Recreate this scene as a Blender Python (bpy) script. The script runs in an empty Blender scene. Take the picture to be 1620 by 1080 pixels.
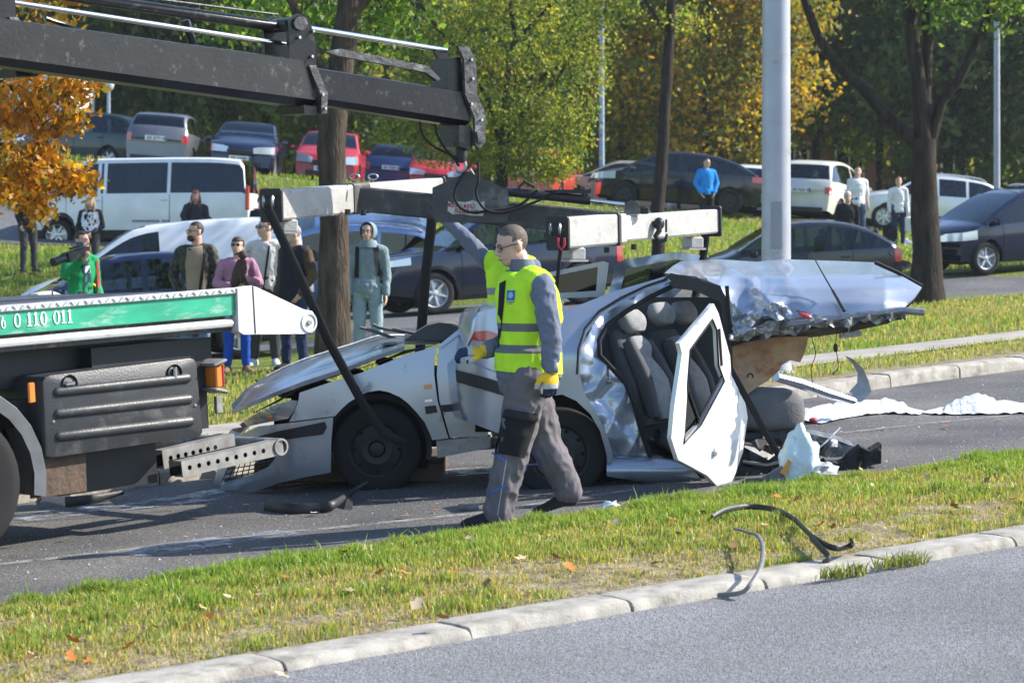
import bpy, bmesh, math, random
import numpy as np
from mathutils import Vector, Matrix, Euler, noise as mnoise
from mathutils.geometry import delaunay_2d_cdt
random.seed(7); rng = np.random.default_rng(7)
R = math.radians
scene = bpy.context.scene
COL = scene.collection
# ---------------------------------------------------------------- camera, sky, sun
F = 4000.0; CX = 810.0; HY = 378.0; CH = 1.67     # focal length in photo pixels, horizon row, eye height
cd = bpy.data.cameras.new('camera'); cam = bpy.data.objects.new('camera', cd); COL.objects.link(cam)
cam.location = (0, 0, CH); cam.rotation_euler = (R(90), 0, 0)
cd.sensor_width = 36; cd.lens = 36*F/1620; cd.shift_y = -(540-HY)/1620
cd.clip_start = .1; cd.clip_end = 2000
cd.dof.use_dof = True; cd.dof.focus_distance = 16.6; cd.dof.aperture_fstop = 5.6
scene.camera = cam
SUN_EL, SUN_AZ = 36, 78           # azimuth clockwise from +Y
w = bpy.data.worlds.new('World'); scene.world = w; w.use_nodes = True
nt = w.node_tree; nt.nodes.clear()
sky = nt.nodes.new('ShaderNodeTexSky'); sky.sky_type = 'NISHITA'; sky.sun_disc = False
sky.sun_elevation = R(SUN_EL); sky.sun_rotation = R(SUN_AZ); sky.dust_density = .7; sky.altitude = 120; sky.ozone_density = 3
bg = nt.nodes.new('ShaderNodeBackground'); bg.inputs[1].default_value = .15
wo = nt.nodes.new('ShaderNodeOutputWorld')
nt.links.new(sky.outputs[0], bg.inputs[0]); nt.links.new(bg.outputs[0], wo.inputs[0])
sd = bpy.data.lights.new('sun', 'SUN'); sd.energy = 4.7; sd.angle = R(.5); sd.color = (1, .93, .82)
sun = bpy.data.objects.new('sun', sd); COL.objects.link(sun)
_d = Vector((math.sin(R(SUN_AZ))*math.cos(R(SUN_EL)), math.cos(R(SUN_AZ))*math.cos(R(SUN_EL)), math.sin(R(SUN_EL))))
sun.rotation_euler = _d.to_track_quat('Z', 'Y').to_euler(); sun.location = _d*60
scene.view_settings.view_transform = 'Standard'; scene.view_settings.look = 'None'
scene.view_settings.exposure = .97; scene.view_settings.gamma = 1
scene.cycles.max_bounces = 8; scene.cycles.transparent_max_bounces = 12
scene.cycles.caustics_reflective = False; scene.cycles.caustics_refractive = False

# ---------------------------------------------------------------- helpers
def P(px, py, Y):                      # a point seen at (px,py) in the photo, Y metres away
    return Vector(((px-CX)/F*Y, Y, CH-(py-HY)/F*Y))
def PXY(x, y, z):                      # and back
    return (CX+F*x/y, HY-F*(z-CH)/y)
def G(px, py, dz=0):                   # the same on the sloping street plane
    a, b = (px-CX)/F, (py-HY)/F
    Y = (1.85-dz)/(b+.055*a+.012)
    return Vector((a*Y, Y, CH-b*Y))
def lerp(a, b, t): return a+(b-a)*t
def pw(x, pts):                        # piecewise linear
    if x <= pts[0][0]: return pts[0][1]
    for (a, c), (b, d) in zip(pts, pts[1:]):
        if x <= b: return c+(d-c)*(x-a)/(b-a)
    return pts[-1][1]
def sm(t): t = min(1, max(0, t)); return t*t*(3-2*t)
TP = [(34.3, 0), (36.3, .3), (40.3, .5), (42.3, .7), (44.3, 1), (45.6, .93)]
def H(x, y):                           # terrain height
    s = .055*min(40, max(-25, x))+.012*(min(max(y, 0), 60)-15)
    u = 2.62-.085*min(22, max(-18, x))
    w_ = -.19*x+.72*y
    t = pw(w_, TP)
    h = s*(1-t)+u*t
    if 26 < w_ < 34 and x > 1: h -= .24*sm((w_-26)/3)*sm((34-w_)/2.5)*sm((x-1)/3)
    if y > 84: h += sm((y-84)/60)*16
    return h
def nz(x, y, z=0, s=1, seed=0): return mnoise.noise(Vector((x*s+seed*17.3, y*s-seed*7.1, z*s+seed*3.7)))

def link(o, parent=None):
    COL.objects.link(o)
    if parent is not None: o.parent = parent
    return o
def tag(o, label=None, cat=None, group=None, kind=None):
    if label: o['label'] = label
    if cat: o['category'] = cat
    if group: o['group'] = group
    if kind: o['kind'] = kind
    return o
def empty(name, loc, rz=0, label=None, cat=None, group=None, kind=None):
    o = bpy.data.objects.new(name, None); o.empty_display_size = .2
    o.location = loc; o.rotation_euler = (0, 0, rz); link(o)
    return tag(o, label, cat, group, kind)
def copy_tree(o, parent=None):
    c = o.copy(); COL.objects.link(c); c.parent = parent
    for ch in o.children: copy_tree(ch, c)
    return c

class MB:
    def __init__(s): s.v = []; s.f = []; s.m = []; s.T = None
    def add(s, vs, fs, mi=0):
        b = len(s.v)
        if s.T is not None: vs = [s.T @ Vector(q) for q in vs]
        s.v += [tuple(q) for q in vs]; s.f += [tuple(i+b for i in q) for q in fs]; s.m += [mi]*len(fs); return s
    def box(s, c, d, rot=None, mi=0, bev=0):
        c = Vector(c); hx, hy, hz = d[0]/2, d[1]/2, d[2]/2
        if rot is None: M = Matrix.Identity(3)
        elif isinstance(rot, Matrix): M = rot.to_3x3()
        else: M = Euler(rot).to_matrix()
        if bev <= 0:
            vs = [M @ Vector((x*hx, y*hy, z*hz))+c for x in (-1, 1) for y in (-1, 1) for z in (-1, 1)]
            return s.add(vs, [(0, 1, 3, 2), (4, 6, 7, 5), (0, 4, 5, 1), (2, 3, 7, 6), (0, 2, 6, 4), (1, 5, 7, 3)], mi)
        b = min(bev, hx*.95, hy*.95, hz*.95); rings = []
        for z, k in ((-hz, b), (-hz+b, 0), (hz-b, 0), (hz, b)):
            x1, y1 = hx-k, hy-k
            rings.append([M @ Vector(q)+c for q in ((x1-b+0, -y1, z), (x1, -y1+b, z), (x1, y1-b, z), (x1-b, y1, z), (-x1+b, y1, z), (-x1, y1-b, z), (-x1, -y1+b, z), (-x1+b, -y1, z))])
        return s.loft(rings, mi=mi)
    def loft(s, rings, closed=True, caps=True, mi=0):
        n = len(rings[0]); vs = [q for r in rings for q in r]; fs = []
        for i in range(len(rings)-1):
            for j in range(n if closed else n-1):
                k = (j+1) % n; fs.append((i*n+j, i*n+k, (i+1)*n+k, (i+1)*n+j))
        if caps and closed:
            fs.append(tuple(range(n-1, -1, -1))); fs.append(tuple((len(rings)-1)*n+j for j in range(n)))
        return s.add(vs, fs, mi)
    def tube(s, path, r, n=8, caps=True, mi=0, sq=None):
        path = [Vector(p) for p in path]; m = len(path)
        rr = r if isinstance(r, (list, tuple)) else [r]*m
        rings = []; up = None
        for i, p in enumerate(path):
            t = (path[min(i+1, m-1)]-path[max(i-1, 0)])
            if t.length < 1e-9: t = Vector((0, 0, 1))
            t.normalize()
            if up is None:
                up = Vector((0, 0, 1)) if abs(t.z) < .9 else Vector((1, 0, 0))
            a = up-t*up.dot(t)
            if a.length < 1e-6: a = t.orthogonal()
            a.normalize(); up = a; b = t.cross(a)
            ra, rb = rr[i] if isinstance(rr[i], (tuple, list)) else (rr[i], rr[i])
            if sq: rings.append([p+a*ra*x+b*rb*y for x, y in ((-1, -1), (1, -1), (1, 1), (-1, 1))])
            else: rings.append([p+a*ra*math.cos(2*math.pi*k/n)+b*rb*math.sin(2*math.pi*k/n) for k in range(n)])
        return s.loft(rings, True, caps, mi)
    def cyl(s, a, b, r, n=14, mi=0): return s.tube([a, b], r, n, True, mi)
    def ell(s, c, d, n=12, m=8, rot=None, mi=0):
        c = Vector(c); M = Euler(rot).to_matrix() if rot is not None and not isinstance(rot, Matrix) else (rot.to_3x3() if rot is not None else Matrix.Identity(3))
        vs = [M @ Vector((0, 0, -d[2]))+c]; fs = []
        for i in range(1, m):
            th = -math.pi/2+math.pi*i/m
            for j in range(n):
                ph = 2*math.pi*j/n
                vs.append(M @ Vector((d[0]*math.cos(th)*math.cos(ph), d[1]*math.cos(th)*math.sin(ph), d[2]*math.sin(th)))+c)
        vs.append(M @ Vector((0, 0, d[2]))+c); T = len(vs)-1
        for j in range(n):
            k = (j+1) % n; fs.append((0, 1+k, 1+j)); fs.append((T, T-n+j, T-n+k))
            for i in range(m-2): a = 1+i*n; fs.append((a+j, a+k, a+n+k, a+n+j))
        return s.add(vs, fs, mi)
    def lathe(s, prof, c=(0, 0, 0), axis='y', n=28, mi=0, closed=False):   # prof: (radius, along)
        c = Vector(c); rings = []
        for k in range(n):
            a = 2*math.pi*k/n; ca, sa = math.cos(a), math.sin(a); rg = []
            for r, t in prof:
                q = (r*ca, t, r*sa) if axis == 'y' else ((t, r*ca, r*sa) if axis == 'x' else (r*ca, r*sa, t))
                rg.append(Vector(q)+c)
            rings.append(rg)
        m = len(prof); vs = [q for r_ in rings for q in r_]; fs = []
        for k in range(n):
            k2 = (k+1) % n
            for i in range(m if closed else m-1):
                j = (i+1) % m; fs.append((k*m+i, k*m+j, k2*m+j, k2*m+i))
        return s.add(vs, fs, mi)
    def prism(s, pts, off, mi=0):       # polygon (3D points) pushed along a vector
        n = len(pts); off = Vector(off); vs = [Vector(p) for p in pts]+[Vector(p)+off for p in pts]
        fs = [tuple(range(n)), tuple(range(2*n-1, n-1, -1))]+[(i, i+n, (i+1) % n+n, (i+1) % n) for i in range(n)]
        return s.add(vs, fs, mi)
    def grid(s, pts, mi=0):
        n = len(pts[0]); vs = [q for r in pts for q in r]
        return s.add(vs, [(i*n+j, i*n+j+1, (i+1)*n+j+1, (i+1)*n+j) for i in range(len(pts)-1) for j in range(n-1)], mi)
    def poly(s, poly, fn, thick=None, res=10, holes=(), mi=0, mi_edge=None):
        # fill a 2D polygon with small triangles; fn(u,v)->3D; thick(u,v)->offset vector of the back
        vs = []; es = []
        def ring(pl):
            b = len(vs); n0 = len(pl); pts = []
            for i in range(n0):
                a, c = Vector(pl[i]), Vector(pl[(i+1) % n0]); k = max(1, int((c-a).length/res+.5))
                for j in range(k): pts.append(a+(c-a)*j/k)
            vs.extend(pts); es.extend([(b+i, b+(i+1) % len(pts)) for i in range(len(pts))]); return pts
        outer = ring(poly); hs = [ring(h) for h in holes]
        def inside(x, y, pl):
            r_ = False; n0 = len(pl); j = n0-1
            for i in range(n0):
                if (pl[i][1] > y) != (pl[j][1] > y) and x < (pl[j][0]-pl[i][0])*(y-pl[i][1])/(pl[j][1]-pl[i][1])+pl[i][0]: r_ = not r_
                j = i
            return r_
        xs = [p[0] for p in poly]; ys = [p[1] for p in poly]
        bd = list(vs); y = min(ys)+res*.5; row = 0
        while y < max(ys):
            x = min(xs)+res*(.25+.5*(row % 2))
            while x < max(xs):
                q = Vector((x, y))
                if inside(x, y, poly) and not any(inside(x, y, h) for h in holes) and min((q-b_).length_squared for b_ in bd) > (res*.45)**2: vs.append(q)
                x += res
            y += res; row += 1
        o = delaunay_2d_cdt(vs, es, [], 0, 1e-6)
        v2 = o[0]; f2 = []
        for f in o[2]:
            c_ = sum((v2[i] for i in f), Vector((0, 0)))/len(f)
            if inside(c_.x, c_.y, poly) and not any(inside(c_.x, c_.y, h) for h in holes): f2.append(f)
        front = [Vector(fn(q[0], q[1])) for q in v2]
        n = len(front); fs = [tuple(f) for f in f2]
        if thick is None: return s.add(front, fs, mi)
        back = [front[i]+Vector(thick(q[0], q[1]) if callable(thick) else thick) for i, q in enumerate(v2)]
        cnt = {}
        for f in fs:
            for i in range(len(f)):
                e = (f[i], f[(i+1) % len(f)]); cnt[e] = 1
        side = [(a, b, b+n, a+n) for (a, b) in cnt if (b, a) not in cnt]
        b0 = len(s.m)
        s.add(front+back, fs+[tuple(i+n for i in reversed(f)) for f in fs]+[tuple(reversed(q)) for q in side], mi)
        if mi_edge is not None:
            for k in range(len(fs), len(fs)*2+len(side)): s.m[b0+k] = mi_edge
        return s
    def build(s, name, mats, parent=None, world=False, smooth=35, own=False):
        me = bpy.data.meshes.new(name)
        v = s.v; off = None
        if parent is not None and world:
            off = Vector(parent.location)
            q = parent.parent
            while q is not None: off += Vector(q.location); q = q.parent
        if parent is None and own:
            a = np.array(v); off = Vector(((a[:, 0].min()+a[:, 0].max())/2, (a[:, 1].min()+a[:, 1].max())/2, a[:, 2].min()))
        if off is not None: v = [(q[0]-off[0], q[1]-off[1], q[2]-off[2]) for q in v]
        me.from_pydata(v, [], s.f)
        if not isinstance(mats, (list, tuple)): mats = [mats]
        for m in mats: me.materials.append(m)
        if len(mats) > 1: me.polygons.foreach_set('material_index', s.m)
        me.update(calc_edges=True)
        bm = bmesh.new(); bm.from_mesh(me); bmesh.ops.recalc_face_normals(bm, faces=bm.faces); bm.to_mesh(me); bm.free()
        if smooth:
            me.polygons.foreach_set('use_smooth', [True]*len(me.polygons)); me.set_sharp_from_angle(angle=R(smooth))
        o = bpy.data.objects.new(name, me)
        if parent is None and off is not None: o.location = off
        return link(o, parent)

def fastmesh(name, V, Fq, mat, colors=None, parent=None, normals_up=False):
    # V (n,3) float array, Fq (m,k) int array with k = 3 or 4
    me = bpy.data.meshes.new(name); n = len(V); m, k = Fq.shape
    me.vertices.add(n); me.vertices.foreach_set('co', np.ascontiguousarray(V, dtype=np.float32).ravel())
    me.loops.add(m*k); me.loops.foreach_set('vertex_index', np.ascontiguousarray(Fq, dtype=np.int32).ravel())
    me.polygons.add(m); me.polygons.foreach_set('loop_start', np.arange(0, m*k, k, dtype=np.int32))
    if colors is not None:
        at = me.attributes.new('Col', 'FLOAT_COLOR', 'POINT')
        c = np.ones((n, 4), dtype=np.float32); c[:, :3] = colors; at.data.foreach_set('color', c.ravel())
    me.materials.append(mat); me.update(calc_edges=True)
    o = bpy.data.objects.new(name, me); return link(o, parent)

# ---------------------------------------------------------------- materials
_M = {}
def mat(name, col=(.5, .5, .5), rough=.6, metal=0, var=0, scale=6, bump=0, bscale=40, spec=.5, coat=0, dirt=None, dirt_amt=.4, dscale=3, alpha=1, trans=0, detail=6, stretch=None):
    if name in _M: return _M[name]
    m = bpy.data.materials.new(name); m.use_nodes = True; n = m.node_tree.nodes; L = m.node_tree.links
    b = n['Principled BSDF']; b.inputs['Roughness'].default_value = rough; b.inputs['Metallic'].default_value = metal
    b.inputs['Specular IOR Level'].default_value = spec; b.inputs['Coat Weight'].default_value = coat; b.inputs['Coat Roughness'].default_value = .06
    b.inputs['Base Color'].default_value = (*col, 1)
    if trans: b.inputs['Transmission Weight'].default_value = trans
    tc = n.new('ShaderNodeTexCoord'); src = tc.outputs['Object']
    if stretch:
        mp = n.new('ShaderNodeMapping'); mp.inputs['Scale'].default_value = stretch; L.new(src, mp.inputs[0]); src = mp.outputs[0]
    cur = None
    if var:
        t = n.new('ShaderNodeTexNoise'); t.inputs['Scale'].default_value = scale; t.inputs['Detail'].default_value = detail; L.new(src, t.inputs['Vector'])
        r = n.new('ShaderNodeValToRGB'); e = r.color_ramp.elements; e[0].position = .3; e[1].position = .7
        e[0].color = (*[c*(1-var) for c in col], 1); e[1].color = (*[min(1, c*(1+var)) for c in col], 1)
        L.new(t.outputs[0], r.inputs[0]); cur = r.outputs[0]
    if dirt:
        t2 = n.new('ShaderNodeTexNoise'); t2.inputs['Scale'].default_value = dscale; t2.inputs['Detail'].default_value = 9; t2.inputs['Roughness'].default_value = .7; L.new(src, t2.inputs['Vector'])
        r2 = n.new('ShaderNodeValToRGB'); e = r2.color_ramp.elements; e[0].position = .62-dirt_amt*.35; e[1].position = .78-dirt_amt*.2; e[0].color = (0, 0, 0, 1); e[1].color = (1, 1, 1, 1)
        L.new(t2.outputs[0], r2.inputs[0])
        mx = n.new('ShaderNodeMix'); mx.data_type = 'RGBA'; L.new(r2.outputs[0], mx.inputs[0])
        if cur is not None: L.new(cur, mx.inputs[6])
        else: mx.inputs[6].default_value = (*col, 1)
        mx.inputs[7].default_value = (*dirt, 1); cur = mx.outputs[2]
        mr = n.new('ShaderNodeMapRange'); mr.inputs[3].default_value = rough; mr.inputs[4].default_value = max(rough, .75); L.new(r2.outputs[0], mr.inputs[0]); L.new(mr.outputs[0], b.inputs['Roughness'])
        if metal:
            mr2 = n.new('ShaderNodeMapRange'); mr2.inputs[3].default_value = metal; mr2.inputs[4].default_value = 0; L.new(r2.outputs[0], mr2.inputs[0]); L.new(mr2.outputs[0], b.inputs['Metallic'])
    if cur is not None: L.new(cur, b.inputs['Base Color'])
    if bump:
        t3 = n.new('ShaderNodeTexNoise'); t3.inputs['Scale'].default_value = bscale; t3.inputs['Detail'].default_value = 5; L.new(src, t3.inputs['Vector'])
        bp = n.new('ShaderNodeBump'); bp.inputs['Strength'].default_value = min(1, bump); bp.inputs['Distance'].default_value = .6/bscale; L.new(t3.outputs[0], bp.inputs['Height']); L.new(bp.outputs[0], b.inputs['Normal'])
    _M[name] = m; return m
def leafmat(name, trans=.45, rough=.5):
    if name in _M: return _M[name]
    m = bpy.data.materials.new(name); m.use_nodes = True; n = m.node_tree.nodes; L = m.node_tree.links
    b = n['Principled BSDF']; b.inputs['Roughness'].default_value = rough; b.inputs['Specular IOR Level'].default_value = .35
    a = n.new('ShaderNodeAttribute'); a.attribute_name = 'Col'; L.new(a.outputs['Color'], b.inputs['Base Color'])
    t = n.new('ShaderNodeBsdfTranslucent'); g = n.new('ShaderNodeMix'); g.data_type = 'RGBA'; g.blend_type = 'MULTIPLY'; g.inputs[0].default_value = 1
    L.new(a.outputs['Color'], g.inputs[6]); g.inputs[7].default_value = (1.35, 1.25, .6, 1); L.new(g.outputs[2], t.inputs[0])
    mx = n.new('ShaderNodeMixShader'); mx.inputs[0].default_value = trans; L.new(b.outputs[0], mx.inputs[1]); L.new(t.outputs[0], mx.inputs[2])
    L.new(mx.outputs[0], n['Material Output'].inputs[0]); _M[name] = m; return m
def glassmat(name, tint=(.25, .3, .33), amt=.55, rough=.03):
    if name in _M: return _M[name]
    m = bpy.data.materials.new(name); m.use_nodes = True; n = m.node_tree.nodes; L = m.node_tree.links; n.remove(n['Principled BSDF'])
    t = n.new('ShaderNodeBsdfTransparent'); t.inputs[0].default_value = (*tint, 1)
    g = n.new('ShaderNodeBsdfGlossy'); g.inputs['Roughness'].default_value = rough; g.inputs[0].default_value = (.9, .95, 1, 1)
    fr = n.new('ShaderNodeFresnel'); fr.inputs[0].default_value = 1.5
    ad = n.new('ShaderNodeMath'); ad.operation = 'MULTIPLY_ADD'; ad.inputs[1].default_value = 1.0; ad.inputs[2].default_value = amt*.04; L.new(fr.outputs[0], ad.inputs[0])
    mx = n.new('ShaderNodeMixShader'); L.new(ad.outputs[0], mx.inputs[0]); L.new(t.outputs[0], mx.inputs[1]); L.new(g.outputs[0], mx.inputs[2])
    L.new(mx.outputs[0], n['Material Output'].inputs[0]); _M[name] = m; return m
def asphalt(name, base, fine=180, patch=.35, tint=(1, 1, 1)):
    m = bpy.data.materials.new(name); m.use_nodes = True; n = m.node_tree.nodes; L = m.node_tree.links; b = n['Principled BSDF']
    tc = n.new('ShaderNodeTexCoord')
    v = n.new('ShaderNodeTexVoronoi'); v.inputs['Scale'].default_value = fine; L.new(tc.outputs['Object'], v.inputs['Vector'])
    r = n.new('ShaderNodeValToRGB'); e = r.color_ramp.elements; e[0].color = (base*.5, base*.51, base*.53, 1); e[1].color = (base*1.65, base*1.65, base*1.7, 1); e[0].position = .15; e[1].position = .95
    sep = n.new('ShaderNodeSeparateColor'); L.new(v.outputs['Color'], sep.inputs[0]); L.new(sep.outputs[0], r.inputs[0])
    t = n.new('ShaderNodeTexNoise'); t.inputs['Scale'].default_value = .7; t.inputs['Detail'].default_value = 8; L.new(tc.outputs['Object'], t.inputs['Vector'])
    r2 = n.new('ShaderNodeValToRGB'); e = r2.color_ramp.elements; e[0].position = .35; e[1].position = .7
    e[0].color = (*[1-patch for _ in range(3)], 1); e[1].color = (*[(1+patch)*c for c in tint], 1); L.new(t.outputs[0], r2.inputs[0])
    mx = n.new('ShaderNodeMix'); mx.data_type = 'RGBA'; mx.blend_type = 'MULTIPLY'; mx.inputs[0].default_value = 1; L.new(r.outputs[0], mx.inputs[6]); L.new(r2.outputs[0], mx.inputs[7])
    L.new(mx.outputs[2], b.inputs['Base Color']); b.inputs['Roughness'].default_value = .82
    bp = n.new('ShaderNodeBump'); bp.inputs['Strength'].default_value = .9; bp.inputs['Distance'].default_value = .004; L.new(v.outputs['Distance'], bp.inputs['Height']); L.new(bp.outputs[0], b.inputs['Normal'])
    return m
def lawnmat(name):
    m = bpy.data.materials.new(name); m.use_nodes = True; n = m.node_tree.nodes; L = m.node_tree.links; b = n['Principled BSDF']
    tc = n.new('ShaderNodeTexCoord'); t = n.new('ShaderNodeTexNoise'); t.inputs['Scale'].default_value = .35; t.inputs['Detail'].default_value = 10; t.inputs['Roughness'].default_value = .65; L.new(tc.outputs['Object'], t.inputs['Vector'])
    r = n.new('ShaderNodeValToRGB'); e = r.color_ramp.elements; e[0].position = .32; e[1].position = .68; e[0].color = (.10, .15, .028, 1); e[1].color = (.20, .19, .06, 1)
    k = r.color_ramp.elements.new(.5); k.color = (.14, .19, .035, 1); L.new(t.outputs[0], r.inputs[0])
    t2 = n.new('ShaderNodeTexNoise'); t2.inputs['Scale'].default_value = 14; t2.inputs['Detail'].default_value = 6; L.new(tc.outputs['Object'], t2.inputs['Vector'])
    r2 = n.new('ShaderNodeValToRGB'); e = r2.color_ramp.elements; e[0].position = .3; e[1].position = .75; e[0].color = (.55, .55, .5, 1); e[1].color = (1.3, 1.25, 1.1, 1); L.new(t2.outputs[0], r2.inputs[0])
    mx = n.new('ShaderNodeMix'); mx.data_type = 'RGBA'; mx.blend_type = 'MULTIPLY'; mx.inputs[0].default_value = 1; L.new(r.outputs[0], mx.inputs[6]); L.new(r2.outputs[0], mx.inputs[7]); L.new(mx.outputs[2], b.inputs['Base Color'])
    b.inputs['Roughness'].default_value = .9; b.inputs['Specular IOR Level'].default_value = .2
    bp = n.new('ShaderNodeBump'); bp.inputs['Strength'].default_value = 1; bp.inputs['Distance'].default_value = .05; L.new(t2.outputs[0], bp.inputs['Height']); L.new(bp.outputs[0], b.inputs['Normal'])
    return m
M_ASN = asphalt('asphalt_near', .17, 140, .18); M_ASM = asphalt('asphalt_main', .10, 110, .4, (1.08, 1, .9)); M_ASF = asphalt('asphalt_far', .10, 60, .25)
M_LAWN = lawnmat('lawn'); M_SOIL = mat('soil', (.24, .20, .125), .95, var=.45, scale=9, bump=1, bscale=30, spec=.2)
M_KERB = mat('kerb_concrete', (.38, .355, .31), .85, var=.22, scale=7, bump=.5, bscale=90, dirt=(.17, .15, .115), dirt_amt=.42, dscale=6)
M_JOINT = mat('kerb_joint', (.05, .045, .04), .95)
M_PATH = mat('path_dust', (.33, .30, .26), .9, var=.2, scale=2.5, bump=.4, bscale=40)
M_BLACK = mat('black_plastic', (.02, .021, .023), .5, bump=.15, bscale=120, spec=.4)
M_RUBBER = mat('rubber', (.018, .018, .019), .8, var=.3, scale=8, bump=.3, bscale=60, spec=.3)
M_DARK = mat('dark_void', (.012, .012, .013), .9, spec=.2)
M_CHROME = mat('chrome', (.75, .77, .8), .12, 1)
M_STEEL = mat('worn_steel', (.35, .35, .36), .4, .9, var=.3, scale=8)
M_LEAF = leafmat('leaf', .6); M_GRASS = leafmat('grass_blade', .4, .45)
M_BARK = mat('bark', (.075, .058, .045), .95, var=.5, scale=5, bump=1, bscale=16, spec=.15, stretch=(3, 3, .6))
M_BARKD = mat('bark_dark', (.045, .036, .03), .95, var=.5, scale=5, bump=1, bscale=16, spec=.15, stretch=(3, 3, .6))
# ---------------------------------------------------------------- ground, roads, kerbs, verge
def line_ext(a, b, ea, eb):
    d = (b-a).normalized(); return a-d*ea, b+d*eb
def flat(v): return Vector((v[0], v[1], 0))
NL = (flat(G(460, 1060)), flat(G(1620, 862)))          # near kerb, road side
NB = (flat(G(215, 1058, .05)), flat(G(1600, 832, .05)))  # near kerb, grass side
VF = (flat(G(0, 966, .06)), flat(G(1620, 722, .06)))   # far edge of the verge
FK = (flat(G(60, 792)), flat(G(1450, 607)))            # far kerb, road side
dN = (NL[1]-NL[0]).normalized(); pN = Vector((-dN.y, dN.x, 0))
dF = (FK[1]-FK[0]).normalized(); pF = Vector((-dF.y, dF.x, 0))
kw = max(.2, (NB[0]-NL[0]).dot(pN)); kw = min(.30, kw)
print('kerb dir', dN, dF, 'kerb width', kw, 'verge', (VF[0]-NL[0]).dot(pN), (VF[1]-NL[0]).dot(pN))
LV = (VF[1]-VF[0]).length
def vbulge(q):      # the verge's far edge bows outwards between the two traced ends
    t = (q-VF[0]).dot((VF[1]-VF[0]).normalized())/LV
    return pN*(.34*max(0, 1-((t-.5)/.62)**2))
def strip(name, A, B, m, zo, n=90, k=8, kind='structure', zfun=None, bow=False):
    g = []
    for i in range(n+1):
        a = A[0].lerp(A[1], i/n); b = B[0].lerp(B[1], i/n); b = b+vbulge(b) if bow else b; row = []
        for j in range(k+1):
            q = a.lerp(b, j/k); row.append((q.x, q.y, H(q.x, q.y)+(zfun(j/k, q) if zfun else zo)))
        g.append(row)
    o = MB().grid(g).build(name, m, smooth=60); o['kind'] = kind; return o
# base terrain: soil and lawn
xs = sorted(set([round(x, 2) for x in np.concatenate([np.arange(-160, -30, 8), np.arange(-30, 36, 1.0), np.arange(36, 170, 8)])]))
ys = sorted(set([round(y, 2) for y in np.concatenate([np.arange(-12, 20, 2), np.arange(20, 75, .7), np.arange(75, 110, 3), np.arange(110, 300, 12)])]))
def vN(x, y): return (Vector((x, y, 0))-FK[0]).dot(pF)
def gz(x, y):
    v = vN(x, y)
    return H(x, y)-.14 if v < .9 else H(x, y)+.09
g = [[(x, y, gz(x, y)+(.05*nz(x, y, 0, .5) if y > 24 else 0)) for x in xs] for y in ys]
gr = MB().grid(g).build('lawn_ground', M_LAWN, smooth=80); gr['kind'] = 'structure'
e0, e1 = line_ext(*NL, 28, 60)
off = pN*22
strip('near_road', (e0-off, e1-off), (e0+pN*.05, e1+pN*.05), M_ASN, .0, 90, 12)
a0, a1 = line_ext(*VF, 24, 60); f0, f1 = line_ext(*FK, 24, 60)
strip('main_road', (a0-pN*.4, a1-pN*.4), (f0+pF*.1, f1+pF*.1), M_ASM, .0, 90, 10)
# verge soil (the median strip), slightly domed
b0, b1 = e0+pN*kw*.8, e1+pN*kw*.8
def vz(t, q): return .035+.05*math.sin(math.pi*min(1, t*1.02))-(.1 if t > .985 else 0)+.018*nz(q.x, q.y, 0, 2.2)
strip('verge_soil', (b0, b1), (a0, a1), M_SOIL, .03, 150, 24, zfun=vz, bow=True)
# kerb stones, each its own piece
def kerb(name, A, d, p, edges, width, hgt, label, lip=.03, seedk=0):
    root = empty(name, (0, 0, 0), kind='structure')
    s0, s1 = edges[0], edges[-1]
    bed = MB()
    g = []
    for i in range(61):
        q = A+d*lerp(s0, s1, i/60)
        g.append([(*(q+p*t).xy, H(*(q+p*t).xy)+h_) for t, h_ in ((.02, -.01), (.03, hgt-.035), (width-.01, hgt-.03), (width, -.02))])
    bed.grid(g).build('kerb_bed', M_JOINT, root)
    rr = random.Random(seedk)
    for a, b in zip(edges, edges[1:]):
        m = MB(); gp = .006+rr.random()*.006; n = 26; rows = []; tilt = rr.uniform(-.006, .006); tw = rr.uniform(-.006, .006)
        sd_ = rr.random()*50
        for i in range(n+1):
            s_ = lerp(a+gp, b-gp, i/n); q = A+d*s_; e = min(1, min(i, n-i)/1.5+.35)
            ch = .016*abs(nz(s_, 3, 0, 12, sd_))+.03*max(0, nz(s_, 9, 0, 6, sd_)-.1)
            prof = [(-.004+ch*.4, -.02), (0+ch, lip-ch), (.018+ch*.6, hgt-.008-.004*(1-e)), (.04, hgt-.001-.002*(1-e)), (width*.5, hgt+.004), (width-.03, hgt+.003), (width, hgt-.012), (width, -.02)]
            rows.append([(*(q+p*(t+tilt)).xy, H(*(q+p*t).xy)+z_+tilt+tw*(i/n-.5)+.003*nz(s_, t, 0, 12, sd_)-(.008*(1-e) if 0 < k < 7 else 0)) for k, (t, z_) in enumerate(prof)])
        m.loft([[Vector(v) for v in r_] for r_ in rows]); m.build('kerb_stone', M_KERB, root, smooth=50)
    return root
jx = []
for px, py in ((454, 1062), (727, 1007), (975, 963), (1203, 930), (1393, 896), (1608, 864)):
    q = flat(G(px, py)); jx.append((q-NL[0]).dot(dN))
av = (jx[-1]-jx[0])/5
print('stone len', av, jx)
ed = [jx[0]-av*k for k in range(6, 0, -1)]+jx+[jx[-1]+av*k for k in range(1, 6)]
kerb('near_kerb', NL[0], dN, pN, ed, kw, .05, '', .022, 3)
fl = (FK[1]-FK[0]).length
kerb('far_kerb', FK[0], dF, pF, [-6+1.0*k for k in range(0, 26)], .26, .12, '', .09, 5)
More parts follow.
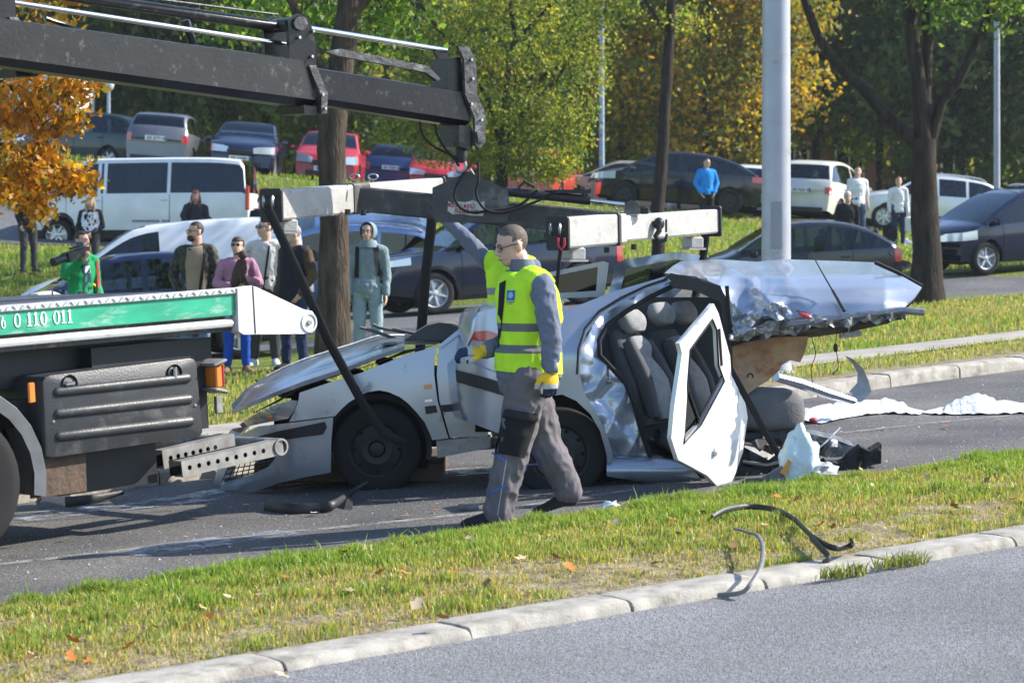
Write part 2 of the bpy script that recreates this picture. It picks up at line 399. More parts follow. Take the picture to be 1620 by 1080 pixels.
# dirt strip behind the far kerb, worn path, side street, upper parking
def offs(A, p, t): return (A[0]+p*t, A[1]+p*t)
fe = line_ext(*FK, 24, 60)
strip('dirt_strip', offs(fe, pF, .22), offs(fe, pF, 1.9), M_SOIL, 0, 120, 4, zfun=lambda t, q: .108+.03*nz(q.x, q.y, 0, 3))
strip('worn_path', offs(fe, pF, 1.75), offs(fe, pF, 2.75), M_PATH, 0, 120, 4, zfun=lambda t, q: .125+.012*nz(q.x, q.y, 0, 1.2))
# side street, running between the lawns: straight line in plan through the parked cars
SA = (Vector((-30, 22.5, 0)), Vector((34, 64, 0)))
sdv = (SA[1]-SA[0]).normalized(); spv = Vector((-sdv.y, sdv.x, 0))
# width chosen so that it stays on the flat below the bank
A_ = Vector((-26, 19.5, 0)); B_ = Vector((36, 70, 0))
def streetline(w_): # points where -.19x+.72y = w_
    return (Vector((-30, (w_+.19*-30)/.72, 0)), Vector((40, (w_+.19*40)/.72, 0)))
strip('side_street', (streetline(23.4)[0], streetline(28.6)[1]), streetline(34.2), M_ASF, 0, 90, 10, zfun=lambda t, q: .105)
strip('upper_parking', streetline(44.7), streetline(52.5), M_ASF, 0, 90, 8, zfun=lambda t, q: .13)
strip('van_lane', (Vector((-34, 47.6, 0)), Vector((-4.6, 52.5, 0))), (Vector((-34, 51.8, 0)), Vector((-4.6, 56.2, 0))), M_ASF, 0, 50, 5, zfun=lambda t, q: .115)
# faded lane line and wet spills with painted sky sheen on the main road
def ribbon(name, pts, wd, m, zo, kind='structure', label=None, cat=None):
    mb = MB(); rows = []
    P_ = [flat(G(*q)) for q in pts]; fine = []
    for a, b in zip(P_, P_[1:]):
        k = max(2, int((b-a).length/.25)); fine += [a.lerp(b, i/k) for i in range(k)]
    fine.append(P_[-1])
    for i, q in enumerate(fine):
        t = (fine[min(i+1, len(fine)-1)]-fine[max(0, i-1)]).normalized(); s_ = Vector((-t.y, t.x, 0))
        rows.append([(*(q+s_*e*wd/2).xy, H(*(q+s_*e*wd/2).xy)+zo) for e in (-1, 0, 1)])
    o = mb.grid(rows).build(name, m); return tag(o, label, cat, kind=kind)
def wornpaint():
    m = bpy.data.materials.new('worn_paint'); m.use_nodes = True; n = m.node_tree.nodes; L = m.node_tree.links; b = n['Principled BSDF']
    b.inputs['Base Color'].default_value = (.42, .42, .4, 1); b.inputs['Roughness'].default_value = .7
    tc = n.new('ShaderNodeTexCoord'); t = n.new('ShaderNodeTexNoise'); t.inputs['Scale'].default_value = 9; t.inputs['Detail'].default_value = 10; t.inputs['Roughness'].default_value = .75; L.new(tc.outputs['Object'], t.inputs[0])
    r = n.new('ShaderNodeValToRGB'); r.color_ramp.elements[0].position = .42; r.color_ramp.elements[1].position = .62; L.new(t.outputs[0], r.inputs[0])
    mu = n.new('ShaderNodeMath'); mu.operation = 'MULTIPLY'; mu.inputs[1].default_value = .65; L.new(r.outputs[0], mu.inputs[0]); L.new(mu.outputs[0], b.inputs['Alpha']); return m
def spillsheen():
    m = bpy.data.materials.new('sky_sheen_spill'); m.use_nodes = True; n = m.node_tree.nodes; L = m.node_tree.links; b = n['Principled BSDF']
    b.inputs['Base Color'].default_value = (.42, .48, .58, 1); b.inputs['Roughness'].default_value = .25; b.inputs['Specular IOR Level'].default_value = .8  # whitish spilled fluid, with the sky's reflection painted into its pale blue colour
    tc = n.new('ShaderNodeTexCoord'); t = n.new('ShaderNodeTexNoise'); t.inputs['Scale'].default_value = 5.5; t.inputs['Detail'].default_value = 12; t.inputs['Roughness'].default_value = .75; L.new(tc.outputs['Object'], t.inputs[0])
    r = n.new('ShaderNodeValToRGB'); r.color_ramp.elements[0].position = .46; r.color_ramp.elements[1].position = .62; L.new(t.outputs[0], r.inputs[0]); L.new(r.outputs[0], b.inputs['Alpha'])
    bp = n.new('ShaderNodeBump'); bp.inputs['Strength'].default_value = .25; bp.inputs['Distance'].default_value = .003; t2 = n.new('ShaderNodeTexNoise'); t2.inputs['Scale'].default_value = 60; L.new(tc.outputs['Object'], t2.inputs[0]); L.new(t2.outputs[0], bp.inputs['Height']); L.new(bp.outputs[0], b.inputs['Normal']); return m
ribbon('lane_line', [(-300, 945), (0, 893), (420, 846), (760, 812), (1000, 775)], .11, wornpaint(), .005)
ribbon('lane_line', [(1290, 690), (1450, 672), (1700, 648)], .10, wornpaint(), .005)
M_SPILLSHEEN = spillsheen()
ribbon('sky_sheen_spill', [(20, 822), (150, 806), (300, 790), (380, 775), (560, 762), (790, 742)], .5, M_SPILLSHEEN, .006, 'stuff', 'wet spill with painted sky sheen along the far edge of the road', 'spill')
ribbon('sky_sheen_spill', [(200, 878), (300, 862), (400, 850), (470, 843)], .42, M_SPILLSHEEN, .006, 'stuff', 'short wet spill with painted sky sheen on the road nearer the verge', 'spill')

# ---------------------------------------------------------------- grass
def blades(name, pts, hts, wid, cols, label, lean=.5):
    n = len(pts); a = rng.uniform(0, 2*np.pi, n); l = rng.uniform(0, lean, n)*hts
    dx, dy = np.cos(a), np.sin(a); b = rng.uniform(0, 2*np.pi, n); wx, wy = np.cos(b)*wid, np.sin(b)*wid
    V = np.zeros((n, 5, 3)); X, Y, Z = pts[:, 0], pts[:, 1], pts[:, 2]
    V[:, 0] = np.stack([X-wx, Y-wy, Z], 1); V[:, 1] = np.stack([X+wx, Y+wy, Z], 1)
    mx, my, mz = X+dx*l*.35, Y+dy*l*.35, Z+hts*.6
    V[:, 2] = np.stack([mx+wx*.8, my+wy*.8, mz], 1); V[:, 3] = np.stack([mx-wx*.8, my-wy*.8, mz], 1)
    V[:, 4] = np.stack([X+dx*l, Y+dy*l, Z+hts*(1-.25*l/np.maximum(hts, 1e-4))], 1)
    base = np.arange(n)[:, None]*5
    T = np.concatenate([base+np.array([0, 1, 2]), base+np.array([0, 2, 3]), base+np.array([3, 2, 4])])
    o = fastmesh(name, V.reshape(-1, 3), T, M_GRASS, np.repeat(cols, 5, axis=0)); return tag(o, label, 'grass', kind='stuff')
def Hs(X, Y): return np.array([H(x, y) for x, y in zip(X, Y)])
n = 185000
s_ = rng.uniform(-3.4, 8.2, n); t_ = rng.uniform(0, 1, n)
t_ = np.where(rng.random(n) < .2, 1-np.abs(rng.normal(0, .05, n)), t_); t_ = np.clip(t_, .012, 1.0)
Ax = NL[0].x+dN.x*s_+pN.x*kw; Ay = NL[0].y+dN.y*s_+pN.y*kw
dV = (VF[1]-VF[0]).normalized(); 
wv = np.array([((VF[0]-NL[0]).dot(pN)-kw), ((VF[1]-NL[0]).dot(pN)-kw)])
sv = np.array([(VF[0]-NL[0]).dot(dN), (VF[1]-NL[0]).dot(dN)])
W_ = wv[0]+(s_-sv[0])/(sv[1]-sv[0])*(wv[1]-wv[0])
tt = (s_-sv[0])/(sv[1]-sv[0]); W_ = W_+.34*np.maximum(0, 1-((tt-.5)/.62)**2); X = Ax+pN.x*W_*t_; Y = Ay+pN.y*W_*t_
dens = np.array([mnoise.noise(Vector((x*1.1, y*1.1, 3))) for x, y in zip(X, Y)])
fine = np.array([mnoise.noise(Vector((x*4.5, y*4.5, 8))) for x, y in zip(X, Y)])
Z = Hs(X, Y)+.035+.05*np.sin(np.pi*np.minimum(1, t_*1.02))
keep = rng.random(n) < np.clip(.78+.6*dens+.55*fine+.45*(t_-.5)-.15*(t_ < .06), .22, 1)
green = np.clip(.60*t_+.75*dens+.45*fine+.26, 0, 1)
hts = (.022+.045*green+.075*np.clip(fine, 0, 1)*green+.06*np.clip(t_-.75, 0, 1)*np.clip(.5+dens, 0, 1))*rng.uniform(.45, 1.05, n)
hts *= np.where(rng.random(n) < .01, 1.7, 1)
cg = np.array([.23, .34, .06]); cy = np.array([.46, .41, .12]); cb = np.array([.46, .37, .19])
u1 = rng.random(n)[:, None]
cols = np.where(rng.random(n)[:, None] < green[:, None], cg*(.7+.6*u1), np.where(rng.random(n)[:, None] < .55, cy*(.7+.6*u1), cb*(.6+.6*u1)))
k = keep
blades('verge_grass', np.stack([X, Y, Z], 1)[k], hts[k], .0036, cols[k], 'bright green and dry yellow grass on the verge between the two roads', .75)
# far lawns: coarser blades
def farlawn(name, n, fn, h0, wd, label, dry=.5):
    q = fn(n); X, Y = q[:, 0], q[:, 1]
    d = np.array([mnoise.noise(Vector((x*.55, y*.55, 1))) for x, y in zip(X, Y)])
    zz = np.array([H(x, y)+.105 if vN(x, y) < 2 else gz(x, y) for x, y in zip(X, Y)])
    h_ = h0*rng.uniform(.5, 1.3, len(X))*(1+.5*d)
    gsel = rng.random(len(X)) < np.clip(1-dry+.7*d, .05, 1)
    u1 = rng.random(len(X))[:, None]
    c = np.where(gsel[:, None], np.array([.21, .33, .045])*(.7+.6*u1), np.array([.42, .37, .13])*(.7+.6*u1))
    blades(name, np.stack([X, Y, zz], 1), h_, wd, c, label)
def band(v0, v1, s0, s1):
    def fn(n):
        s = rng.uniform(s0, s1, n); v = rng.uniform(v0, v1, n)
        return np.stack([FK[0].x+dF.x*s+pF.x*v, FK[0].y+dF.y*s+pF.y*v], 1)
    return fn
farlawn('strip_grass', 14000, band(.65, 1.8, -3, 20), .06, .006, 'thin grass strip between the far kerb and the worn path', .45)
farlawn('park_grass', 42000, band(2.7, 9.2, -4, 26), .06, .008, 'dry patchy lawn between the worn path and the side street', .75)
def bank(n):
    X = rng.uniform(-16, 19, n); wv_ = rng.uniform(34.6, 44.6, n); Y = (wv_+.19*X)/.72
    ok = ~((X < -4.8) & (Y > 47.6+(X+34)*.1667) & (Y < 51.8+(X+34)*.15)); return np.stack([X, Y], 1)[ok]
farlawn('bank_grass', 60000, bank, .10, .014, 'sunlit grass bank rising to the upper parking row', .35)
# ---------------------------------------------------------------- trees
def leaves(n_per, centers, sig, size, pal, rs, flat_=.5, droop=0):
    """leaf faces round clump centres -> (V,F,C)"""
    C = np.repeat(np.array(centers), n_per, axis=0); n = len(C)
    sg = np.repeat(np.array(sig), n_per)[:, None]
    off = rs.normal(0, 1, (n, 3))*sg*np.array([1, 1, .75]); off[:, 2] -= np.abs(rs.normal(0, droop, n)) if droop else 0
    C = C+off
    nrm = rs.normal(0, 1, (n, 3)); nrm[:, 2] = np.abs(nrm[:, 2])*flat_+.15; nrm /= np.linalg.norm(nrm, axis=1)[:, None]
    t = rs.normal(0, 1, (n, 3)); t -= nrm*(t*nrm).sum(1)[:, None]; t /= np.linalg.norm(t, axis=1)[:, None]
    b = np.cross(nrm, t); s = size*rs.uniform(.6, 1.4, n)[:, None]
    V = np.zeros((n, 4, 3)); V[:, 0] = C-t*s; V[:, 1] = C-b*s*.55-nrm*s*.12; V[:, 2] = C+t*s; V[:, 3] = C+b*s*.55-nrm*s*.12
    pal = np.array(pal); pk = rs.integers(0, len(pal), len(centers)); pick = np.repeat(pk, n_per)
    alt = rs.integers(0, len(pal), n); pick = np.where(rs.random(n) < .35, alt, pick)
    cl = np.repeat(rs.uniform(.75, 1.2, len(centers)), n_per)[:, None]
    col = pal[pick]*cl*rs.uniform(.75, 1.25, n)[:, None]
    Fq = np.arange(n*4).reshape(-1, 4)
    return V.reshape(-1, 3), Fq, np.repeat(col, 4, axis=0)
def wig(a, b, k, amp, rs):
    a = np.array(a); b = np.array(b); L_ = np.linalg.norm(b-a); pts = []
    off = np.zeros(3)
    for i in range(k+1):
        t = i/k; off = off+rs.normal(0, amp*L_/k, 3); env = math.sin(math.pi*t)
        pts.append(a+(b-a)*t+off*env)
    return [Vector(p) for p in pts]
def crown_points(blobs, rs, shell=.55):
    cs = []; 
    for (c, r_, k) in blobs:
        d = rs.normal(0, 1, (k, 3)); d /= np.linalg.norm(d, axis=1)[:, None]
        rad = shell+(1-shell)*rs.random(k)**.7
        cs.append(np.array(c)+d*np.array(r_)*rad[:, None])
    return np.concatenate(cs)
def tree(name, base, trunk, r0, r1, limbs, blobs, npl, lsize, sig, pal, label, seed, bark=None, group='trees', twigs=True, droop=0, cat='tree', fine=8, knots=0):
    rs = np.random.default_rng(seed); bark = bark or M_BARK
    base = Vector(base)
    root = empty(name, base, 0, label, cat, group)
    mb = MB(); pts = [Vector(base)+Vector((0, 0, -.15))]+[Vector(t) for t in trunk]
    fineP = [pts[0]]
    for a, b in zip(pts, pts[1:]):
        k = max(2, int((b-a).length/.35)); w_ = wig(a, b, k, .02, rs); fineP += w_[1:]
    m = len(fineP); rad = []
    for i in range(m):
        t = i/(m-1); fl = 1+.45*math.exp(-(fineP[i]-base).length/.25); rad.append(lerp(r0, r1, t)*fl*(1+rs.uniform(-.04, .04)))
    mb.tube(fineP, rad, 12)
    joints = list(fineP[m//3:])
    for (path, ra, rb) in limbs:
        path = [Vector(q) for q in path]; fp = []
        for a, b in zip(path, path[1:]):
            fp += wig(a, b, max(2, int((b-a).length/.35)), .05, rs)[:-1]
        fp.append(path[-1]); k = len(fp)
        mb.tube(fp, [lerp(ra, rb, i/(k-1)) for i in range(k)], 9); joints += fp[k//3:]
    cs = crown_points(blobs, rs) if blobs else np.zeros((0, 3))
    if twigs and len(cs):
        J = np.array([tuple(j) for j in joints])
        order = np.argsort(((cs-J.mean(0))**2).sum(1)); tw = []
        for ii in order:
            c = cs[ii]; d = ((J-c)**2).sum(1); q = J[d.argmin()]
            ln = math.sqrt(d.min())
            if ln > .15:
                path = wig(q, c, max(3, int(ln/.3)), .12, rs); rr = min(.05, .008+.014*ln)
                mb.tube(path, [lerp(rr, .005, i/(len(path)-1)) for i in range(len(path))], 5, caps=False)
                J = np.concatenate([J, np.array([tuple(p) for p in path[1::2]])])
    mb.build('trunk', bark, root, world=True, smooth=80)
    if len(cs):
        V, Fq, C = leaves(npl, cs, rs.uniform(.7, 1.3, len(cs))*sig, lsize, pal, rs, droop=droop)
        V = V-np.array(base); fastmesh('crown', V, Fq, M_LEAF, C, root)
    return root
BR = 2.1
GREEN = [(.05, .10, .018), (.07, .12, .02), (.10, .14, .03), (.04, .08, .02)]
OLIVE = [(.07, .11, .02), (.12, .15, .03), (.18, .17, .03), (.05, .085, .02)]
YEL = [(.50, .33, .03), (.42, .30, .04), (.30, .27, .04), (.18, .21, .04), (.55, .36, .05)]
ORG = [(.68, .34, .02), (.60, .26, .015), (.72, .45, .04), (.40, .19, .015), (.36, .28, .05)]
DKG = [(.03, .055, .02), (.04, .07, .02), (.055, .08, .025), (.07, .075, .025)]
for _p in (GREEN, OLIVE, DKG):
    for _i, _c in enumerate(_p): _p[_i] = tuple(min(.5, v*BR*(1.35 if _p is DKG else 1)) for v in _c)
# left trunk close behind the wreck
t0 = P(527, 572, 28.5); t0.z = H(t0.x, t0.y)+.09
Yt = 28.5
tree('street_tree', t0, [P(528, 420, Yt), P(527, 300, Yt), P(529, 170, Yt), P(545, 60, Yt), P(563, -60, Yt)], .19, .13,
     [([P(529, 150, Yt), P(470, 20, Yt-.4), P(400, -120, Yt-.8)], .07, .03), ([P(552, 30, Yt), P(640, -90, Yt+.3)], .08, .03)],
     [(P(560, -190, Yt+.5), (2.6, 2.2, 1.25), 120), (P(470, 20, Yt+.6), (.55, .8, .35), 12), (P(400, 10, Yt+1.5), (.5, .8, .25), 14), (P(620, 30, Yt+1), (.5, .8, .4), 16)], 46, .05, .2, GREEN,
     'thick dark furrowed trunk rising just behind the front half of the wreck', 11, M_BARK, droop=.1)
# thin multi-branched tree in the middle
Yt = 50; b_ = P(795, 470, Yt); b_.z = H(b_.x, b_.y)+.09
tree('street_tree', b_, [P(797, 380, Yt), P(793, 290, Yt), P(797, 240, Yt)], .16, .12,
     [([P(797, 240, Yt), P(770, 150, Yt), P(705, 60, Yt-.4), P(650, -20, Yt-.6)], .07, .025),
      ([P(797, 240, Yt), P(800, 150, Yt), P(815, 60, Yt+.3), P(800, -60, Yt)], .08, .03),
      ([P(797, 235, Yt), P(830, 175, Yt), P(885, 120, Yt+.3), P(935, 40, Yt+.5)], .065, .02),
      ([P(793, 285, Yt), P(840, 235, Yt), P(900, 195, Yt)], .04, .012), ([P(780, 180, Yt), P(740, 150, Yt), P(690, 145, Yt)], .03, .01), ([P(812, 70, Yt), P(870, 10, Yt), P(905, -60, Yt)], .05, .02)],
     [(P(805, 95, Yt), (2.1, 1.5, 1.75), 330), (P(845, 225, Yt+.2), (1.2, .9, .75), 80), (P(690, 130, Yt), (.9, .8, .9), 60), (P(690, 215, Yt-.3), (.75, .6, .5), 40), (P(640, 190, Yt), (.5, .5, .5), 22), (P(850, 262, Yt-.3), (.7, .6, .3), 40), (P(800, -90, Yt), (2.6, 1.8, .9), 90)],
     44, .042, .15, OLIVE+[(.26, .30, .06), (.20, .25, .05)], 'small leafy tree with many thin forking branches behind the lifting frame', 12, M_BARKD)
# slender trunk
Yt = 48; b_ = P(1038, 425, Yt); b_.z = H(b_.x, b_.y)+.09
tree('street_tree', b_, [P(1040, 330, Yt), P(1050, 190, Yt), P(1059, 60, Yt), P(1064, -60, Yt)], .14, .085,
     [([P(1058, 60, Yt), P(985, -60, Yt)], .05, .02)], [(P(1040, -150, Yt), (2.2, 1.8, 1.2), 110), (P(1080, 30, Yt), (.45, .5, .3), 12), (P(960, 10, Yt), (.7, .6, .35), 30)], 40, .04, .16, OLIVE+[(.3, .32, .06)],
     'slender dark trunk standing beside the person in the blue jacket', 13, M_BARKD)
# right forked tree
Yt = 38; b_ = P(1468, 492, Yt); b_.z = H(b_.x, b_.y)+.09
tree('street_tree', b_, [P(1467, 400, Yt), P(1462, 300, Yt), P(1463, 220, Yt)], .245, .17,
     [([P(1458, 240, Yt), P(1420, 200, Yt), P(1365, 140, Yt), P(1310, 85, Yt), P(1280, 20, Yt), P(1250, -50, Yt)], .105, .06),
      ([P(1463, 225, Yt), P(1452, 120, Yt), P(1440, 30, Yt), P(1428, -60, Yt)], .13, .09),
      ([P(1466, 225, Yt), P(1466, 110, Yt+.1), P(1462, 20, Yt+.2), P(1470, -60, Yt+.3)], .10, .06),
      ([P(1472, 230, Yt), P(1490, 160, Yt), P(1535, 90, Yt), P(1590, -10, Yt), P(1620, -70, Yt)], .085, .05)],
     [(P(1440, -200, Yt), (4.0, 3.0, 1.5), 150), (P(1540, -5, Yt), (1.1, .8, .3), 30)], 44, .06, .24, DKG+GREEN, 'dark forked tree between the dented roof and the dark blue car', 14, M_BARKD)
# orange branch at the left edge: a tree standing just outside the frame
Yt = 27; b_ = Vector((-7.3, Yt, 0)); b_.z = H(-7.3, Yt)+.09
tree('maple_tree', b_, [P(-290, 250, Yt), P(-285, 60, Yt), P(-270, -150, Yt)], .15, .1,
     [([P(-288, 120, Yt), P(-120, 100, Yt), P(0, 130, Yt), P(90, 190, Yt)], .06, .012), ([P(-285, 190, Yt), P(-120, 210, Yt), P(10, 230, Yt), P(100, 270, Yt)], .05, .01), ([P(-120, 210, Yt), P(-20, 280, Yt), P(50, 320, Yt)], .03, .008)],
     [(P(20, 150, Yt), (.62, .6, .30), 40), (P(85, 160, Yt), (.34, .5, .2), 18), (P(20, 225, Yt), (.5, .6, .34), 34), (P(80, 268, Yt), (.40, .5, .10), 30), (P(120, 282, Yt), (.16, .2, .06), 10), (P(20, 290, Yt), (.3, .5, .16), 16), (P(62, 325, Yt), (.11, .2, .08), 8), (P(-130, 150, Yt), (.8, .8, 1), 50), (P(125, 132, Yt), (.17, .3, .05), 10), (P(110, 190, Yt), (.12, .3, .1), 7), (P(30, 40, Yt), (.7, .6, .5), 36)],
     24, .046, .085, ORG, 'orange autumn branches reaching in at the left edge', 15, M_BARKD, droop=.06, group=None)
# yellow tree behind the upper cars
def backtree(px, Y, top, wid, n, pal, label, seed, size=.17, trunk_r=.16, low=2.0, group='trees behind the upper parking', k=50, name='park_tree', dep=None):
    x = (px-CX)/F*Y; b = Vector((x, Y, H(x, Y)+.05)); h = top
    blobs = [((x, Y, b.z+low+(h-low)*.5), (wid, dep or wid*.8, (h-low)*.5), n), ((x+wid*.2, Y-.3, b.z+low+(h-low)*.72), (wid*.75, wid*.6, (h-low)*.3), n//3)]
    return tree(name, b, [(x+.05, Y, b.z+low*.7), (x-.08, Y, b.z+low+(h-low)*.4), (x+.1, Y, b.z+h*.8)], trunk_r, .05, [], blobs, k, size, wid*.13, pal, label, seed, M_BARKD, group, twigs=False)
backtree(1120, 76, 9.8, 3.3, 190, YEL+[(.13, .17, .035), (.10, .15, .03)], 'large tree with yellow leaves behind the dark hatchback and the tall grey pole', 21, .095, .2, 1.0, k=120)
backtree(985, 79, 9.0, 2.2, 100, OLIVE+[(.3, .26, .04)], 'green and yellow tree behind the small pale car', 22, .095, .15, 1.0, k=110)
rs = random.Random(4)
lab = {0: 'dark green tree far behind the parked cars', 1: 'dull olive tree far behind the parked cars'}
i = 0
for (px, Y, top, wid, pal, kk) in [(-20, 80, 11, 3.3, DKG, 0), (120, 84, 12, 3.6, DKG, 0), (270, 82, 12, 3.6, DKG, 0), (420, 86, 12, 3.8, OLIVE, 1), (560, 80, 11, 3.2, DKG, 0), (690, 84, 11, 3.4, OLIVE, 1), (840, 88, 11, 3.6, OLIVE, 1),
        (1290, 86, 11, 3.2, OLIVE+[(.28, .22, .04)], 1), (1390, 88, 12, 3.4, OLIVE, 1), (1500, 82, 12, 3.4, DKG, 0), (1620, 84, 12, 3.6, DKG, 0), (1740, 80, 12, 3.6, DKG, 0), (-160, 78, 12, 3.6, DKG, 0)]:
    labs = ['at the far left edge behind the orange branch', 'behind the dark car near the small lamp', 'behind the silver hatchback seen from the back', 'behind the dark blue hatchback', 'behind the red car', 'left of the small forking tree', 'between the small forking tree and the yellow tree', 'just right of the tall grey pole', 'left of the dark forked trunk', 'right of the dark forked trunk', 'behind the thin pole at the right edge', 'beyond the right edge of the parking row', 'beyond the left edge of the parking row']
    backtree(px, Y, top, wid, 120, pal, ('dark green tree ' if kk == 0 else 'olive and yellowing tree ')+labs[i], 30+i, .15, .17, 1.2 if px not in (1290, 1390) else 2.6, k=85); i += 1
# the wooded slope behind: a mass of foliage nobody could count
n = 2600; rs_ = np.random.default_rng(99)
X = rs_.uniform(-36, 40, n); Y = rs_.uniform(92, 118, n); Z = np.array([H(x, y) for x, y in zip(X, Y)])+rs_.uniform(-.5, 9, n)
V, Fq, C = leaves(40, np.stack([X, Y, Z], 1), rs_.uniform(.5, .9, n), .24, DKG+OLIVE[:2], rs_)
tag(fastmesh('distant_wood', V, Fq, M_LEAF, C), 'dense dark wood covering the slope far behind the parking', 'wood', kind='stuff')
# shrubs beside the upper cars
def shrub(px, py, Y, w_, h_, pal, label, seed):
    x = (px-CX)/F*Y; z = H(x, Y)+.1; root = empty('shrub', (x, Y, z), 0, label, 'shrub', 'shrubs by the upper parking')
    r_ = np.random.default_rng(seed); mb = MB()
    for k in range(7): mb.tube(wig((0, 0, 0), (r_.uniform(-w_, w_)*.6, r_.uniform(-w_, w_)*.6, h_*.8), 4, .1, r_), [.025, .02, .016, .012, .006], 5)
    mb.build('stem', M_BARKD, root)
    cs = crown_points([((0, 0, h_*.5), (w_*.8, w_*.7, h_*.5), 70)], r_, .5); V, Fq, C = leaves(50, cs, np.full(70, w_*.15), .05, pal, r_); fastmesh('crown', V, Fq, M_LEAF, C, root)
PALE = [(.20, .22, .10), (.15, .18, .07), (.26, .26, .13)]
shrub(182, 232, 68, .62, 1.0, PALE, 'pale grey green shrub beside the silver hatchback', 1)
shrub(375, 200, 72, .7, 1.2, PALE, 'pale shrub behind the dark blue hatchback', 2)
shrub(1310, 262, 76, 1.2, 1.0, DKG, 'low dark shrub behind the beige hatchback', 3)
# ---------------------------------------------------------------- cars (parametric)
M_GLASS = glassmat('car_glass'); M_GLASSD = glassmat('dark_glass', (.06, .07, .08), .7)
M_INT = mat('car_interior', (.05, .05, .055), .9, var=.2)
M_TYRE = mat('tyre', (.02, .02, .021), .85, bump=.3, bscale=90, spec=.25)
M_ALLOY = mat('alloy', (.55, .56, .58), .35, .8); M_RIMD = mat('rim_dark', (.03, .03, .032), .55, .3)
M_HL = mat('headlamp', (.62, .66, .70), .12, .35, spec=.8, coat=1); M_TL = mat('tail_lamp', (.50, .012, .018), .2, spec=.7, coat=1); M_AMB = mat('amber_lens', (.8, .22, .02), .25, coat=1); M_TLW = mat('lamp_clear', (.75, .72, .7), .2, coat=1)
M_PLATE = mat('plate_white', (.75, .76, .78), .4); M_PLB = mat('plate_blue', (.02, .07, .4), .4); M_INK = mat('plate_ink', (.02, .02, .02), .5)
def paint(name, c, metal=.35, rough=.32): return mat(name, c, rough, metal, var=.08, scale=3, coat=.5)
FONT = {'0': '111101101101111', '1': '010110010010111', '2': '111001111100111', '3': '111001111001111', '4': '101101111001001', '5': '111100111001111', '6': '111100111101111', '7': '111001010010010', '8': '111101111101111', '9': '111101111001111', 'B': '110101110101110', 'G': '111100101101111', '-': '000000111000000', 'A': '010101111101101', 'D': '110101101101110', 'K': '101101110101101', 'S': '111100111001111', 'V': '101101101101010', 'N': '101111111111101', 'O': '111101101101111', 'I': '111010010010111', 'T': '111010010010010', 'R': '110101110101101', 'E': '111100110100111', 'L': '100100100100111', 'U': '101101101101111', 'P': '111101111100100', 'M': '101111111101101', 'Z': '111001010100111', 'H': '101101111101101', 'W': '101101111111101', ' ': '0'*15, 'C': '111100100100111', 'F': '111100110100100'}
def glyphs(mb, txt, org, ux, uy, h, thick=.003, bold=1.0, gap=.25):
    """block letters drawn as small strokes: org = lower-left corner"""
    org = Vector(org); ux = Vector(ux).normalized(); uy = Vector(uy).normalized(); nrm = ux.cross(uy); c = h/5; x = 0
    for ch in txt:
        g = FONT.get(ch, FONT[' '])
        for r_ in range(5):
            run = None
            for k in range(4):
                on = k < 3 and g[r_*3+k] == '1'
                if on and run is None: run = k
                if not on and run is not None:
                    a = org+ux*(x+run*c)+uy*(h-(r_+1)*c-.03*c); b = ux*((k-run)*c); d = uy*(c*1.06)
                    mb.prism([a, a+b, a+b+d, a+d], nrm*thick); run = None
        x += c*(3+gap*4) if ch != ' ' else c*2.2
    return x
def smooth_prof(pts, x): # monotone-ish smooth interpolation
    if x <= pts[0][0]: return pts[0][1]
    for i in range(len(pts)-1):
        a, b = pts[i], pts[i+1]
        if x <= b[0]:
            t = (x-a[0])/(b[0]-a[0]) if b[0] > a[0] else 0
            m = lambda j: 0 if j <= 0 or j >= len(pts)-1 else (pts[j+1][1]-pts[j-1][1])/(pts[j+1][0]-pts[j-1][0])
            m0, m1 = m(i)*(b[0]-a[0]), m(i+1)*(b[0]-a[0])
            lin = (b[1]-a[1])
            m0 = max(min(m0, abs(lin)*2), -abs(lin)*2); m1 = max(min(m1, abs(lin)*2), -abs(lin)*2)
            return (2*t**3-3*t*t+1)*a[1]+(t**3-2*t*t+t)*m0+(-2*t**3+3*t*t)*b[1]+(t**3-t*t)*m1
    return pts[-1][1]
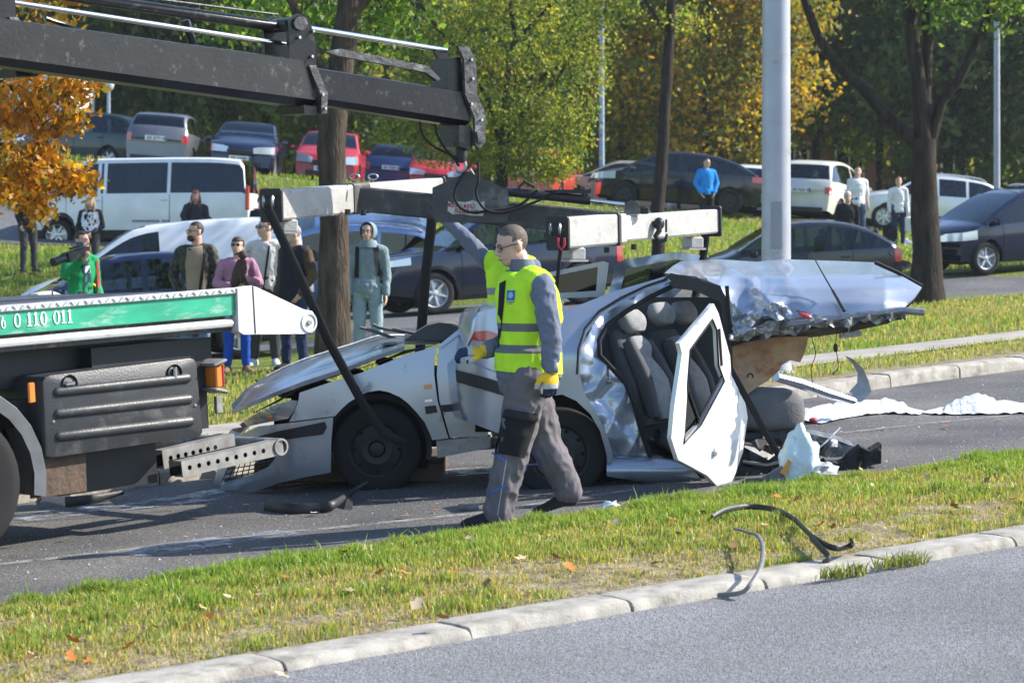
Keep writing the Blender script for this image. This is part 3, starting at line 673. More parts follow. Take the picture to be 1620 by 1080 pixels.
def wheel(parent, c, r, wd, rim, style='spokes', side=-1, name='wheel', n_sp=7, rimr=.66):
    root = bpy.data.objects.new(name, None); root.location = c; link(root, parent)
    w2 = wd/2
    MB().lathe([(r*rimr, -w2*.9), (r*.80, -w2), (r*.93, -w2*.95), (r*.99, -w2*.72), (r, 0), (r*.99, w2*.72), (r*.93, w2*.95), (r*.80, w2), (r*rimr, w2*.9)], n=32, closed=True).build('tyre', M_TYRE, root, smooth=50)
    m = MB(); o = side
    m.lathe([(r*rimr, w2*.9*o), (r*rimr*.96, w2*.86*o), (r*rimr*.90, w2*.55*o), (r*rimr*.88, -.3*w2*o), (r*.3, -.1*w2*o), (0.001, -.1*w2*o)], n=28)
    m.lathe([(r*.17, w2*.2*o), (r*.16, w2*.72*o), (r*.10, w2*.8*o), (.001, w2*.8*o)], n=16)
    if style == 'spokes':
        for k in range(n_sp):
            a = 2*math.pi*k/n_sp+.3; ca, sa = math.cos(a), math.sin(a); pa, pb = -sa, ca
            for (r0, r1, h0, h1, w0, w1) in ((.1, rimr*.93, .72, .82, .065, .045),):
                q = lambda rr, t, y_: (rr*r*ca+t*r*pa, y_*w2*o, rr*r*sa+t*r*pb)
                m.add([q(r0, -w0, h0), q(r0, w0, h0), q(r1, w1, h1), q(r1, -w1, h1), q(r0, -w0, .35), q(r0, w0, .35), q(r1, w1, .45), q(r1, -w1, .45)], [(0, 1, 2, 3), (4, 7, 6, 5), (0, 4, 5, 1), (1, 5, 6, 2), (2, 6, 7, 3), (3, 7, 4, 0)])
    else:
        m.lathe([(r*.2, w2*.55*o), (r*.34, w2*.62*o), (r*.40, w2*.52*o), (r*rimr*.86, w2*.42*o), (r*rimr*.90, w2*.55*o)], n=28)
        for k in range(n_sp):
            a = 2*math.pi*k/n_sp; cxx, czz = .5*r*math.cos(a), .5*r*math.sin(a)
            m.lathe([(.001, w2*.55*o), (r*.045, w2*.552*o)], (cxx, 0, czz), n=8, mi=1)
    m.build('rim', [rim, M_DARK], root, smooth=30)
    return root
def car(name, X, Y, yaw, prof, L, W, pnt, label, cat='car', belt=((-.5, .92), (.5, .86)), xc=.24, xt=.06, xr=-.36, xb=-.45, wb=(.31, -.29), wr=.31, sill=.22, pillars=(-.02,), door_edges=(.2, -.02, -.24), rimm=None, rstyle='spokes', bowf=.22, bowr=.12, wroof=.76, detail='', glass=None, plate='', trim=None, group='parked cars', rake=0, taper=.12, rails=False, z=None, tail='vert', lower=None, lampz=(.62, .76), wglass=None, slope=None, nsp=7, blank=()):
    """x forward. prof: centre-line heights [(x/L, z)], belt the same; xc..xb where the glasshouse begins and ends (fractions of L)."""
    glass = glass or M_GLASS; rimm = rimm or M_ALLOY; trim = trim or M_BLACK
    zz = (H(X, Y)+.11) if z is None else z
    root = empty(name, (X, Y, zz), yaw, label, cat, group)
    if slope is None:
        f = Vector((math.cos(yaw), math.sin(yaw))); h1 = H(X+f.x*1.3, Y+f.y*1.3); h0 = H(X-f.x*1.3, Y-f.y*1.3); slope = math.atan2(h1-h0, 2.6)
        sd_ = Vector((-f.y, f.x)); r_ = math.atan2(H(X+sd_.x*.8, Y+sd_.y*.8)-H(X-sd_.x*.8, Y-sd_.y*.8), 1.6)
        root.rotation_euler = (Matrix.Rotation(yaw, 3, 'Z') @ Matrix.Rotation(-slope, 3, 'Y') @ Matrix.Rotation(r_, 3, 'X')).to_euler()
        root.location.z = (H(X+f.x*1.3, Y+f.y*1.3)+H(X-f.x*1.3, Y-f.y*1.3))/2+.112 if z is None else z
    hW = W/2
    top = lambda x: smooth_prof(prof, x/L); bz = lambda x: pw(x/L, belt)
    hw = lambda x: hW*(1-taper*abs(2*x/L)**4-.02*abs(2*x/L)**2)
    wx = [wb[0]*L, wb[1]*L]; ar = wr*1.16
    def zb(x):
        v = sill+ (.06*sm((abs(x)/L-.40)/.1))
        for c in wx:
            d = abs(x-c)
            if d < ar: v = max(v, wr+math.sqrt(ar*ar-d*d)*.98)
        return v
    st = set([-L/2, L/2]); 
    for k in range(41): st.add(-L/2+L*k/40)
    for c in wx:
        for k in range(-9, 10): st.add(c+ar*k/9*.999)
    feats = [xc*L, xt*L, xr*L, xb*L]+[p*L+d for p in pillars for d in (-.035, .035)]+[e*L for e in door_edges]
    for f in feats: st.add(f)
    st = sorted(st); st2 = [st[0]]
    for s_ in st[1:]:
        if s_-st2[-1] > .012 or any(abs(s_-f) < 1e-6 for f in feats): st2.append(s_)
    st = st2
    gmax = max(top(x)-bz(x) for x in st)
    def deform(p):
        x, y, z_ = p; t = y/hW; u = x/(L/2)
        if u > 0: x -= bowf*sm((u-.45)/.55)*t*t; x -= .10*sm((u-.7)/.3)*max(0, (z_-.55))*1.0
        else: x += bowr*sm((-u-.45)/.55)*t*t
        return (x, y, z_)
    def yprof(x, z_, b0, belt_):
        t = (z_-b0)/max(.05, belt_-b0)
        return hw(x)*(.93+.07*math.sin(min(1, max(0, t))*math.pi*.62+.15)-.035*max(0, t-.55))
    NR = 13
    def section(x):
        b0 = zb(x); be = bz(x); tp = top(x); gh = max(0, tp-be)
        inG = xb*L-.01 <= x <= xc*L+.01
        if not inG:
            # bonnet or boot: belt follows the top edge
            be = min(be, tp-.035)
        ys = []; lo = sill
        for fr in (0, .2, .42, .62, .82, 1.0):
            z_ = b0+(be-b0)*fr; ys.append((yprof(x, z_, lo, bz(x)), z_))
        yb = ys[-1][0]
        if inG and gh > .02:
            g = gh/gmax; ye = yb-(hW-hW*wroof)*g; ze = be+gh-.045*min(1, g*3)
            for fr in (.05, .90, 1.0): ys.append((lerp(yb, ye, fr)+.03*math.sin(math.pi*fr)*g, lerp(be, ze, fr)))
            ys.append((ye*.92, lerp(ze, tp, .6))); ys.append((ye*.6, lerp(ze, tp, .92))); ys.append((ye*.3, tp-.001)); ys.append((0, tp))
        else:
            for fr in (.985, .97, .94): ys.append((yb*fr, lerp(be, tp, (1-fr)*8)))
            ys.append((yb*.85, lerp(be, tp, .75))); ys.append((yb*.6, lerp(be, tp, .93))); ys.append((yb*.3, lerp(be, tp, .99))); ys.append((0, tp))
        return ys
    S = [section(x) for x in st]; n = len(st)
    V = {}
    body = MB(); parts = {}
    vid = []
    allv = []
    for i in range(n):
        for sgn in (-1, 1):
            for j in range(NR): y, z_ = S[i][j]; allv.append(deform((st[i], sgn*y, z_)))
    idx = lambda i, sgn, j: i*2*NR+(0 if sgn < 0 else NR)+j
    buckets = {}
    def put(key, f): buckets.setdefault(key, []).append(f)
    wins = []
    for i in range(n-1):
        xm = (st[i]+st[i+1])/2
        inG = xb*L < xm < xc*L; gh = top(xm)-bz(xm)
        for sgn in (-1, 1):
            for j in range(NR-1):
                f = (idx(i, sgn, j), idx(i, sgn, j+1), idx(i+1, sgn, j+1), idx(i+1, sgn, j))
                key = 'body'
                if inG and j == 6 and gh > .06 and not any(abs(xm-p*L) < .035 for p in pillars):
                    seg = sum(1 for p in pillars if xm < p*L)
                    key = ('side', sgn, seg) if seg not in blank else 'body'
                elif inG and j >= 9 and xm > xt*L+.03: key = 'windscreen'
                elif inG and j >= 9 and xm < xr*L-.03: key = 'rear_window'
                elif 0 < j <= 4 and door_edges and door_edges[-1]*L < xm < door_edges[0]*L and zb(xm) < bz(xm)-.2:
                    seg = sum(1 for e in door_edges[1:-1] if xm < e*L); key = ('door', sgn, seg)
                elif trim and lower and j == 0: key = 'lower'
                put(key, f)
    def mk(key, nm, m, parent, push=0):
        fs = buckets.get(key)
        if not fs: return None
        us = sorted(set(i for f in fs for i in f)); mp = {a: b for b, a in enumerate(us)}
        return MB().add([allv[a] for a in us], [tuple(mp[i] for i in f) for f in fs]).build(nm, m, parent, smooth=42)
    for e, c in ((0, 1), (n-1, -1)): # end caps, subdivided in rows
        for j in range(NR-1):
            put('body', (idx(e, -1, j), idx(e, 1, j), idx(e, 1, j+1), idx(e, -1, j+1)))
    bd = mk('body', 'body', pnt, root)
    mk('windscreen', 'windscreen', wglass or M_GLASS, root); mk('rear_window', 'rear_window', glass, root); mk('lower', 'lower_trim', trim, root)
    for key in list(buckets):
        if key[0] == 'side': mk(key, 'side_window', glass, root)
        if key[0] == 'door':
            d = mk(key, 'door', pnt, root)
            if d is not None:
                # handle and gap line
                e1 = (list(door_edges)[key[2]+1])*L; sg = key[1]
                hm = MB(); x0 = e1+.13; zz_ = bz(x0)-.10; yy = yprof(x0, zz_, sill, bz(x0))
                hm.box(deform((x0, sg*(yy+.012), zz_)), (.17, .03, .03), bev=.01); hm.build('handle', trim if detail == 'blackhandle' else pnt, d)
                for e in (list(door_edges)[key[2]]*L, e1):
                    gm = MB(); rows = []
                    for k in range(9):
                        z_ = lerp(max(zb(e)+.03, sill+.06), bz(e), k/8); y_ = yprof(e, z_, sill, bz(e))+.003
                        rows.append([deform((e+t, sg*y_, z_)) for t in (-.006, .006)])
                    gm.grid(rows).build('door_gap', M_DARK, d)
    # inside: floor pan, seats, wheel wells
    u = MB(); fl = .30
    u.box((0, 0, .36), (L*.86, W-.62, .3)); u.box(((wx[0]+wx[1])/2, 0, .34), (wx[0]-wx[1]-2*ar, W-.12, .22))
    u.box((L*.5-.26-bowf*.5, 0, .42), (.3, W*.7, .34)); u.box((-L*.5+.2+bowr*.5, 0, .45), (.25, W*.74, .36))
    u.build('underbody', M_DARK, root)
    it = MB()
    xs_ = xt*L-.12; it.box((xc*L-.12, 0, bz(xc*L)-.06), (.4, W*.8, .14), bev=.04)
    rows_ = [xs_-.35, xs_-1.2] if L < 4.8 or cat != 'van' else [xs_-.1, xs_-1.0, xs_-1.9]
    for sx in rows_:
        if sx < xb*L+.25: continue
        for sy in (-.36, .36):
            it.box((sx, sy*W/1.75, .62+(.25 if cat == 'van' else 0)), (.5, .46, .16), bev=.05); it.box((sx-.25, sy*W/1.75, .88+(.25 if cat == 'van' else 0)), (.14, .46, .56), (0, -.2, 0), bev=.05); it.box((sx-.33, sy*W/1.75, 1.2+(.25 if cat == 'van' else 0)), (.09, .26, .16), (0, -.2, 0), bev=.04)
    it.box(((xb*L+xc*L)/2, 0, .5), ((xc-xb)*L*.94, W*.86, .06)); it.build('interior', M_INT, root)
    for c in wx:
        for sg in (-1, 1):
            wheel(root, (c, sg*(hw(c)-.115), wr), wr, .2, rimm, rstyle, sg, n_sp=nsp)
    # mirrors
    xm_ = xc*L-.28
    for sg in (-1, 1):
        y_ = yprof(xm_, bz(xm_), sill, bz(xm_)); m = MB(); m.box((xm_, sg*(y_+.10), bz(xm_)+.07), (.11, .19, .13), bev=.04); m.box((xm_, sg*(y_+.01), bz(xm_)+.02), (.06, .1, .05)); m.build('mirror', pnt if detail != 'blackmirror' else trim, root)
    # lamps: wrap round the corners
    hx = L/2
    for sg in (-1, 1):
        m = MB(); g = []
        z0, z1 = lampz
        for k in range(7):
            t = k/6; row = []
            for q in range(4):
                z_ = lerp(z0+.03*t, min(z1+.07*t, top(hx-.06-.42*t)-.012), q/3)
                if t < .5: yy = lerp(.42, .92, t/.5)*hw(hx); xx = hx+.008
                else: xx = hx+.008-lerp(0, .34, (t-.5)/.5); yy = max(yprof(xx, z_, sill, bz(xx)), hw(hx)*.93)+.008
                row.append(deform((xx, sg*yy, z_)))
            g.append(row)
        m.grid(g).build('headlight', M_HL, root)
        m = MB(); g = []
        ztop = min(bz(-hx)+.02, top(-hx+.05)-.05)
        if tail == 'vert': za, zb_, ya, xl = .70, ztop, .84, .12
        elif tail == 'tall': za, zb_, ya, xl = .85, 1.35, .86, .06
        else: za, zb_, ya, xl = .82, ztop+.03, .70, .26
        for k in range(7):
            t = k/6; row = []
            for q in range(5):
                z_ = lerp(za, zb_, q/4)
                if t < .5: yy = lerp(ya, .95, t/.5)*yprof(-hx, z_, sill, bz(-hx)); xx = -hx-.008
                else: xx = -hx-.008+lerp(0, xl, (t-.5)/.5); yy = yprof(xx, z_, sill, bz(xx))+.008
                row.append(deform((xx, sg*yy, z_)))
            g.append(row)
        tl = m.grid(g).build('tail_light', M_TL, root)
    # grille, bumper slots, plates
    m = MB(); m.box((hx+.002, 0, .62), (.03, W*.38, .11), bev=.01); m.box((hx+.004, 0, .36), (.03, W*.55, .12), bev=.01); m.build('grille', M_BLACK, root)
    m = MB(); m.box((-hx+.0, 0, .30), (.03, W*.7, .12), bev=.01); m.build('bumper_insert', M_BLACK, root)
    for sx, pz in ((1, .47), (-1, .78 if tail != 'tall' else .72)):
        m = MB(); m.box((sx*(hx+.014), 0, pz), (.012, .52, .115)); pl = m.build('number_plate', M_PLATE, root)
        m = MB(); m.box((sx*(hx+.021), sx*-.24*1 if False else (-.238 if sx < 0 else .238)*-1*(-1), pz), (.004, .04, .11)); m.build('plate_band', M_PLB, pl)
        m = MB(); glyphs(m, plate or 'BG 418-KV', (sx*(hx+.0205), -.2*sx, pz-.035), (0, sx, 0), (0, 0, 1), .07, .002); m.build('plate_text', M_INK, pl)['kind'] = 'stuff'
    # wipers, roof rails, antenna
    if rails:
        for sg in (-1, 1):
            m = MB(); y_ = hW*wroof*.9; pts = [(lerp(xt*L-.1, xr*L+.1, k/10), sg*y_, top(lerp(xt*L-.1, xr*L+.1, k/10))+(.035 if 0 < k < 10 else -.01)) for k in range(11)]; m.tube(pts, .016, 6); m.build('roof_rail', M_ALLOY if rails == 'alu' else M_BLACK, root)
    return root, dict(top=top, bz=bz, yprof=yprof, deform=deform, L=L, W=W, sill=sill, hx=hx)
def smash(root, L):
    r_ = random.Random(3)
    for k in range(7):
        mb = MB(); c = Vector((-L/2+r_.uniform(-.06, .25), r_.uniform(.1, .8), r_.uniform(.5, 1.0))); p_ = [c+Vector((r_.uniform(-.2, .2), r_.uniform(-.12, .2), r_.uniform(-.2, .2))) for _ in range(4)]; mb.prism(p_, (.02, .02, .01)); mb.build('crumpled_panel', (pGr, M_ALLOY, M_BLACK)[k % 3], root, smooth=0)
def img_yaw(deg): return R(deg)   # 180 = nose to the left of the picture, 0 = to the right, -90 = towards the viewer
HATCH = [(-.5, .78), (-.485, .96), (-.46, 1.05), (-.40, 1.30), (-.30, 1.43), (-.12, 1.475), (.02, 1.46), (.10, 1.38), (.26, 1.02), (.30, .98), (.42, .87), (.485, .74), (.5, .62)]
MPV = [(-.5, .80), (-.48, 1.0), (-.455, 1.1), (-.41, 1.42), (-.34, 1.55), (-.15, 1.62), (.04, 1.58), (.14, 1.44), (.33, 1.04), (.36, 1.0), (.44, .9), (.488, .76), (.5, .64)]
SEDAN = [(-.5, .80), (-.49, .95), (-.40, 1.02), (-.36, 1.05), (-.22, 1.36), (-.1, 1.43), (.03, 1.42), (.1, 1.34), (.25, 1.0), (.29, .95), (.42, .86), (.485, .74), (.5, .62)]
FAST = [(-.5, .80), (-.488, .98), (-.46, 1.04), (-.36, 1.26), (-.22, 1.42), (-.06, 1.475), (.04, 1.46), (.14, 1.36), (.32, 1.0), (.35, .96), (.44, .86), (.487, .74), (.5, .62)]
SUV = [(-.5, .9), (-.485, 1.08), (-.465, 1.18), (-.41, 1.48), (-.34, 1.62), (-.15, 1.70), (.02, 1.68), (.09, 1.58), (.235, 1.16), (.27, 1.11), (.42, 1.02), (.485, .92), (.5, .76)]
VAN = [(-.5, .9), (-.492, 1.1), (-.488, 1.2), (-.478, 1.75), (-.455, 1.90), (-.3, 1.95), (.16, 1.93), (.24, 1.84), (.385, 1.25), (.41, 1.2), (.46, 1.02), (.49, .86), (.5, .7)]
LCV = [(-.5, .85), (-.492, 1.0), (-.485, 1.15), (-.472, 1.62), (-.44, 1.78), (-.25, 1.83), (.02, 1.80), (.12, 1.68), (.30, 1.15), (.33, 1.10), (.43, .98), (.487, .82), (.5, .66)]
BL0 = ((-.5, .95), (.3, .90), (.5, .84))
pS = paint('silver_paint', (.50, .52, .55), .7); pDB = paint('navy_paint', (.007, .013, .042), .2, .15); pWh = paint('white_paint', (.72, .74, .77), 0, .3); pBk = paint('black_paint', (.010, .011, .016), .1, .15); pLB = paint('light_blue_paint', (.22, .32, .52), .55); pRed = paint('red_paint', (.42, .015, .02), .1); pGr = paint('grey_paint', (.16, .17, .19), .5); pTan = paint('tan_paint', (.38, .33, .25), .4); pIv = paint('ivory_paint', (.60, .58, .52), 0)
def at(px, Y): return (px-CX)/F*Y
# row along the side street
car('parked_car', at(208, 33.2), 33.2, img_yaw(196), SEDAN, 4.5, 1.76, pDB, 'dark blue saloon parked behind the shoulder cameraman', belt=BL0, xc=.27, xt=.05, xr=-.16, xb=-.385, wb=(.30, -.29), door_edges=(.2, -.03, -.26), pillars=(-.03, -.2), lampz=(.6, .72))
car('delivery_van', at(262, 37.5), 37.5, img_yaw(190), LCV, 4.4, 1.82, pWh, 'white windowless delivery van behind the man in the camouflage jacket', 'van', belt=((-.5, 1.05), (.5, .98)), xc=.31, xt=.04, xr=-.455, xb=-.485, wb=(.31, -.30), wr=.31, pillars=(.0,), blank=(1,), door_edges=(.22, .0), tail='tall', rstyle='steel', rimm=M_RIMD, glass=M_GLASSD, bowf=.3)
car('parked_car', at(520, 47.6), 47.6, img_yaw(184), MPV, 4.55, 1.78, pLB, 'light blue estate car behind the thick trunk and the hooded man', belt=((-.5, 1.0), (.5, .9)), xc=.28, xt=.06, xr=-.40, xb=-.462, wb=(.30, -.29), pillars=(0, -.2), door_edges=(.2, 0, -.24), tail='vert', rails='alu')
car('parked_suv', at(775, 44.6), 44.6, img_yaw(205), SUV, 4.7, 1.88, pDB, 'dark navy off-roader with silver wheels behind the worker in the yellow vest', belt=((-.5, 1.12), (.5, 1.04)), xc=.25, xt=.05, xr=-.40, xb=-.47, wb=(.30, -.30), wr=.365, sill=.3, pillars=(-.02, -.22), door_edges=(.19, -.02, -.25), rails='alu', lower=True, lampz=(.84, .93), bowf=.26, nsp=6)
cr_, _ = car('crashed_car', at(1262, 45.5), 45.5, img_yaw(182), FAST, 3.7, 1.7, paint('charcoal_paint', (.03, .034, .042), .4, .2), 'dark hatchback with a smashed rear behind the tall grey pole', belt=BL0, xc=.31, xt=.07, xr=-.34, xb=-.45, wb=(.31, -.29), pillars=(-.02, -.2), door_edges=(.22, -.02, -.24))
car('parked_car', at(1610, 50), 50, img_yaw(206), MPV, 4.3, 1.8, pDB, 'dark blue people carrier with silver wheels at the right edge', belt=((-.5, 1.02), (.5, .92)), xc=.34, xt=.09, xr=-.40, xb=-.46, wb=(.32, -.30), wr=.32, pillars=(.03, -.2), door_edges=(.23, .02, -.22), lampz=(.66, .80), bowf=.36, plate='NS 052', nsp=5)
smash(cr_, 3.7)
# white minibus in the lane
vn, vi = car('minibus', at(225, 53.2), 53.2, img_yaw(176), VAN, 4.85, 1.92, pWh, 'white minibus with dark side windows parked below the grass bank', 'van', belt=((-.5, 1.18), (.3, 1.14), (.5, 1.1)), xc=.385, xt=.22, xr=-.458, xb=-.488, wb=(.33, -.28), wr=.335, sill=.26, pillars=(.145, .12, -.155), door_edges=(.30, .13, -.16), tail='tall', glass=M_GLASSD, lower=True, bowf=.36, bowr=.05, wroof=.82, detail='blackmirror', z=1.42, slope=0)
m = MB()
for k in range(15):
    if k != 11: m.box((-.02-k*.052, .9635, .62), (.036, .003, (.05, .042, .05, .046)[k % 4]))
sl = m.build('side_lettering', mat('letter_blue', (.16, .18, .3), .5), vn); sl['kind'] = 'stuff'
# upper parking row
car('parked_car', at(142, 64), 64, img_yaw(152), HATCH, 4.0, 1.7, paint('dark_green_paint', (.012, .03, .028), .3), 'dark hatchback half hidden by the orange leaves', belt=BL0)
car('parked_car', at(260, 62), 62, img_yaw(90), HATCH, 3.8, 1.66, pGr, 'grey hatchback seen from behind above the minibus', belt=BL0, bowr=.16, plate='BG 377-RT')
car('parked_car', at(390, 62.5), 62.5, img_yaw(-90), HATCH, 3.8, 1.68, pDB, 'small dark blue hatchback facing the viewer on the upper lot', belt=BL0, plate='BG 1102-AD', lampz=(.60, .75))
car('parked_car', at(520, 64.5), 64.5, img_yaw(-90), HATCH, 3.9, 1.7, pRed, 'red hatchback partly hidden by the thick trunk', belt=BL0, lampz=(.60, .78))
car('parked_car', at(632, 71), 71, img_yaw(84), HATCH, 3.8, 1.68, paint('blue_paint', (.03, .05, .14), .3), 'dark blue hatchback with red lamps deep in the shade of the trees', belt=BL0)
car('parked_car', at(694, 70), 70, img_yaw(-92), HATCH, 3.8, 1.68, pRed, 'red hatchback half hidden behind the small forking tree', belt=BL0)
car('parked_car', at(848, 66.5), 66.5, img_yaw(80), HATCH, 3.8, 1.68, paint('orange_red_paint', (.55, .05, .03), .1), 'bright red car glimpsed under the branches left of the black hatchback', belt=BL0)
car('parked_car', at(985, 68.5), 68.5, img_yaw(178), SEDAN, 4.2, 1.68, pTan, 'small beige saloon behind the nose of the black hatchback', belt=BL0, xc=.27, xt=.05, xr=-.16, xb=-.385)
car('parked_car', at(1065, 63), 63, img_yaw(183), FAST, 4.28, 1.78, pBk, 'black hatchback with black wheels behind the person in the blue jacket', belt=((-.5, .98), (.5, .88)), xc=.34, xt=.08, xr=-.3, xb=-.46, wb=(.31, -.30), wr=.32, pillars=(-.01, -.19), door_edges=(.22, -.01, -.24), rimm=M_RIMD, tail='tall2', rstyle='steel', lampz=(.66, .8), bowf=.32)
car('parked_car', at(1212, 66), 66, img_yaw(60), HATCH, 3.9, 1.7, pWh, 'white hatchback hidden mostly by the tall grey pole', belt=BL0, tail='vert')
car('parked_car', at(1300, 65), 65, img_yaw(66), MPV, 3.9, 1.68, pIv, 'ivory high-roofed hatchback seen from behind right of the pole', belt=((-.5, 1.02), (.5, .92)), xr=-.40, xb=-.46, xc=.3, xt=.1)
car('parked_car', at(1462, 64.5), 64.5, img_yaw(184), HATCH, 4.0, 1.73, paint('white_metal_paint', (.66, .68, .69), .3), 'white hatchback behind the woman with red hair', belt=BL0, xc=.27, wr=.32, pillars=(-.02, -.21), rails='alu', wb=(.31, -.31))
car('parked_car', at(1610, 69), 69, img_yaw(186), MPV, 4.5, 1.76, pS, 'silver estate car with roof rails behind the thin pole', belt=((-.5, 1.0), (.5, .9)), xr=-.40, xb=-.46, xc=.28, xt=.07, rails='alu')
# ---------------------------------------------------------------- tow truck with loader crane
TO = G(0, 880)
ut = Vector((.722, .692, .055*.722+.012*.692)).normalized(); nt_ = Vector((-.692, .722, -.055*.692+.012*.722)).normalized()
ut = (ut).normalized(); upv = ut.cross(nt_).normalized(); nt_ = upv.cross(ut)
TM = Matrix((ut, nt_, upv)).transposed()
def TS(px, py, n=0.0):      # photo point -> (s, n, h) on the truck's side plane
    d = P(px, py, 1)-Vector((0, 0, CH)); o = Vector((0, 0, CH)); pl = TO+nt_*n
    t = (pl-o).dot(nt_)/d.dot(nt_); q = TM.transposed() @ (o+d*t-TO); return Vector((q.x, n, q.z))
truck = empty('tow_truck', TO, 0, 'green and white recovery truck with a black loader crane', 'truck'); truck.rotation_euler = TM.to_euler()
M_TRW = mat('truck_white', (.72, .72, .70), .45, var=.06, scale=4, dirt=(.25, .22, .18), dirt_amt=.22, dscale=5)
M_TRG = mat('truck_green', (.025, .36, .21), .38, var=.25, scale=3, dirt=(.42, .55, .47), dirt_amt=.3, dscale=4, stretch=(1, 1, 3))
M_CHK = mat('checker_plate', (.55, .55, .55), .45, .6, var=.25, scale=30)
M_BOOM = mat('boom_paint', (.009, .009, .011), .33, 0, spec=.4, var=.4, scale=5, bump=.12, bscale=45, dirt=(.11, .11, .11), dirt_amt=.12, dscale=16)
M_BOOMG = mat('boom_grey', (.06, .06, .062), .5, .2, var=.35, scale=9, bump=.4, bscale=30, dirt=(.3, .3, .29), dirt_amt=.25, dscale=8)
M_LOCK = mat('locker_plastic', (.035, .038, .042), .42, var=.2, scale=5, bump=.25, bscale=80, dirt=(.12, .12, .12), dirt_amt=.2, dscale=5)
M_RUST = mat('rusty_steel', (.10, .065, .045), .85, var=.4, scale=8, bump=.5, bscale=40)
M_GALV = mat('galvanised', (.33, .32, .30), .5, .5, var=.3, scale=9, dirt=(.16, .12, .09), dirt_amt=.3, dscale=8)
a = TS(0, 482); b = TS(372, 459); hd = (a.z+b.z)/2; print('deck height', a.z, b.z, 's', a.x, b.x)
s1 = b.x; s0 = s1-6.2; TW = 2.35
hg0 = (TS(0, 490).z+TS(372, 466).z)/2; hg1 = (TS(0, 528).z+TS(372, 502).z)/2; hr = (TS(0, 545).z+TS(368, 516).z)/2
m = MB(); m.box(((s0+s1)/2, TW/2, hd-.035), (s1-s0-.02, TW-.06, .05)); m.box(((s0+s1)/2, TW/2, hg1+.03), (s1-s0-.1, TW-.12, .10)); deck = m.build('deck', M_BOOMG, truck)
m = MB(); m.box(((s0+s1)/2, .035, (hd+hg0)/2), (s1-s0, .085, hd-hg0+.012), bev=.006)
m.build('deck_rim', M_CHK, truck)
k = int((s1-s0)/.05); m = MB()
for i in range(k): m.box((s0+.03+i*.05, -.011, (hd+hg0)/2+.002), (.026, .006, .007), (0, .7 if i % 2 else -.7, 0))
r_ = m.build('tread_bars', M_CHK, deck); r_['kind'] = 'stuff'
m = MB(); m.box(((s0+s1)/2, .045, (hg0+hg1)/2), (s1-s0-.012, .07, hg0-hg1-.004), bev=.004); gp = m.build('green_side_panel', M_TRG, truck)
# telephone number on the panel
lo = TS(1, 521); hi = TS(1, 499); hh = hi.z-lo.z
m = MB()
def serif_digits(mb, txt, s_, z_, h_, y_):
    w_ = h_*.16
    for ch in txt:
        if ch == '1':
            mb.box((s_+h_*.18, y_, z_+h_/2), (w_, .004, h_)); mb.box((s_+h_*.18, y_, z_+h_*.04), (w_*2.4, .004, h_*.08)); mb.box((s_+h_*.09, y_, z_+h_*.87), (w_, .0038, h_*.09), (0, -.5, 0)); s_ += h_*.56
        elif ch == '0':
            ro, ri = [], []
            n_ = 24
            for k_ in range(n_):
                a_ = 2*math.pi*k_/n_; ro.append((s_+h_*.28+h_*.28*math.cos(a_), z_+h_/2+h_*.5*math.sin(a_))); ri.append((s_+h_*.28+h_*.15*math.cos(a_), z_+h_/2+h_*.42*math.sin(a_)))
            vs = [(x_, y_+e, q_) for e in (.002, -.002) for (x_, q_) in ro+ri]; N = 2*n_; fs = []
            for k_ in range(n_):
                j_ = (k_+1) % n_; fs += [(k_, j_, n_+j_, n_+k_), (N+j_, N+k_, N+n_+k_, N+n_+j_), (k_, N+k_, N+j_, j_), (n_+k_, n_+j_, N+n_+j_, N+n_+k_)]
            mb.add(vs, fs); s_ += h_*.7
        elif ch == '6':
            serif_digits(mb, '0', s_, z_, h_*.62, y_); mb.box((s_+h_*.1, y_, z_+h_*.6), (w_*.9, .004, h_*.5), (0, .25, 0)); s_ += h_*.66
        else: s_ += h_*.42
    return s_
e_ = serif_digits(MB(), '0 110 011', 0, 0, hh, 0); tgt = TS(112, 505).x
serif_digits(m, '06 0 110 011', tgt-e_+.03-hh*1.78, lo.z+.003, hh, .0075); m.build('panel_lettering', mat('letter_white', (.8, .82, .8), .5), gp)['kind'] = 'stuff'
m = MB(); m.tube([(s0, .03, hr+.012), (s1-.02, .03, hr+.012)], .026, 8); m.build('side_rail', M_TRW, truck)
m = MB(); m.box(((s0+s1)/2, .09, hr-.015), (s1-s0, .06, .05)); m.build('rail_beam', M_BOOMG, truck)
# white end arm with roller
pts = [TS(*q) for q in ((374, 456), (397, 452), (404, 454), (440, 471), (478, 489), (492, 492), (499, 503), (499, 515), (492, 526), (478, 528), (384, 529), (376, 524))]
for far in (0, TW-.09):
    m = MB(); m.prism([q+Vector((0, far-.012, 0)) for q in pts], (0, .09, 0)); ea = m.build('end_arm', M_TRW, truck, smooth=25)
    c = TS(487, 510)+Vector((0, far-.012, 0)); m = MB(); m.lathe([(.001, -.012), (.016, -.012), (.018, -.002), (.018, .004)], c, n=14); m.build('roller_bolt', M_STEEL, ea)
    m = MB(); m.lathe([(.05, -.006), (.062, -.009), (.066, -.004), (.066, .004)], c, n=24); m.build('roller_ring', M_TRW, ea)
    q = TS(400, 490); m = MB(); m.box((q.x, far-.014, q.z), (.006, .004, .30)); m.build('arm_seam', M_BLACK, ea)
m = MB(); c = TS(487, 510); m.cyl((c.x, .1, c.z), (c.x, TW-.1, c.z), .055, 18); m.build('rear_roller', M_GALV, truck)
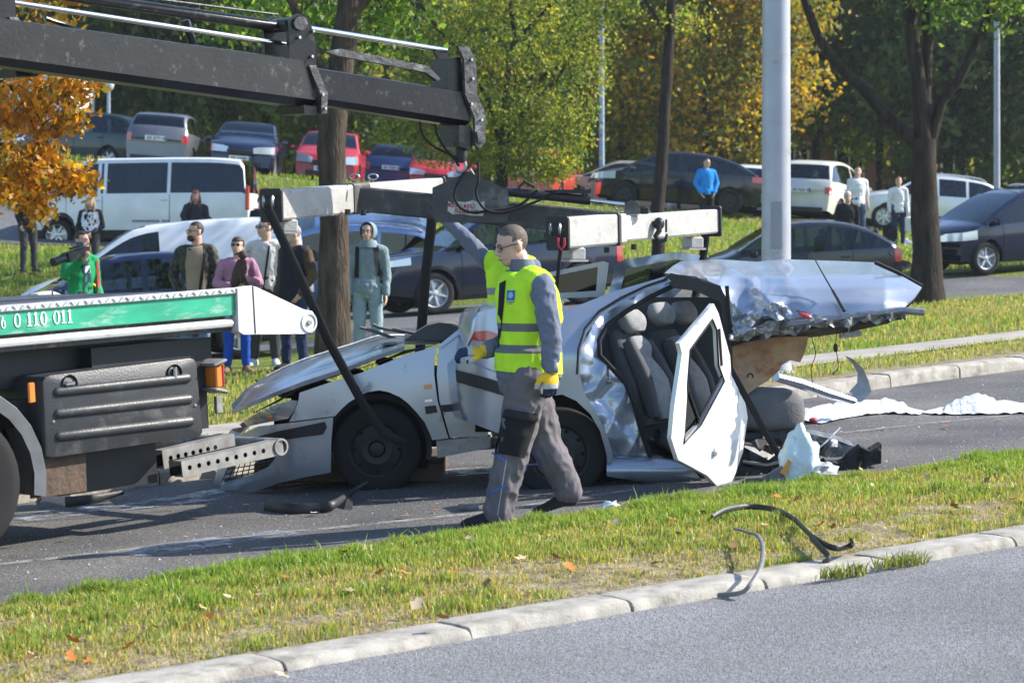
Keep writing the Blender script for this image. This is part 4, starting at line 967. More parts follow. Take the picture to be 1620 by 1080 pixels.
# locker with three ribs and two latches
f = lambda px, py: TS(px, py, -.02)
qa = [f(*q) for q in ((66, 603), (70, 596), (78, 593), (300, 566), (308, 567), (312, 574), (322, 684), (318, 690), (80, 725), (72, 722))]
m = MB(); cx_ = sum((q for q in qa), Vector())/len(qa)
rings = []
for n_, sc in ((.02, .985), (0, 1.0), (0, .975)): pass
ring = lambda off, sc: [cx_+(q-cx_)*sc+Vector((0, off, 0)) for q in qa]
m.loft([ring(.46, 1), ring(.02, 1), ring(.0, .985), ring(-.004, .96), ring(-.004, .02)]); lock = m.build('side_locker', M_LOCK, truck, smooth=30)
for (x0, y0, x1, y1) in ((90, 620, 296, 598), (91, 654, 299, 631), (93, 690, 301, 666)):
    A, B = f(x0, y0), f(x1, y1); d_ = (B-A).normalized(); pth = [A+d_*t for t in (-.03, -.024, -.012, 0)]+[A.lerp(B, t) for t in (.25, .5, .75)]+[B+d_*t for t in (0, .012, .024, .03)]
    rr = [.004, .018, .027, .031, .031, .031, .031, .031, .027, .018, .004]
    m = MB(); m.tube(pth, [(r_, r_*.8) for r_ in rr], 14); m.build('locker_rib', M_LOCK, lock)
for x0, y0 in ((109, 607), (275, 590)):
    c = f(x0, y0); m = MB(); m.lathe([(.052, -.002), (.056, -.012), (.05, -.014), (.042, -.004), (.001, -.003)], c, n=22); lt = m.build('latch', M_DARK, lock)
    m = MB(); m.box(c+Vector((0, -.016, 0)), (.07 if x0 < 200 else .028, .018, .026 if x0 < 200 else .075), bev=.008); m.build('latch_handle', M_STEEL, lock)
for x0, y0 in ((84, 667), (308, 641)):
    m = MB(); m.lathe([(.012, -.004), (.008, -.010), (.001, -.011)], f(x0, y0), n=10); m.build('locker_bolt', M_STEEL, lock)
# chassis, flaps, tank
m = MB(); m.box((s1-3.6, .55, .74), (6.0, .10, .24)); m.box((s1-3.6, TW-.55, .74), (6.0, .10, .24)); m.box((s1-3.5, TW/2, .80), (6.0, TW-.3, .16)); m.build('chassis', M_BLACK, truck)
zt = TS(150, 592).z; m = MB(); m.box((s1-2.3, .42, (zt+hr)/2-.02), (3.4, .3, hr-zt+.06)); m.build('subframe', M_BLACK, truck)
q0 = TS(143, 735); q1 = TS(257, 735); m = MB(); m.box(((q0.x+q1.x)/2, .55, (TS(200, 712).z+TS(200, 772).z)/2), (q1.x-q0.x+.2, .7, .26)); m.build('belly_box', M_BLACK, truck)
q0 = TS(53, 735); q1 = TS(143, 735); m = MB(); m.box(((q0.x+q1.x)/2, .05, (TS(98, 725).z+TS(98, 777).z)/2), (q1.x-q0.x-.01, .02, .24), (.05, 0, 0)); m.build('mud_flap', M_RUST, truck)
q0 = TS(310, 620); m = MB(); m.box((q0.x+.05, .25, TS(325, 625).z), (.14, .4, .42)); m.box((s1-.55, .35, hr-.16), (.9, .4, .18)); m.build('rear_bracket', M_BLACK, truck)
# tail lamp and marker
A = TS(331, 596); m = MB(); m.box((A.x+.035, .02, A.z), (.05, .16, .135), bev=.008); lp = m.build('tail_lamp', M_AMB, truck)
m = MB(); m.box((A.x+.068, .02, A.z), (.016, .162, .137), bev=.005); m.build('red_lens', M_TL, lp)
for sg in (1, -1): MB().box((A.x+.03, .01, A.z+.087*sg), (.11, .2, .022), (0, -.25*sg, 0), bev=.008).build('lamp_guard', M_GALV, truck)
A = TS(350, 640); m = MB(); m.box((A.x, .03, A.z), (.05, .03, .11), bev=.005); m.build('lamp_plate', M_GALV, truck)
A = TS(48, 621); m = MB(); m.box((A.x, -.012, A.z), (.045, .02, .12), bev=.006); m.build('side_marker', M_AMB, truck)
# wheel, arch
wc = TS(-62, 770); WR = wc.z
for ss in (wc.x, wc.x-3.4):
    wheel(truck, (ss, .14, WR), WR, .26, M_GALV, 'steel', -1, n_sp=8, rimr=.58); wheel(truck, (ss, TW-.14, WR), WR, .26, M_GALV, 'steel', 1, n_sp=8, rimr=.58)
for far in (-.02, TW-.30):
    rows = []
    ro = WR*1.33
    for k in range(15):
        a_ = R(-12+k*14.5); rows.append([(wc.x+rr_*math.cos(a_), far+n_, WR+rr_*math.sin(a_)) for rr_, n_ in ((ro*.86, .012), (ro*.99, 0), (ro*1.01, .02), (ro*1.01, .3), (ro*.985, .3), (ro*.97, .03))])
    m = MB(); m.loft([[Vector(v) for v in r_] for r_ in rows]); m.build('mudguard', mat('mudguard_grey', (.16, .165, .17), .5, var=.2), truck, smooth=40)
# perforated rear underrun beams
def channel(a, b, hgt, nh, tube_end, name):
    A, B = a, b; d_ = (B-A); L_ = d_.length; d_.normalize(); up_ = Vector((-d_.z, 0, d_.x)); holes = []
    poly = [(0, -hgt/2), (L_, -hgt/2), (L_, hgt/2), (0, hgt/2)]
    for k in range(nh):
        u_ = .06+k*(L_-.22)/(nh-1); holes.append([(u_+.016*math.cos(2*math.pi*j/10), .016*math.sin(2*math.pi*j/10)) for j in range(10)])
    m = MB(); m.poly(poly, lambda u_, v_: A+d_*u_+up_*v_, Vector((0, .008, 0)), .05, holes)
    for sg in (-1, 1): m.box((A+B)/2+up_*sg*(hgt/2-.004)+Vector((0, .045, 0)), (L_, .085, .008), Euler((0, -math.atan2(d_.z, d_.x), 0)).to_matrix())
    m.build(name, M_GALV, truck, smooth=20)
    m = MB(); m.box((A+B)/2+Vector((0, .13, 0)), (L_, .004, hgt), Euler((0, -math.atan2(d_.z, d_.x), 0)).to_matrix()); m.build(name+'_inner', M_DARK, truck)
    if tube_end:
        m = MB(); m.lathe([(.042, -.01), (.055, -.01), (.055, 1.9), (.042, 1.9)], B+Vector((-.02, 0, 0)), n=22, closed=True); m.build('cross_tube', M_GALV, truck)
channel(TS(288, 742, .0), TS(448, 706, .0), .10, 9, True, 'underrun_beam')
channel(TS(258, 727, .34), TS(372, 700, .34), .12, 7, False, 'underrun_beam')
for far in (TW-.1,): channel(TS(288, 742, .0)+Vector((0, far-.1, 0)), TS(448, 706, .0)+Vector((0, far-.1, 0)), .10, 9, False, 'underrun_beam')
# crane: built in world coordinates, children of the truck through the inverse transform
TI = Matrix.Translation(TO) @ TM.to_4x4(); TI = TI.inverted()
def tw(mb): mb.v = [tuple(TI @ Vector(q)) for q in mb.v]; return mb
def boom_y(px): return 15.05+px*.00295
def beam(name, pa, pb, top_a, bot_a, top_b, bot_b, wd, m_, face=.72):
    """telescopic section between photo columns pa,pb: bevelled hexagonal profile"""
    rings = []
    for px, t, b_ in ((pa, top_a, bot_a), (pb, top_b, bot_b)):
        Y = boom_y(px); T = P(px, t, Y); B = P(px, b_, Y); h = T.z-B.z; sd_ = Vector((-.692, .722, 0))
        rings.append([T+sd_*0, T+sd_*.03+Vector((0, 0, .01)), T+sd_*(wd-.03)+Vector((0, 0, .01)), T+sd_*wd, B+sd_*wd+Vector((0, 0, h*.1)), B+sd_*(wd-.06), B+sd_*.06, B+Vector((0, 0, h*.16))])
    m = MB(); m.loft(rings); return tw(m).build(name, m_, truck, smooth=25)
# crane post standing behind the cab, outside the frame
beam('boom_section', -1150, 500, -128, -55, 99, 170, .27, M_BOOM)
beam('boom_section', 470, 745, 104, 158, 148, 200, .22, M_BOOM)
def wtube(name, a, b, r, mt, n=14): return tw(MB().cyl(a, b, r, n)).build(name, mt, truck)
sd_ = Vector((-.692, .722, 0))
def bp(px, py, d=0.1): return P(px, py, boom_y(px))+sd_*d
wtube('chrome_rod', bp(-120, -22), bp(466, 69), .017, M_CHROME); wtube('hydraulic_cylinder', bp(-200, -60, .16), bp(462, 40, .16), .038, M_BOOM); wtube('chrome_rod', bp(478, 37, .16), bp(725, 79, .12), .019, M_CHROME)
wtube('hydraulic_pipe', bp(-100, -48, .08), bp(455, 22, .1), .008, M_BOOMG, 8)
wtube('hydraulic_pipe', bp(110, 25, .26), bp(210, 62, .26), .014, M_BOOM, 8); wtube('hydraulic_pipe', bp(335, 28, .28), bp(350, 75, .28), .03, M_BOOM, 8)
def plate(name, pts, d0, d1, mt):
    m = MB(); m.prism([bp(x, y, d0) for x, y in pts], sd_*(d1-d0)); return tw(m).build(name, mt, truck, smooth=25)
plate('boom_bracket', [(452, 32), (470, 22), (486, 30), (497, 66), (497, 108), (455, 104), (455, 60)], -.02, .01, M_BOOM); plate('boom_bracket', [(452, 32), (470, 22), (486, 30), (497, 66), (497, 108), (455, 104), (455, 60)], .24, .27, M_BOOM)
plate('boom_pin', [(462, 30), (470, 26), (478, 30), (481, 38), (478, 46), (470, 49), (462, 46), (459, 38)], -.04, .28, M_BOOMG)
plate('boom_collar', [(484, 104), (496, 104), (514, 148), (513, 180), (504, 180), (504, 152)], -.03, .30, M_BOOMG)
plate('boom_collar', [(10, 28), (24, 28), (62, 84), (61, 118), (48, 120), (50, 88)], -.03, .31, M_BOOMG); plate('boom_collar_block', [(-8, -25), (22, -10), (24, 40), (-10, 36)], -.01, .28, M_BOOM); plate('boom_collar_block', [(24, 108), (60, 110), (60, 121), (26, 122)], .0, .27, M_BOOM)
plate('boom_collar_block', [(480, 166), (512, 170), (512, 181), (482, 180)], .0, .27, M_BOOM)
plate('jib_link', [(521, 82), (545, 77), (682, 104), (702, 125), (697, 128), (678, 114), (540, 88)], .03, .07, M_BOOMG)
plate('boom_head', [(720, 74), (737, 74), (748, 95), (750, 150), (764, 180), (763, 226), (755, 236), (747, 230), (747, 188), (731, 148), (730, 95)], -.03, -.005, M_BOOMG); plate('boom_head', [(720, 74), (737, 74), (748, 95), (750, 150), (764, 180), (763, 226), (755, 236), (747, 230), (747, 188), (731, 148), (730, 95)], .22, .245, M_BOOM)
plate('boom_head_block', [(726, 198), (746, 200), (748, 238), (727, 232)], .0, .2, M_BOOM); plate('head_pin', [(747, 209), (753, 205), (759, 209), (761, 218), (757, 226), (749, 225)], -.05, .25, M_BOOMG)
plate('head_block', [(712, 92), (732, 90), (740, 148), (712, 142)], .02, .2, M_BOOM)
hp = bp(745, 236, .1)
m = MB(); m.tube([hp+Vector((0, 0, .01)), hp-Vector((0, 0, .05)), hp-Vector((0, 0, .09))], [.035, .045, .03], 12); tw(m).build('swivel', M_BLACK, truck)
m = MB(); ring_c = hp-Vector((0, 0, .115)); m.tube([ring_c+Vector((.032*math.cos(t), 0, .042*math.sin(t))) for t in [2*math.pi*k/16 for k in range(17)]], .011, 8, caps=False); tw(m).build('lifting_shackle', M_STEEL, truck)
# crane column outside the frame
cb = bp(-1150, -90, .13); m = MB(); base_ = TO+ut*((TM.transposed() @ (cb-TO)).x)+nt_*1.2; m.tube([base_+Vector((0, 0, .7)), base_+Vector((0, 0, 1.8)), cb-Vector((0, 0, .1))], [.22, .2, .16], 12); tw(m).build('crane_column', M_BOOM, truck)
def hose(name, pts, r, parent, mt=M_RUBBER, world=True, n=7, k=8):
    pts = [Vector(p) for p in pts]; fp = []
    ex = [pts[0]*2-pts[1]]+pts+[pts[-1]*2-pts[-2]]
    for i in range(1, len(ex)-2):
        p0, p1, p2, p3 = ex[i-1:i+3]
        for j in range(k):
            t = j/k; fp.append(.5*((2*p1)+(p2-p0)*t+(2*p0-5*p1+4*p2-p3)*t*t+(3*p1-p0-3*p2+p3)*t**3))
    fp.append(pts[-1]); m = MB(); m.tube(fp, r, n)
    if parent is truck: tw(m); return m.build(name, mt, truck)
    return m.build(name, mt, parent, world=world)
for (px, py) in ((468, 60), (488, 90), (490, 50), (740, 95), (742, 125), (756, 190), (505, 150), (509, 172), (740, 165)):
    m = MB(); c_ = bp(px, py, -.045); m.tube([c_, c_+sd_*.03], .011, 6); tw(m).build('bolt', M_STEEL, truck)
hose('hose', [bp(680, 192), bp(683, 210), bp(700, 230), bp(728, 245), bp(742, 262)], .008, truck); hose('hose', [bp(704, 196), bp(708, 215), bp(724, 240), bp(738, 250)], .008, truck)

# ---------------------------------------------------------------- lifting frame
LF = empty('spreader_beam', P(745, 330, 17.5), 0, 'grey steel lifting frame hanging from the crane hook above the wreck', 'lifting frame')
M_FR = mat('frame_pale', (.40, .39, .37), .55, .1, var=.15, scale=6, bump=.2, bscale=40, dirt=(.22, .2, .17), dirt_amt=.25, dscale=7); M_FRD = mat('frame_dark', (.07, .068, .065), .6, .1, var=.3, scale=6, bump=.3, bscale=40, dirt=(.22, .21, .2), dirt_amt=.25, dscale=6)
def rbeam(name, A, B, h, wd, mt, parent=LF):
    d_ = (B-A).normalized(); s_ = Vector((0, 0, 1)).cross(d_).normalized(); u_ = d_.cross(s_); rings = []
    for q in (A, B): rings.append([q+s_*x*wd/2+u_*z_*h/2 for x, z_ in ((-1, -.86), (-.86, -1), (.86, -1), (1, -.86), (1, .86), (.86, 1), (-.86, 1), (-1, .86))])
    m = MB(); m.loft(rings); return m.build(name, mt, parent, world=True, smooth=25)
L1, L2 = P(431, 325, 16.75), P(688, 303, 18.75); R1, R2 = P(884, 369, 16.65), P(1124, 350, 18.6)
Lm = L1.lerp(L2, .47); Rm = R1.lerp(R2, .5)
rbeam('main_beam', Lm, Rm, .175, .16, M_FRD)
rbeam('cross_arm', L1, L2, .20, .15, M_FR); rbeam('cross_arm', R1, R1.lerp(R2, .36), .205, .15, M_FR); rbeam('cross_arm', R1.lerp(R2, .35), R2, .175, .13, M_FR)
c_ = R1.lerp(R2, .31); d_ = (R2-R1).normalized(); rbeam('arm_collar', c_-d_*.015, c_+d_*.015, .225, .17, M_BLACK)
c_ = Lm; d_ = (L2-L1).normalized(); rbeam('arm_collar', c_-d_*.12, c_+d_*.10, .215, .165, M_FRD)
for q, d_ in ((L1, L1-L2), (R1, R1-R2), (L2, L2-L1), (R2, R2-R1)):
    d_ = d_.normalized(); rbeam('arm_end_plate', q, q+d_*.02, .225, .17, M_BLACK)
    s_ = Vector((0, 0, 1)).cross(d_).normalized(); m = MB(); 
    for e in (-.035, .035): m.lathe([(.035, -.01), (.045, 0), (.035, .01)], q+d_*.05+s_*e+Vector((0, 0, .03)), axis='x', n=12)
    m.build('end_pulley', M_STEEL, LF, world=True)['kind'] = 'stuff'
for q, d_ in ((L1.lerp(L2, .08), 0), (R1.lerp(R2, .09), 0), (R1.lerp(R2, .87), 0)):
    m = MB(); m.box(q-Vector((0, 0, .145)), (.11, .14, .085), (0, 0, .45), bev=.01); m.box(q-Vector((0, 0, .19)), (.14, .15, .014), (0, 0, .45)); m.build('pad_bracket', M_FR, LF, world=True)
cp = [(684, 297), (712, 285), (741, 271), (765, 283), (803, 300), (806, 318), (803, 352), (690, 352), (684, 340)]
for Yp in (17.38, 17.60):
    m = MB(); m.prism([P(x, y, Yp) for x, y in cp], (0, .02, 0)); pl = m.build('centre_plate', M_FRD, LF, world=True)
    if Yp < 17.5:
        m = MB(); m.prism([P(x, y, Yp-.003) for x, y in ((709, 318), (716, 322), (722, 318), (735, 320), (748, 317), (758, 321), (766, 318), (767, 330), (764, 342), (745, 341), (728, 338), (716, 339), (708, 334))], (0, .0028, 0)); m.build('capacity_patch', mat('patch_white', (.6, .58, .55), .7, var=.2, scale=30, dirt=(.09, .085, .08), dirt_amt=.35, dscale=30), pl, world=True)
        m = MB(); glyphs(m, 'NOSILNOST', P(709, 327, Yp-.0045), (1, 0, -.08), (0, 0, 1), .027, -.0015); glyphs(m, '5000 KG', P(720, 336.5, Yp-.0045), (1, 0, -.08), (0, 0, 1), .031, -.0015); m.build('capacity_text', mat('text_red', (.35, .03, .04), .6), pl, world=True)
m = MB(); m.cyl(P(800, 303, 17.45), P(934, 317, 17.45), .032, 16); m.build('cylinder', M_BLACK, LF, world=True); m = MB(); m.cyl(P(930, 317, 17.45), P(988, 323, 17.45), .012, 12); m.build('cylinder_rod', M_CHROME, LF, world=True)
m = MB(); m.box(P(905, 303, 17.44), (.26, .05, .025)); m.tube([P(862, 302, 17.44), P(925, 302, 17.44)], .008, 6); m.tube([P(924, 314, 17.44), P(924, 296, 17.44)], .011, 6); m.tube([P(820, 297, 17.44), P(830, 287, 17.44), P(846, 296, 17.44)], .011, 6); m.build('valve_pipes', M_BLACK, LF, world=True)['kind'] = 'stuff'
m = MB(); m.prism([P(x, y, 17.40) for x, y in ((988, 338), (990, 322), (1000, 316), (1009, 322), (1014, 338))], (0, .1, 0)); m.build('rod_clevis', M_FRD, LF, world=True)
m = MB(); m.box(P(1020, 333, 17.45), (.06, .06, .05), bev=.008); m.build('stop_block', M_BLACK, LF, world=True)
for px, py in ((981, 333), (561, 285), (590, 285)):
    m = MB(); c_ = P(px, py-5, 17.5); m.tube([c_+Vector((.032*math.cos(t), 0, .02*math.sin(t))) for t in [2*math.pi*k/14 for k in range(15)]], .006, 6, caps=False); m.build('lifting_eye', M_STEEL, LF, world=True)
# hook on the right arm
hc = R1.lerp(R2, .58)+Vector((.05, -.12, .015)); m = MB(); m.ell(hc, (.04, .04, .045)); m.tube([hc+Vector((.0, -.02, 0)), hc+Vector((.0, -.025, -.05)), hc+Vector((-.025, -.025, -.085)), hc+Vector((0, -.025, -.125)), hc+Vector((.045, -.025, -.115)), hc+Vector((.055, -.025, -.07))], [.02, .02, .02, .019, .015, .008], 9); m.tube([hc+Vector((.05, -.01, .03)), hc+Vector((.05, -.01, -.06))], .008, 6); m.build('hook', M_BLACK, LF, world=True)
for px, py, s_ in ((960, 396, 1), (1003, 391, 1), (550, 336, 1), (575, 337, 1)):
    m = MB(); m.tube([P(px, py-5, 17.4), P(px, py+4, 17.4)], .02, 8); m.build('arm_bolt', M_BLACK, LF, world=True)
hose('hydraulic_hose', [P(742, 262, 17.33), P(725, 288, 17.3), P(719, 310, 17.31), P(728, 328, 17.32), P(748, 336, 17.33), P(775, 333, 17.34), P(820, 325, 17.4), P(850, 301, 17.42)], .0095, LF)
hose('hydraulic_hose', [P(757, 258, 17.33), P(757, 285, 17.3), P(753, 302, 17.31), P(758, 320, 17.32), P(772, 333, 17.33), P(800, 335, 17.36), P(850, 318, 17.4), P(878, 303, 17.42)], .0095, LF)
m = MB(); m.tube([P(736, 285, 17.45), P(745, 268, 17.4), P(754, 285, 17.45)], .012, 8); m.build('hanger_link', M_STEEL, LF, world=True)
# straps
M_STRAP = mat('webbing_black', (.02, .02, .021), .75, bump=.6, bscale=160, spec=.25)
def strap(pts, wd, label):
    pts = [Vector(p) for p in pts]; m = MB(); rings = []
    fp = []
    for a, b in zip(pts, pts[1:]): fp += [a.lerp(b, k/6) for k in range(6)]
    fp.append(pts[-1]); m.tube(fp, [(wd/2, .009)]*len(fp), 8); o = m.build('lifting_strap', M_STRAP, own=True); return tag(o, label, 'strap', 'lifting straps')
strap([P(424, 330, 16.62), P(470, 428, 16.66), P(520, 540, 16.72), P(575, 640, 16.80), P(608, 685, 16.84), P(640, 702, 16.86)], .062, 'black strap slanting from the left arm end to the front wheel of the wreck')
strap([P(686, 318, 18.83), P(682, 360, 18.83), P(673, 440, 18.85), P(664, 560, 18.95)], .075, 'black strap hanging upright behind the bonnet of the wreck')
strap([P(889, 375, 16.6), P(884, 420, 16.6), P(878, 500, 16.75), P(878, 640, 16.82), P(884, 700, 16.80)], .026, 'grey black strap with red hook running down behind the walking worker')
strap([P(1118, 360, 18.75), P(1113, 400, 18.75), P(1100, 470, 18.7), P(1085, 560, 18.4)], .06, 'dark strap hanging from the far right end of the lifting frame')
m = MB(); q = P(888, 388, 16.56); m.tube([q+Vector((.02, 0, .05)), q+Vector((.02, 0, 0)), q+Vector((0, 0, -.03)), q+Vector((-.02, 0, 0)), q+Vector((-.02, 0, .05))], .008, 7); tag(m.build('strap_hook', mat('hook_red', (.5, .03, .05), .4), own=True), 'small red hook at the near end of the right lifting arm', 'hook')
# ---------------------------------------------------------------- the wreck: front half
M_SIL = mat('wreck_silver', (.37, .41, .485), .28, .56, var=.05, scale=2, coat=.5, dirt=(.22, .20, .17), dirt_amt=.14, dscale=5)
M_SILD = mat('wreck_dirty', (.36, .37, .38), .45, .5, var=.2, scale=5, dirt=(.20, .17, .13), dirt_amt=.4, dscale=5, bump=.2, bscale=20)
M_RAW = mat('torn_metal', (.30, .30, .31), .4, .8, var=.4, scale=12, dirt=(.10, .07, .05), dirt_amt=.35, dscale=12, bump=.5, bscale=25)
M_SEAT = mat('seat_grey', (.27, .27, .275), .95, var=.15, scale=20, bump=.4, bscale=200, spec=.15); M_SEATD = mat('seat_dark', (.09, .092, .10), .95, var=.15, bump=.3, bscale=200, spec=.15)
M_TRIM = mat('trim_grey', (.10, .095, .085), .8, var=.25, scale=8)
FW = empty('car_wreck', G(597, 782), 0, 'torn-off front half of a silver car with its bonnet buckled up', 'car wreck')
def bulge(py, c, h): return -.05*max(0, 1-((py-c)/h)**2)
def yf(px, py):
    y = 17.1+bulge(py, 650, 140)+.004*nz(px, py, 0, .015, 2)
    if px < 475: y += ((475-px)/120)**2*.55
    return y
def W(mb, name, m, root, **k): return mb.build(name, m, root, world=True, **k)
BK = Vector((0, .02, 0))
def pan(poly, fn, thick=BK, res=8, holes=()): return MB().poly(poly, lambda u, v: P(u, v, fn(u, v)), thick, res, holes)
fender = [(457, 667), (466, 650), (472, 634), (474, 621), (527, 603), (573, 589), (640, 562), (692, 547), (687, 570), (687, 593), (692, 633), (709, 693), (684, 696), (680, 685), (672, 668), (660, 653), (646, 638), (633, 628), (615, 620), (600, 617), (582, 620), (567, 627), (552, 636), (540, 647), (530, 658)]
W(pan(fender, yf), 'front_wing', M_SIL, FW, smooth=60)
W(pan(fender, lambda u, v: yf(u, v)+1.62, -BK), 'front_wing', M_SIL, FW, smooth=60)
bumper = [(375, 690), (407, 675), (457, 669), (527, 660), (524, 700), (523, 747), (480, 755), (440, 764), (400, 778), (362, 783), (347, 775), (352, 764), (395, 752), (425, 738), (437, 722), (430, 708), (400, 704), (376, 703)]
W(pan(bumper, lambda u, v: yf(u, v)-.02+(.05*((v-745)/35)**2 if v > 745 else 0), BK*2), 'bumper', M_SIL, FW, smooth=60)
# bumper carries on round the nose to the far side
rows = []
for k in range(11):
    t = k/10; Yk = lerp(17.1+.7, 18.75-.3, t); bow = -.10*math.sin(math.pi*t)
    rows.append([P(x_, y_, 17.7)+Vector((bow, Yk-17.7, 0)) for x_, y_ in ((378, 686), (366, 700), (358, 740), (350, 772), (362, 786))])
W(MB().grid(rows), 'bumper_nose', M_SILD, FW, smooth=70)
W(pan([(408, 690), (440, 682), (514, 667), (517, 676), (511, 687), (430, 698)], lambda u, v: yf(u, v)-.035, BK), 'bumper_strip', M_BLACK, FW)
m = MB()
for k in range(9): m.tube([P(352+k*10, 760-k*2, yf(400, 740)+.25), P(372+k*7, 712, yf(400, 740)+.25)], .004, 5)
for k in range(6): m.tube([P(352+k*4, 758-k*8, yf(400, 740)+.24), P(436, 740-k*5, yf(430, 740)+.2)], .004, 5)
W(m, 'lower_grille', M_BLACK, FW)['kind'] = 'stuff'
W(pan([(378, 671), (400, 657), (440, 639), (462, 633), (471, 634), (465, 650), (456, 662), (417, 669), (384, 676)], lambda u, v: yf(u, v)-.02+.03*((v-655)/20)**2, BK*2), 'headlight', mat('dull_headlamp', (.34, .32, .28), .15, .1, spec=.8, coat=1, var=.3, scale=9), FW, smooth=60)
W(MB().ell(P(428, 659, yf(428, 659)-.02), (.016, .008, .016)), 'headlight_bulb', M_AMB, FW)
W(pan([(672, 643), (689, 641), (692, 652), (674, 655)], lambda u, v: yf(u, v)-.02, BK), 'door_moulding', M_BLACK, FW); W(pan([(696, 641), (731, 638), (731, 649), (698, 652)], lambda u, v: yf(u, v)-.02, BK), 'door_moulding', M_BLACK, FW)
W(pan([(670, 609), (682, 607), (684, 614), (671, 616)], lambda u, v: yf(u, v)-.015, BK), 'side_indicator', M_AMB, FW); W(pan([(672, 632), (684, 631), (684, 635), (672, 636)], lambda u, v: yf(u, v)-.012, BK*.5), 'wing_badge', M_CHROME, FW)
W(pan([(694, 547), (720, 527), (747, 508), (772, 512), (772, 690), (712, 692), (695, 633), (691, 593)], lambda u, v: yf(u, v)+.01), 'front_door', M_SIL, FW, smooth=60)
W(pan([(694, 546), (720, 525), (748, 504), (754, 509), (722, 532), (697, 551)], lambda u, v: yf(u, v)-.02, BK*2), 'door_pillar', M_SIL, FW)
W(pan([(690, 697), (776, 689), (776, 708), (692, 724)], lambda u, v: yf(u, v)+.02, Vector((0, .12, 0))), 'sill', M_SILD, FW)
# bonnet: buckled sheet from near edge to far edge
lowE = [(368, 648), (388, 640), (407, 632), (440, 618), (480, 603), (540, 584), (580, 568), (607, 558), (640, 547)]; upE = [(366, 640), (388, 616), (414, 600), (446, 584), (486, 568), (540, 550), (575, 539), (600, 532), (640, 531)]
rows = []
for i in range(33):
    t = i/32*(len(lowE)-1); k = min(int(t), len(lowE)-2); e = t-k
    a = [lerp(lowE[k][j], lowE[k+1][j], e) for j in (0, 1)]; b = [lerp(upE[k][j], upE[k+1][j], e) for j in (0, 1)]; row = []
    for q in range(13):
        s_ = q/12; fz = math.sin(min(1, s_*1.15)*math.pi/2)**.8; x_ = lerp(a[0], b[0], s_); y_ = lerp(a[1], b[1], fz); Yq = lerp(17.12+(.45*(max(0, 475-x_)/110)**2), 18.55, s_)
        y_ += 2.2*nz(x_, q*6, 0, .045, 5)*math.sin(math.pi*s_)
        row.append(P(x_, y_, Yq))
    rows.append(row)
m = MB(); m.grid(rows); m.grid([[v-Vector((0, 0, .025)) for v in r] for r in rows]); m.grid([[r[0], r[0]-Vector((0, -.005, .03))] for r in rows]); m.grid([[v, v-Vector((0, 0, .025))] for v in rows[0]]); W(m, 'bonnet', M_SIL, FW, smooth=55)
# whitish torn edge strip on top of the bonnet
rows2 = [[r[9]+Vector((0, 0, .006)), r[10]+Vector((0, 0, .014)), r[12]+Vector((0, .02, .006))] for r in rows[9:]]
W(MB().grid(rows2), 'bonnet_paint_flake', mat('flaked_paint', (.55, .54, .49), .8, var=.25, scale=14, bump=.8, bscale=30), FW)
# engine bay, shut panel and cowl
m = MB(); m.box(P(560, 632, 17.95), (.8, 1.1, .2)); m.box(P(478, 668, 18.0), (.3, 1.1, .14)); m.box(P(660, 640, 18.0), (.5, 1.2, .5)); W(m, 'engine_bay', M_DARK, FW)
for k, (x_, y_, r_) in enumerate(((455, 622, .05), (500, 607, .06), (560, 590, .05), (610, 572, .045))): W(MB().ell(P(x_, y_, 17.5), (r_*1.6, .12, r_*.7)), 'engine_part', M_BLACK, FW)
W(MB().poly([(396, 655), (440, 632), (470, 613), (600, 572), (640, 554), (690, 545), (640, 560), (480, 612), (440, 636)], lambda u, v: P(u, v, 17.2), BK, 12), 'wing_channel', M_BLACK, FW)
m = MB(); m.prism([P(x_, y_, 17.6) for x_, y_ in ((636, 542), (655, 527), (675, 515), (695, 510), (712, 512), (723, 519), (727, 528), (700, 543))], (0, .6, 0)); W(m, 'dashboard', M_TRIM, FW, smooth=40)
for pts in (((570, 518), (585, 522), (612, 531), (640, 541)), ((622, 520), (640, 524), (680, 532), (700, 540)), ((590, 513), (600, 518), (640, 526))):
    W(MB().tube([P(x_, y_, 17.9) for x_, y_ in pts], (.008, .03), 6) if False else MB().tube([P(x_, y_, 17.9) for x_, y_ in pts], [(.012, .04)]*len(pts), 6), 'cowl_trim', M_TRIM, FW)
W(MB().grid([[P(600, 545, 17.3), P(690, 545, 17.2)], [P(640, 530, 18.4), P(720, 525, 18.4)]]), 'scuttle', M_BLACK, FW)
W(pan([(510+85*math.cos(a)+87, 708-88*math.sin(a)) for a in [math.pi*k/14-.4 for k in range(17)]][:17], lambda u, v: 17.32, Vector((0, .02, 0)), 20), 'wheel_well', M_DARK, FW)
fwl = wheel(FW, P(597, 709, 17.2)-FW.location, .302, .2, M_RIMD, 'steel', -1, n_sp=8, rimr=.62); wheel(FW, P(597, 709, 17.2)-FW.location+Vector((0, 1.45, 0)), .302, .2, M_RIMD, 'steel', 1, n_sp=8, rimr=.62)
m = MB()
for i in range(21):
    pass
rows = [[P(597, 709, 17.16)+Vector((r_*math.cos(a), 0 if r_ < .37 else -.015, r_*math.sin(a))) for r_ in (.335, .372)] for a in [R(-12+k*9.4) for k in range(21)]]
W(MB().grid(rows), 'arch_lip', M_BLACK, FW)
m = MB(); m.box(P(560, 735, 18.0), (1.3, 1.2, .12)); W(m, 'subframe', M_RUST, FW)
# torn rear end of this half: bulkhead
rows = [[P(745, 520+18*j, 17.25)+Vector((.06*nz(i, j, 0, .8, 3), i*.16, 0)) for j in range(10)] for i in range(10)]
W(MB().grid(rows), 'torn_bulkhead', M_RAW, FW)

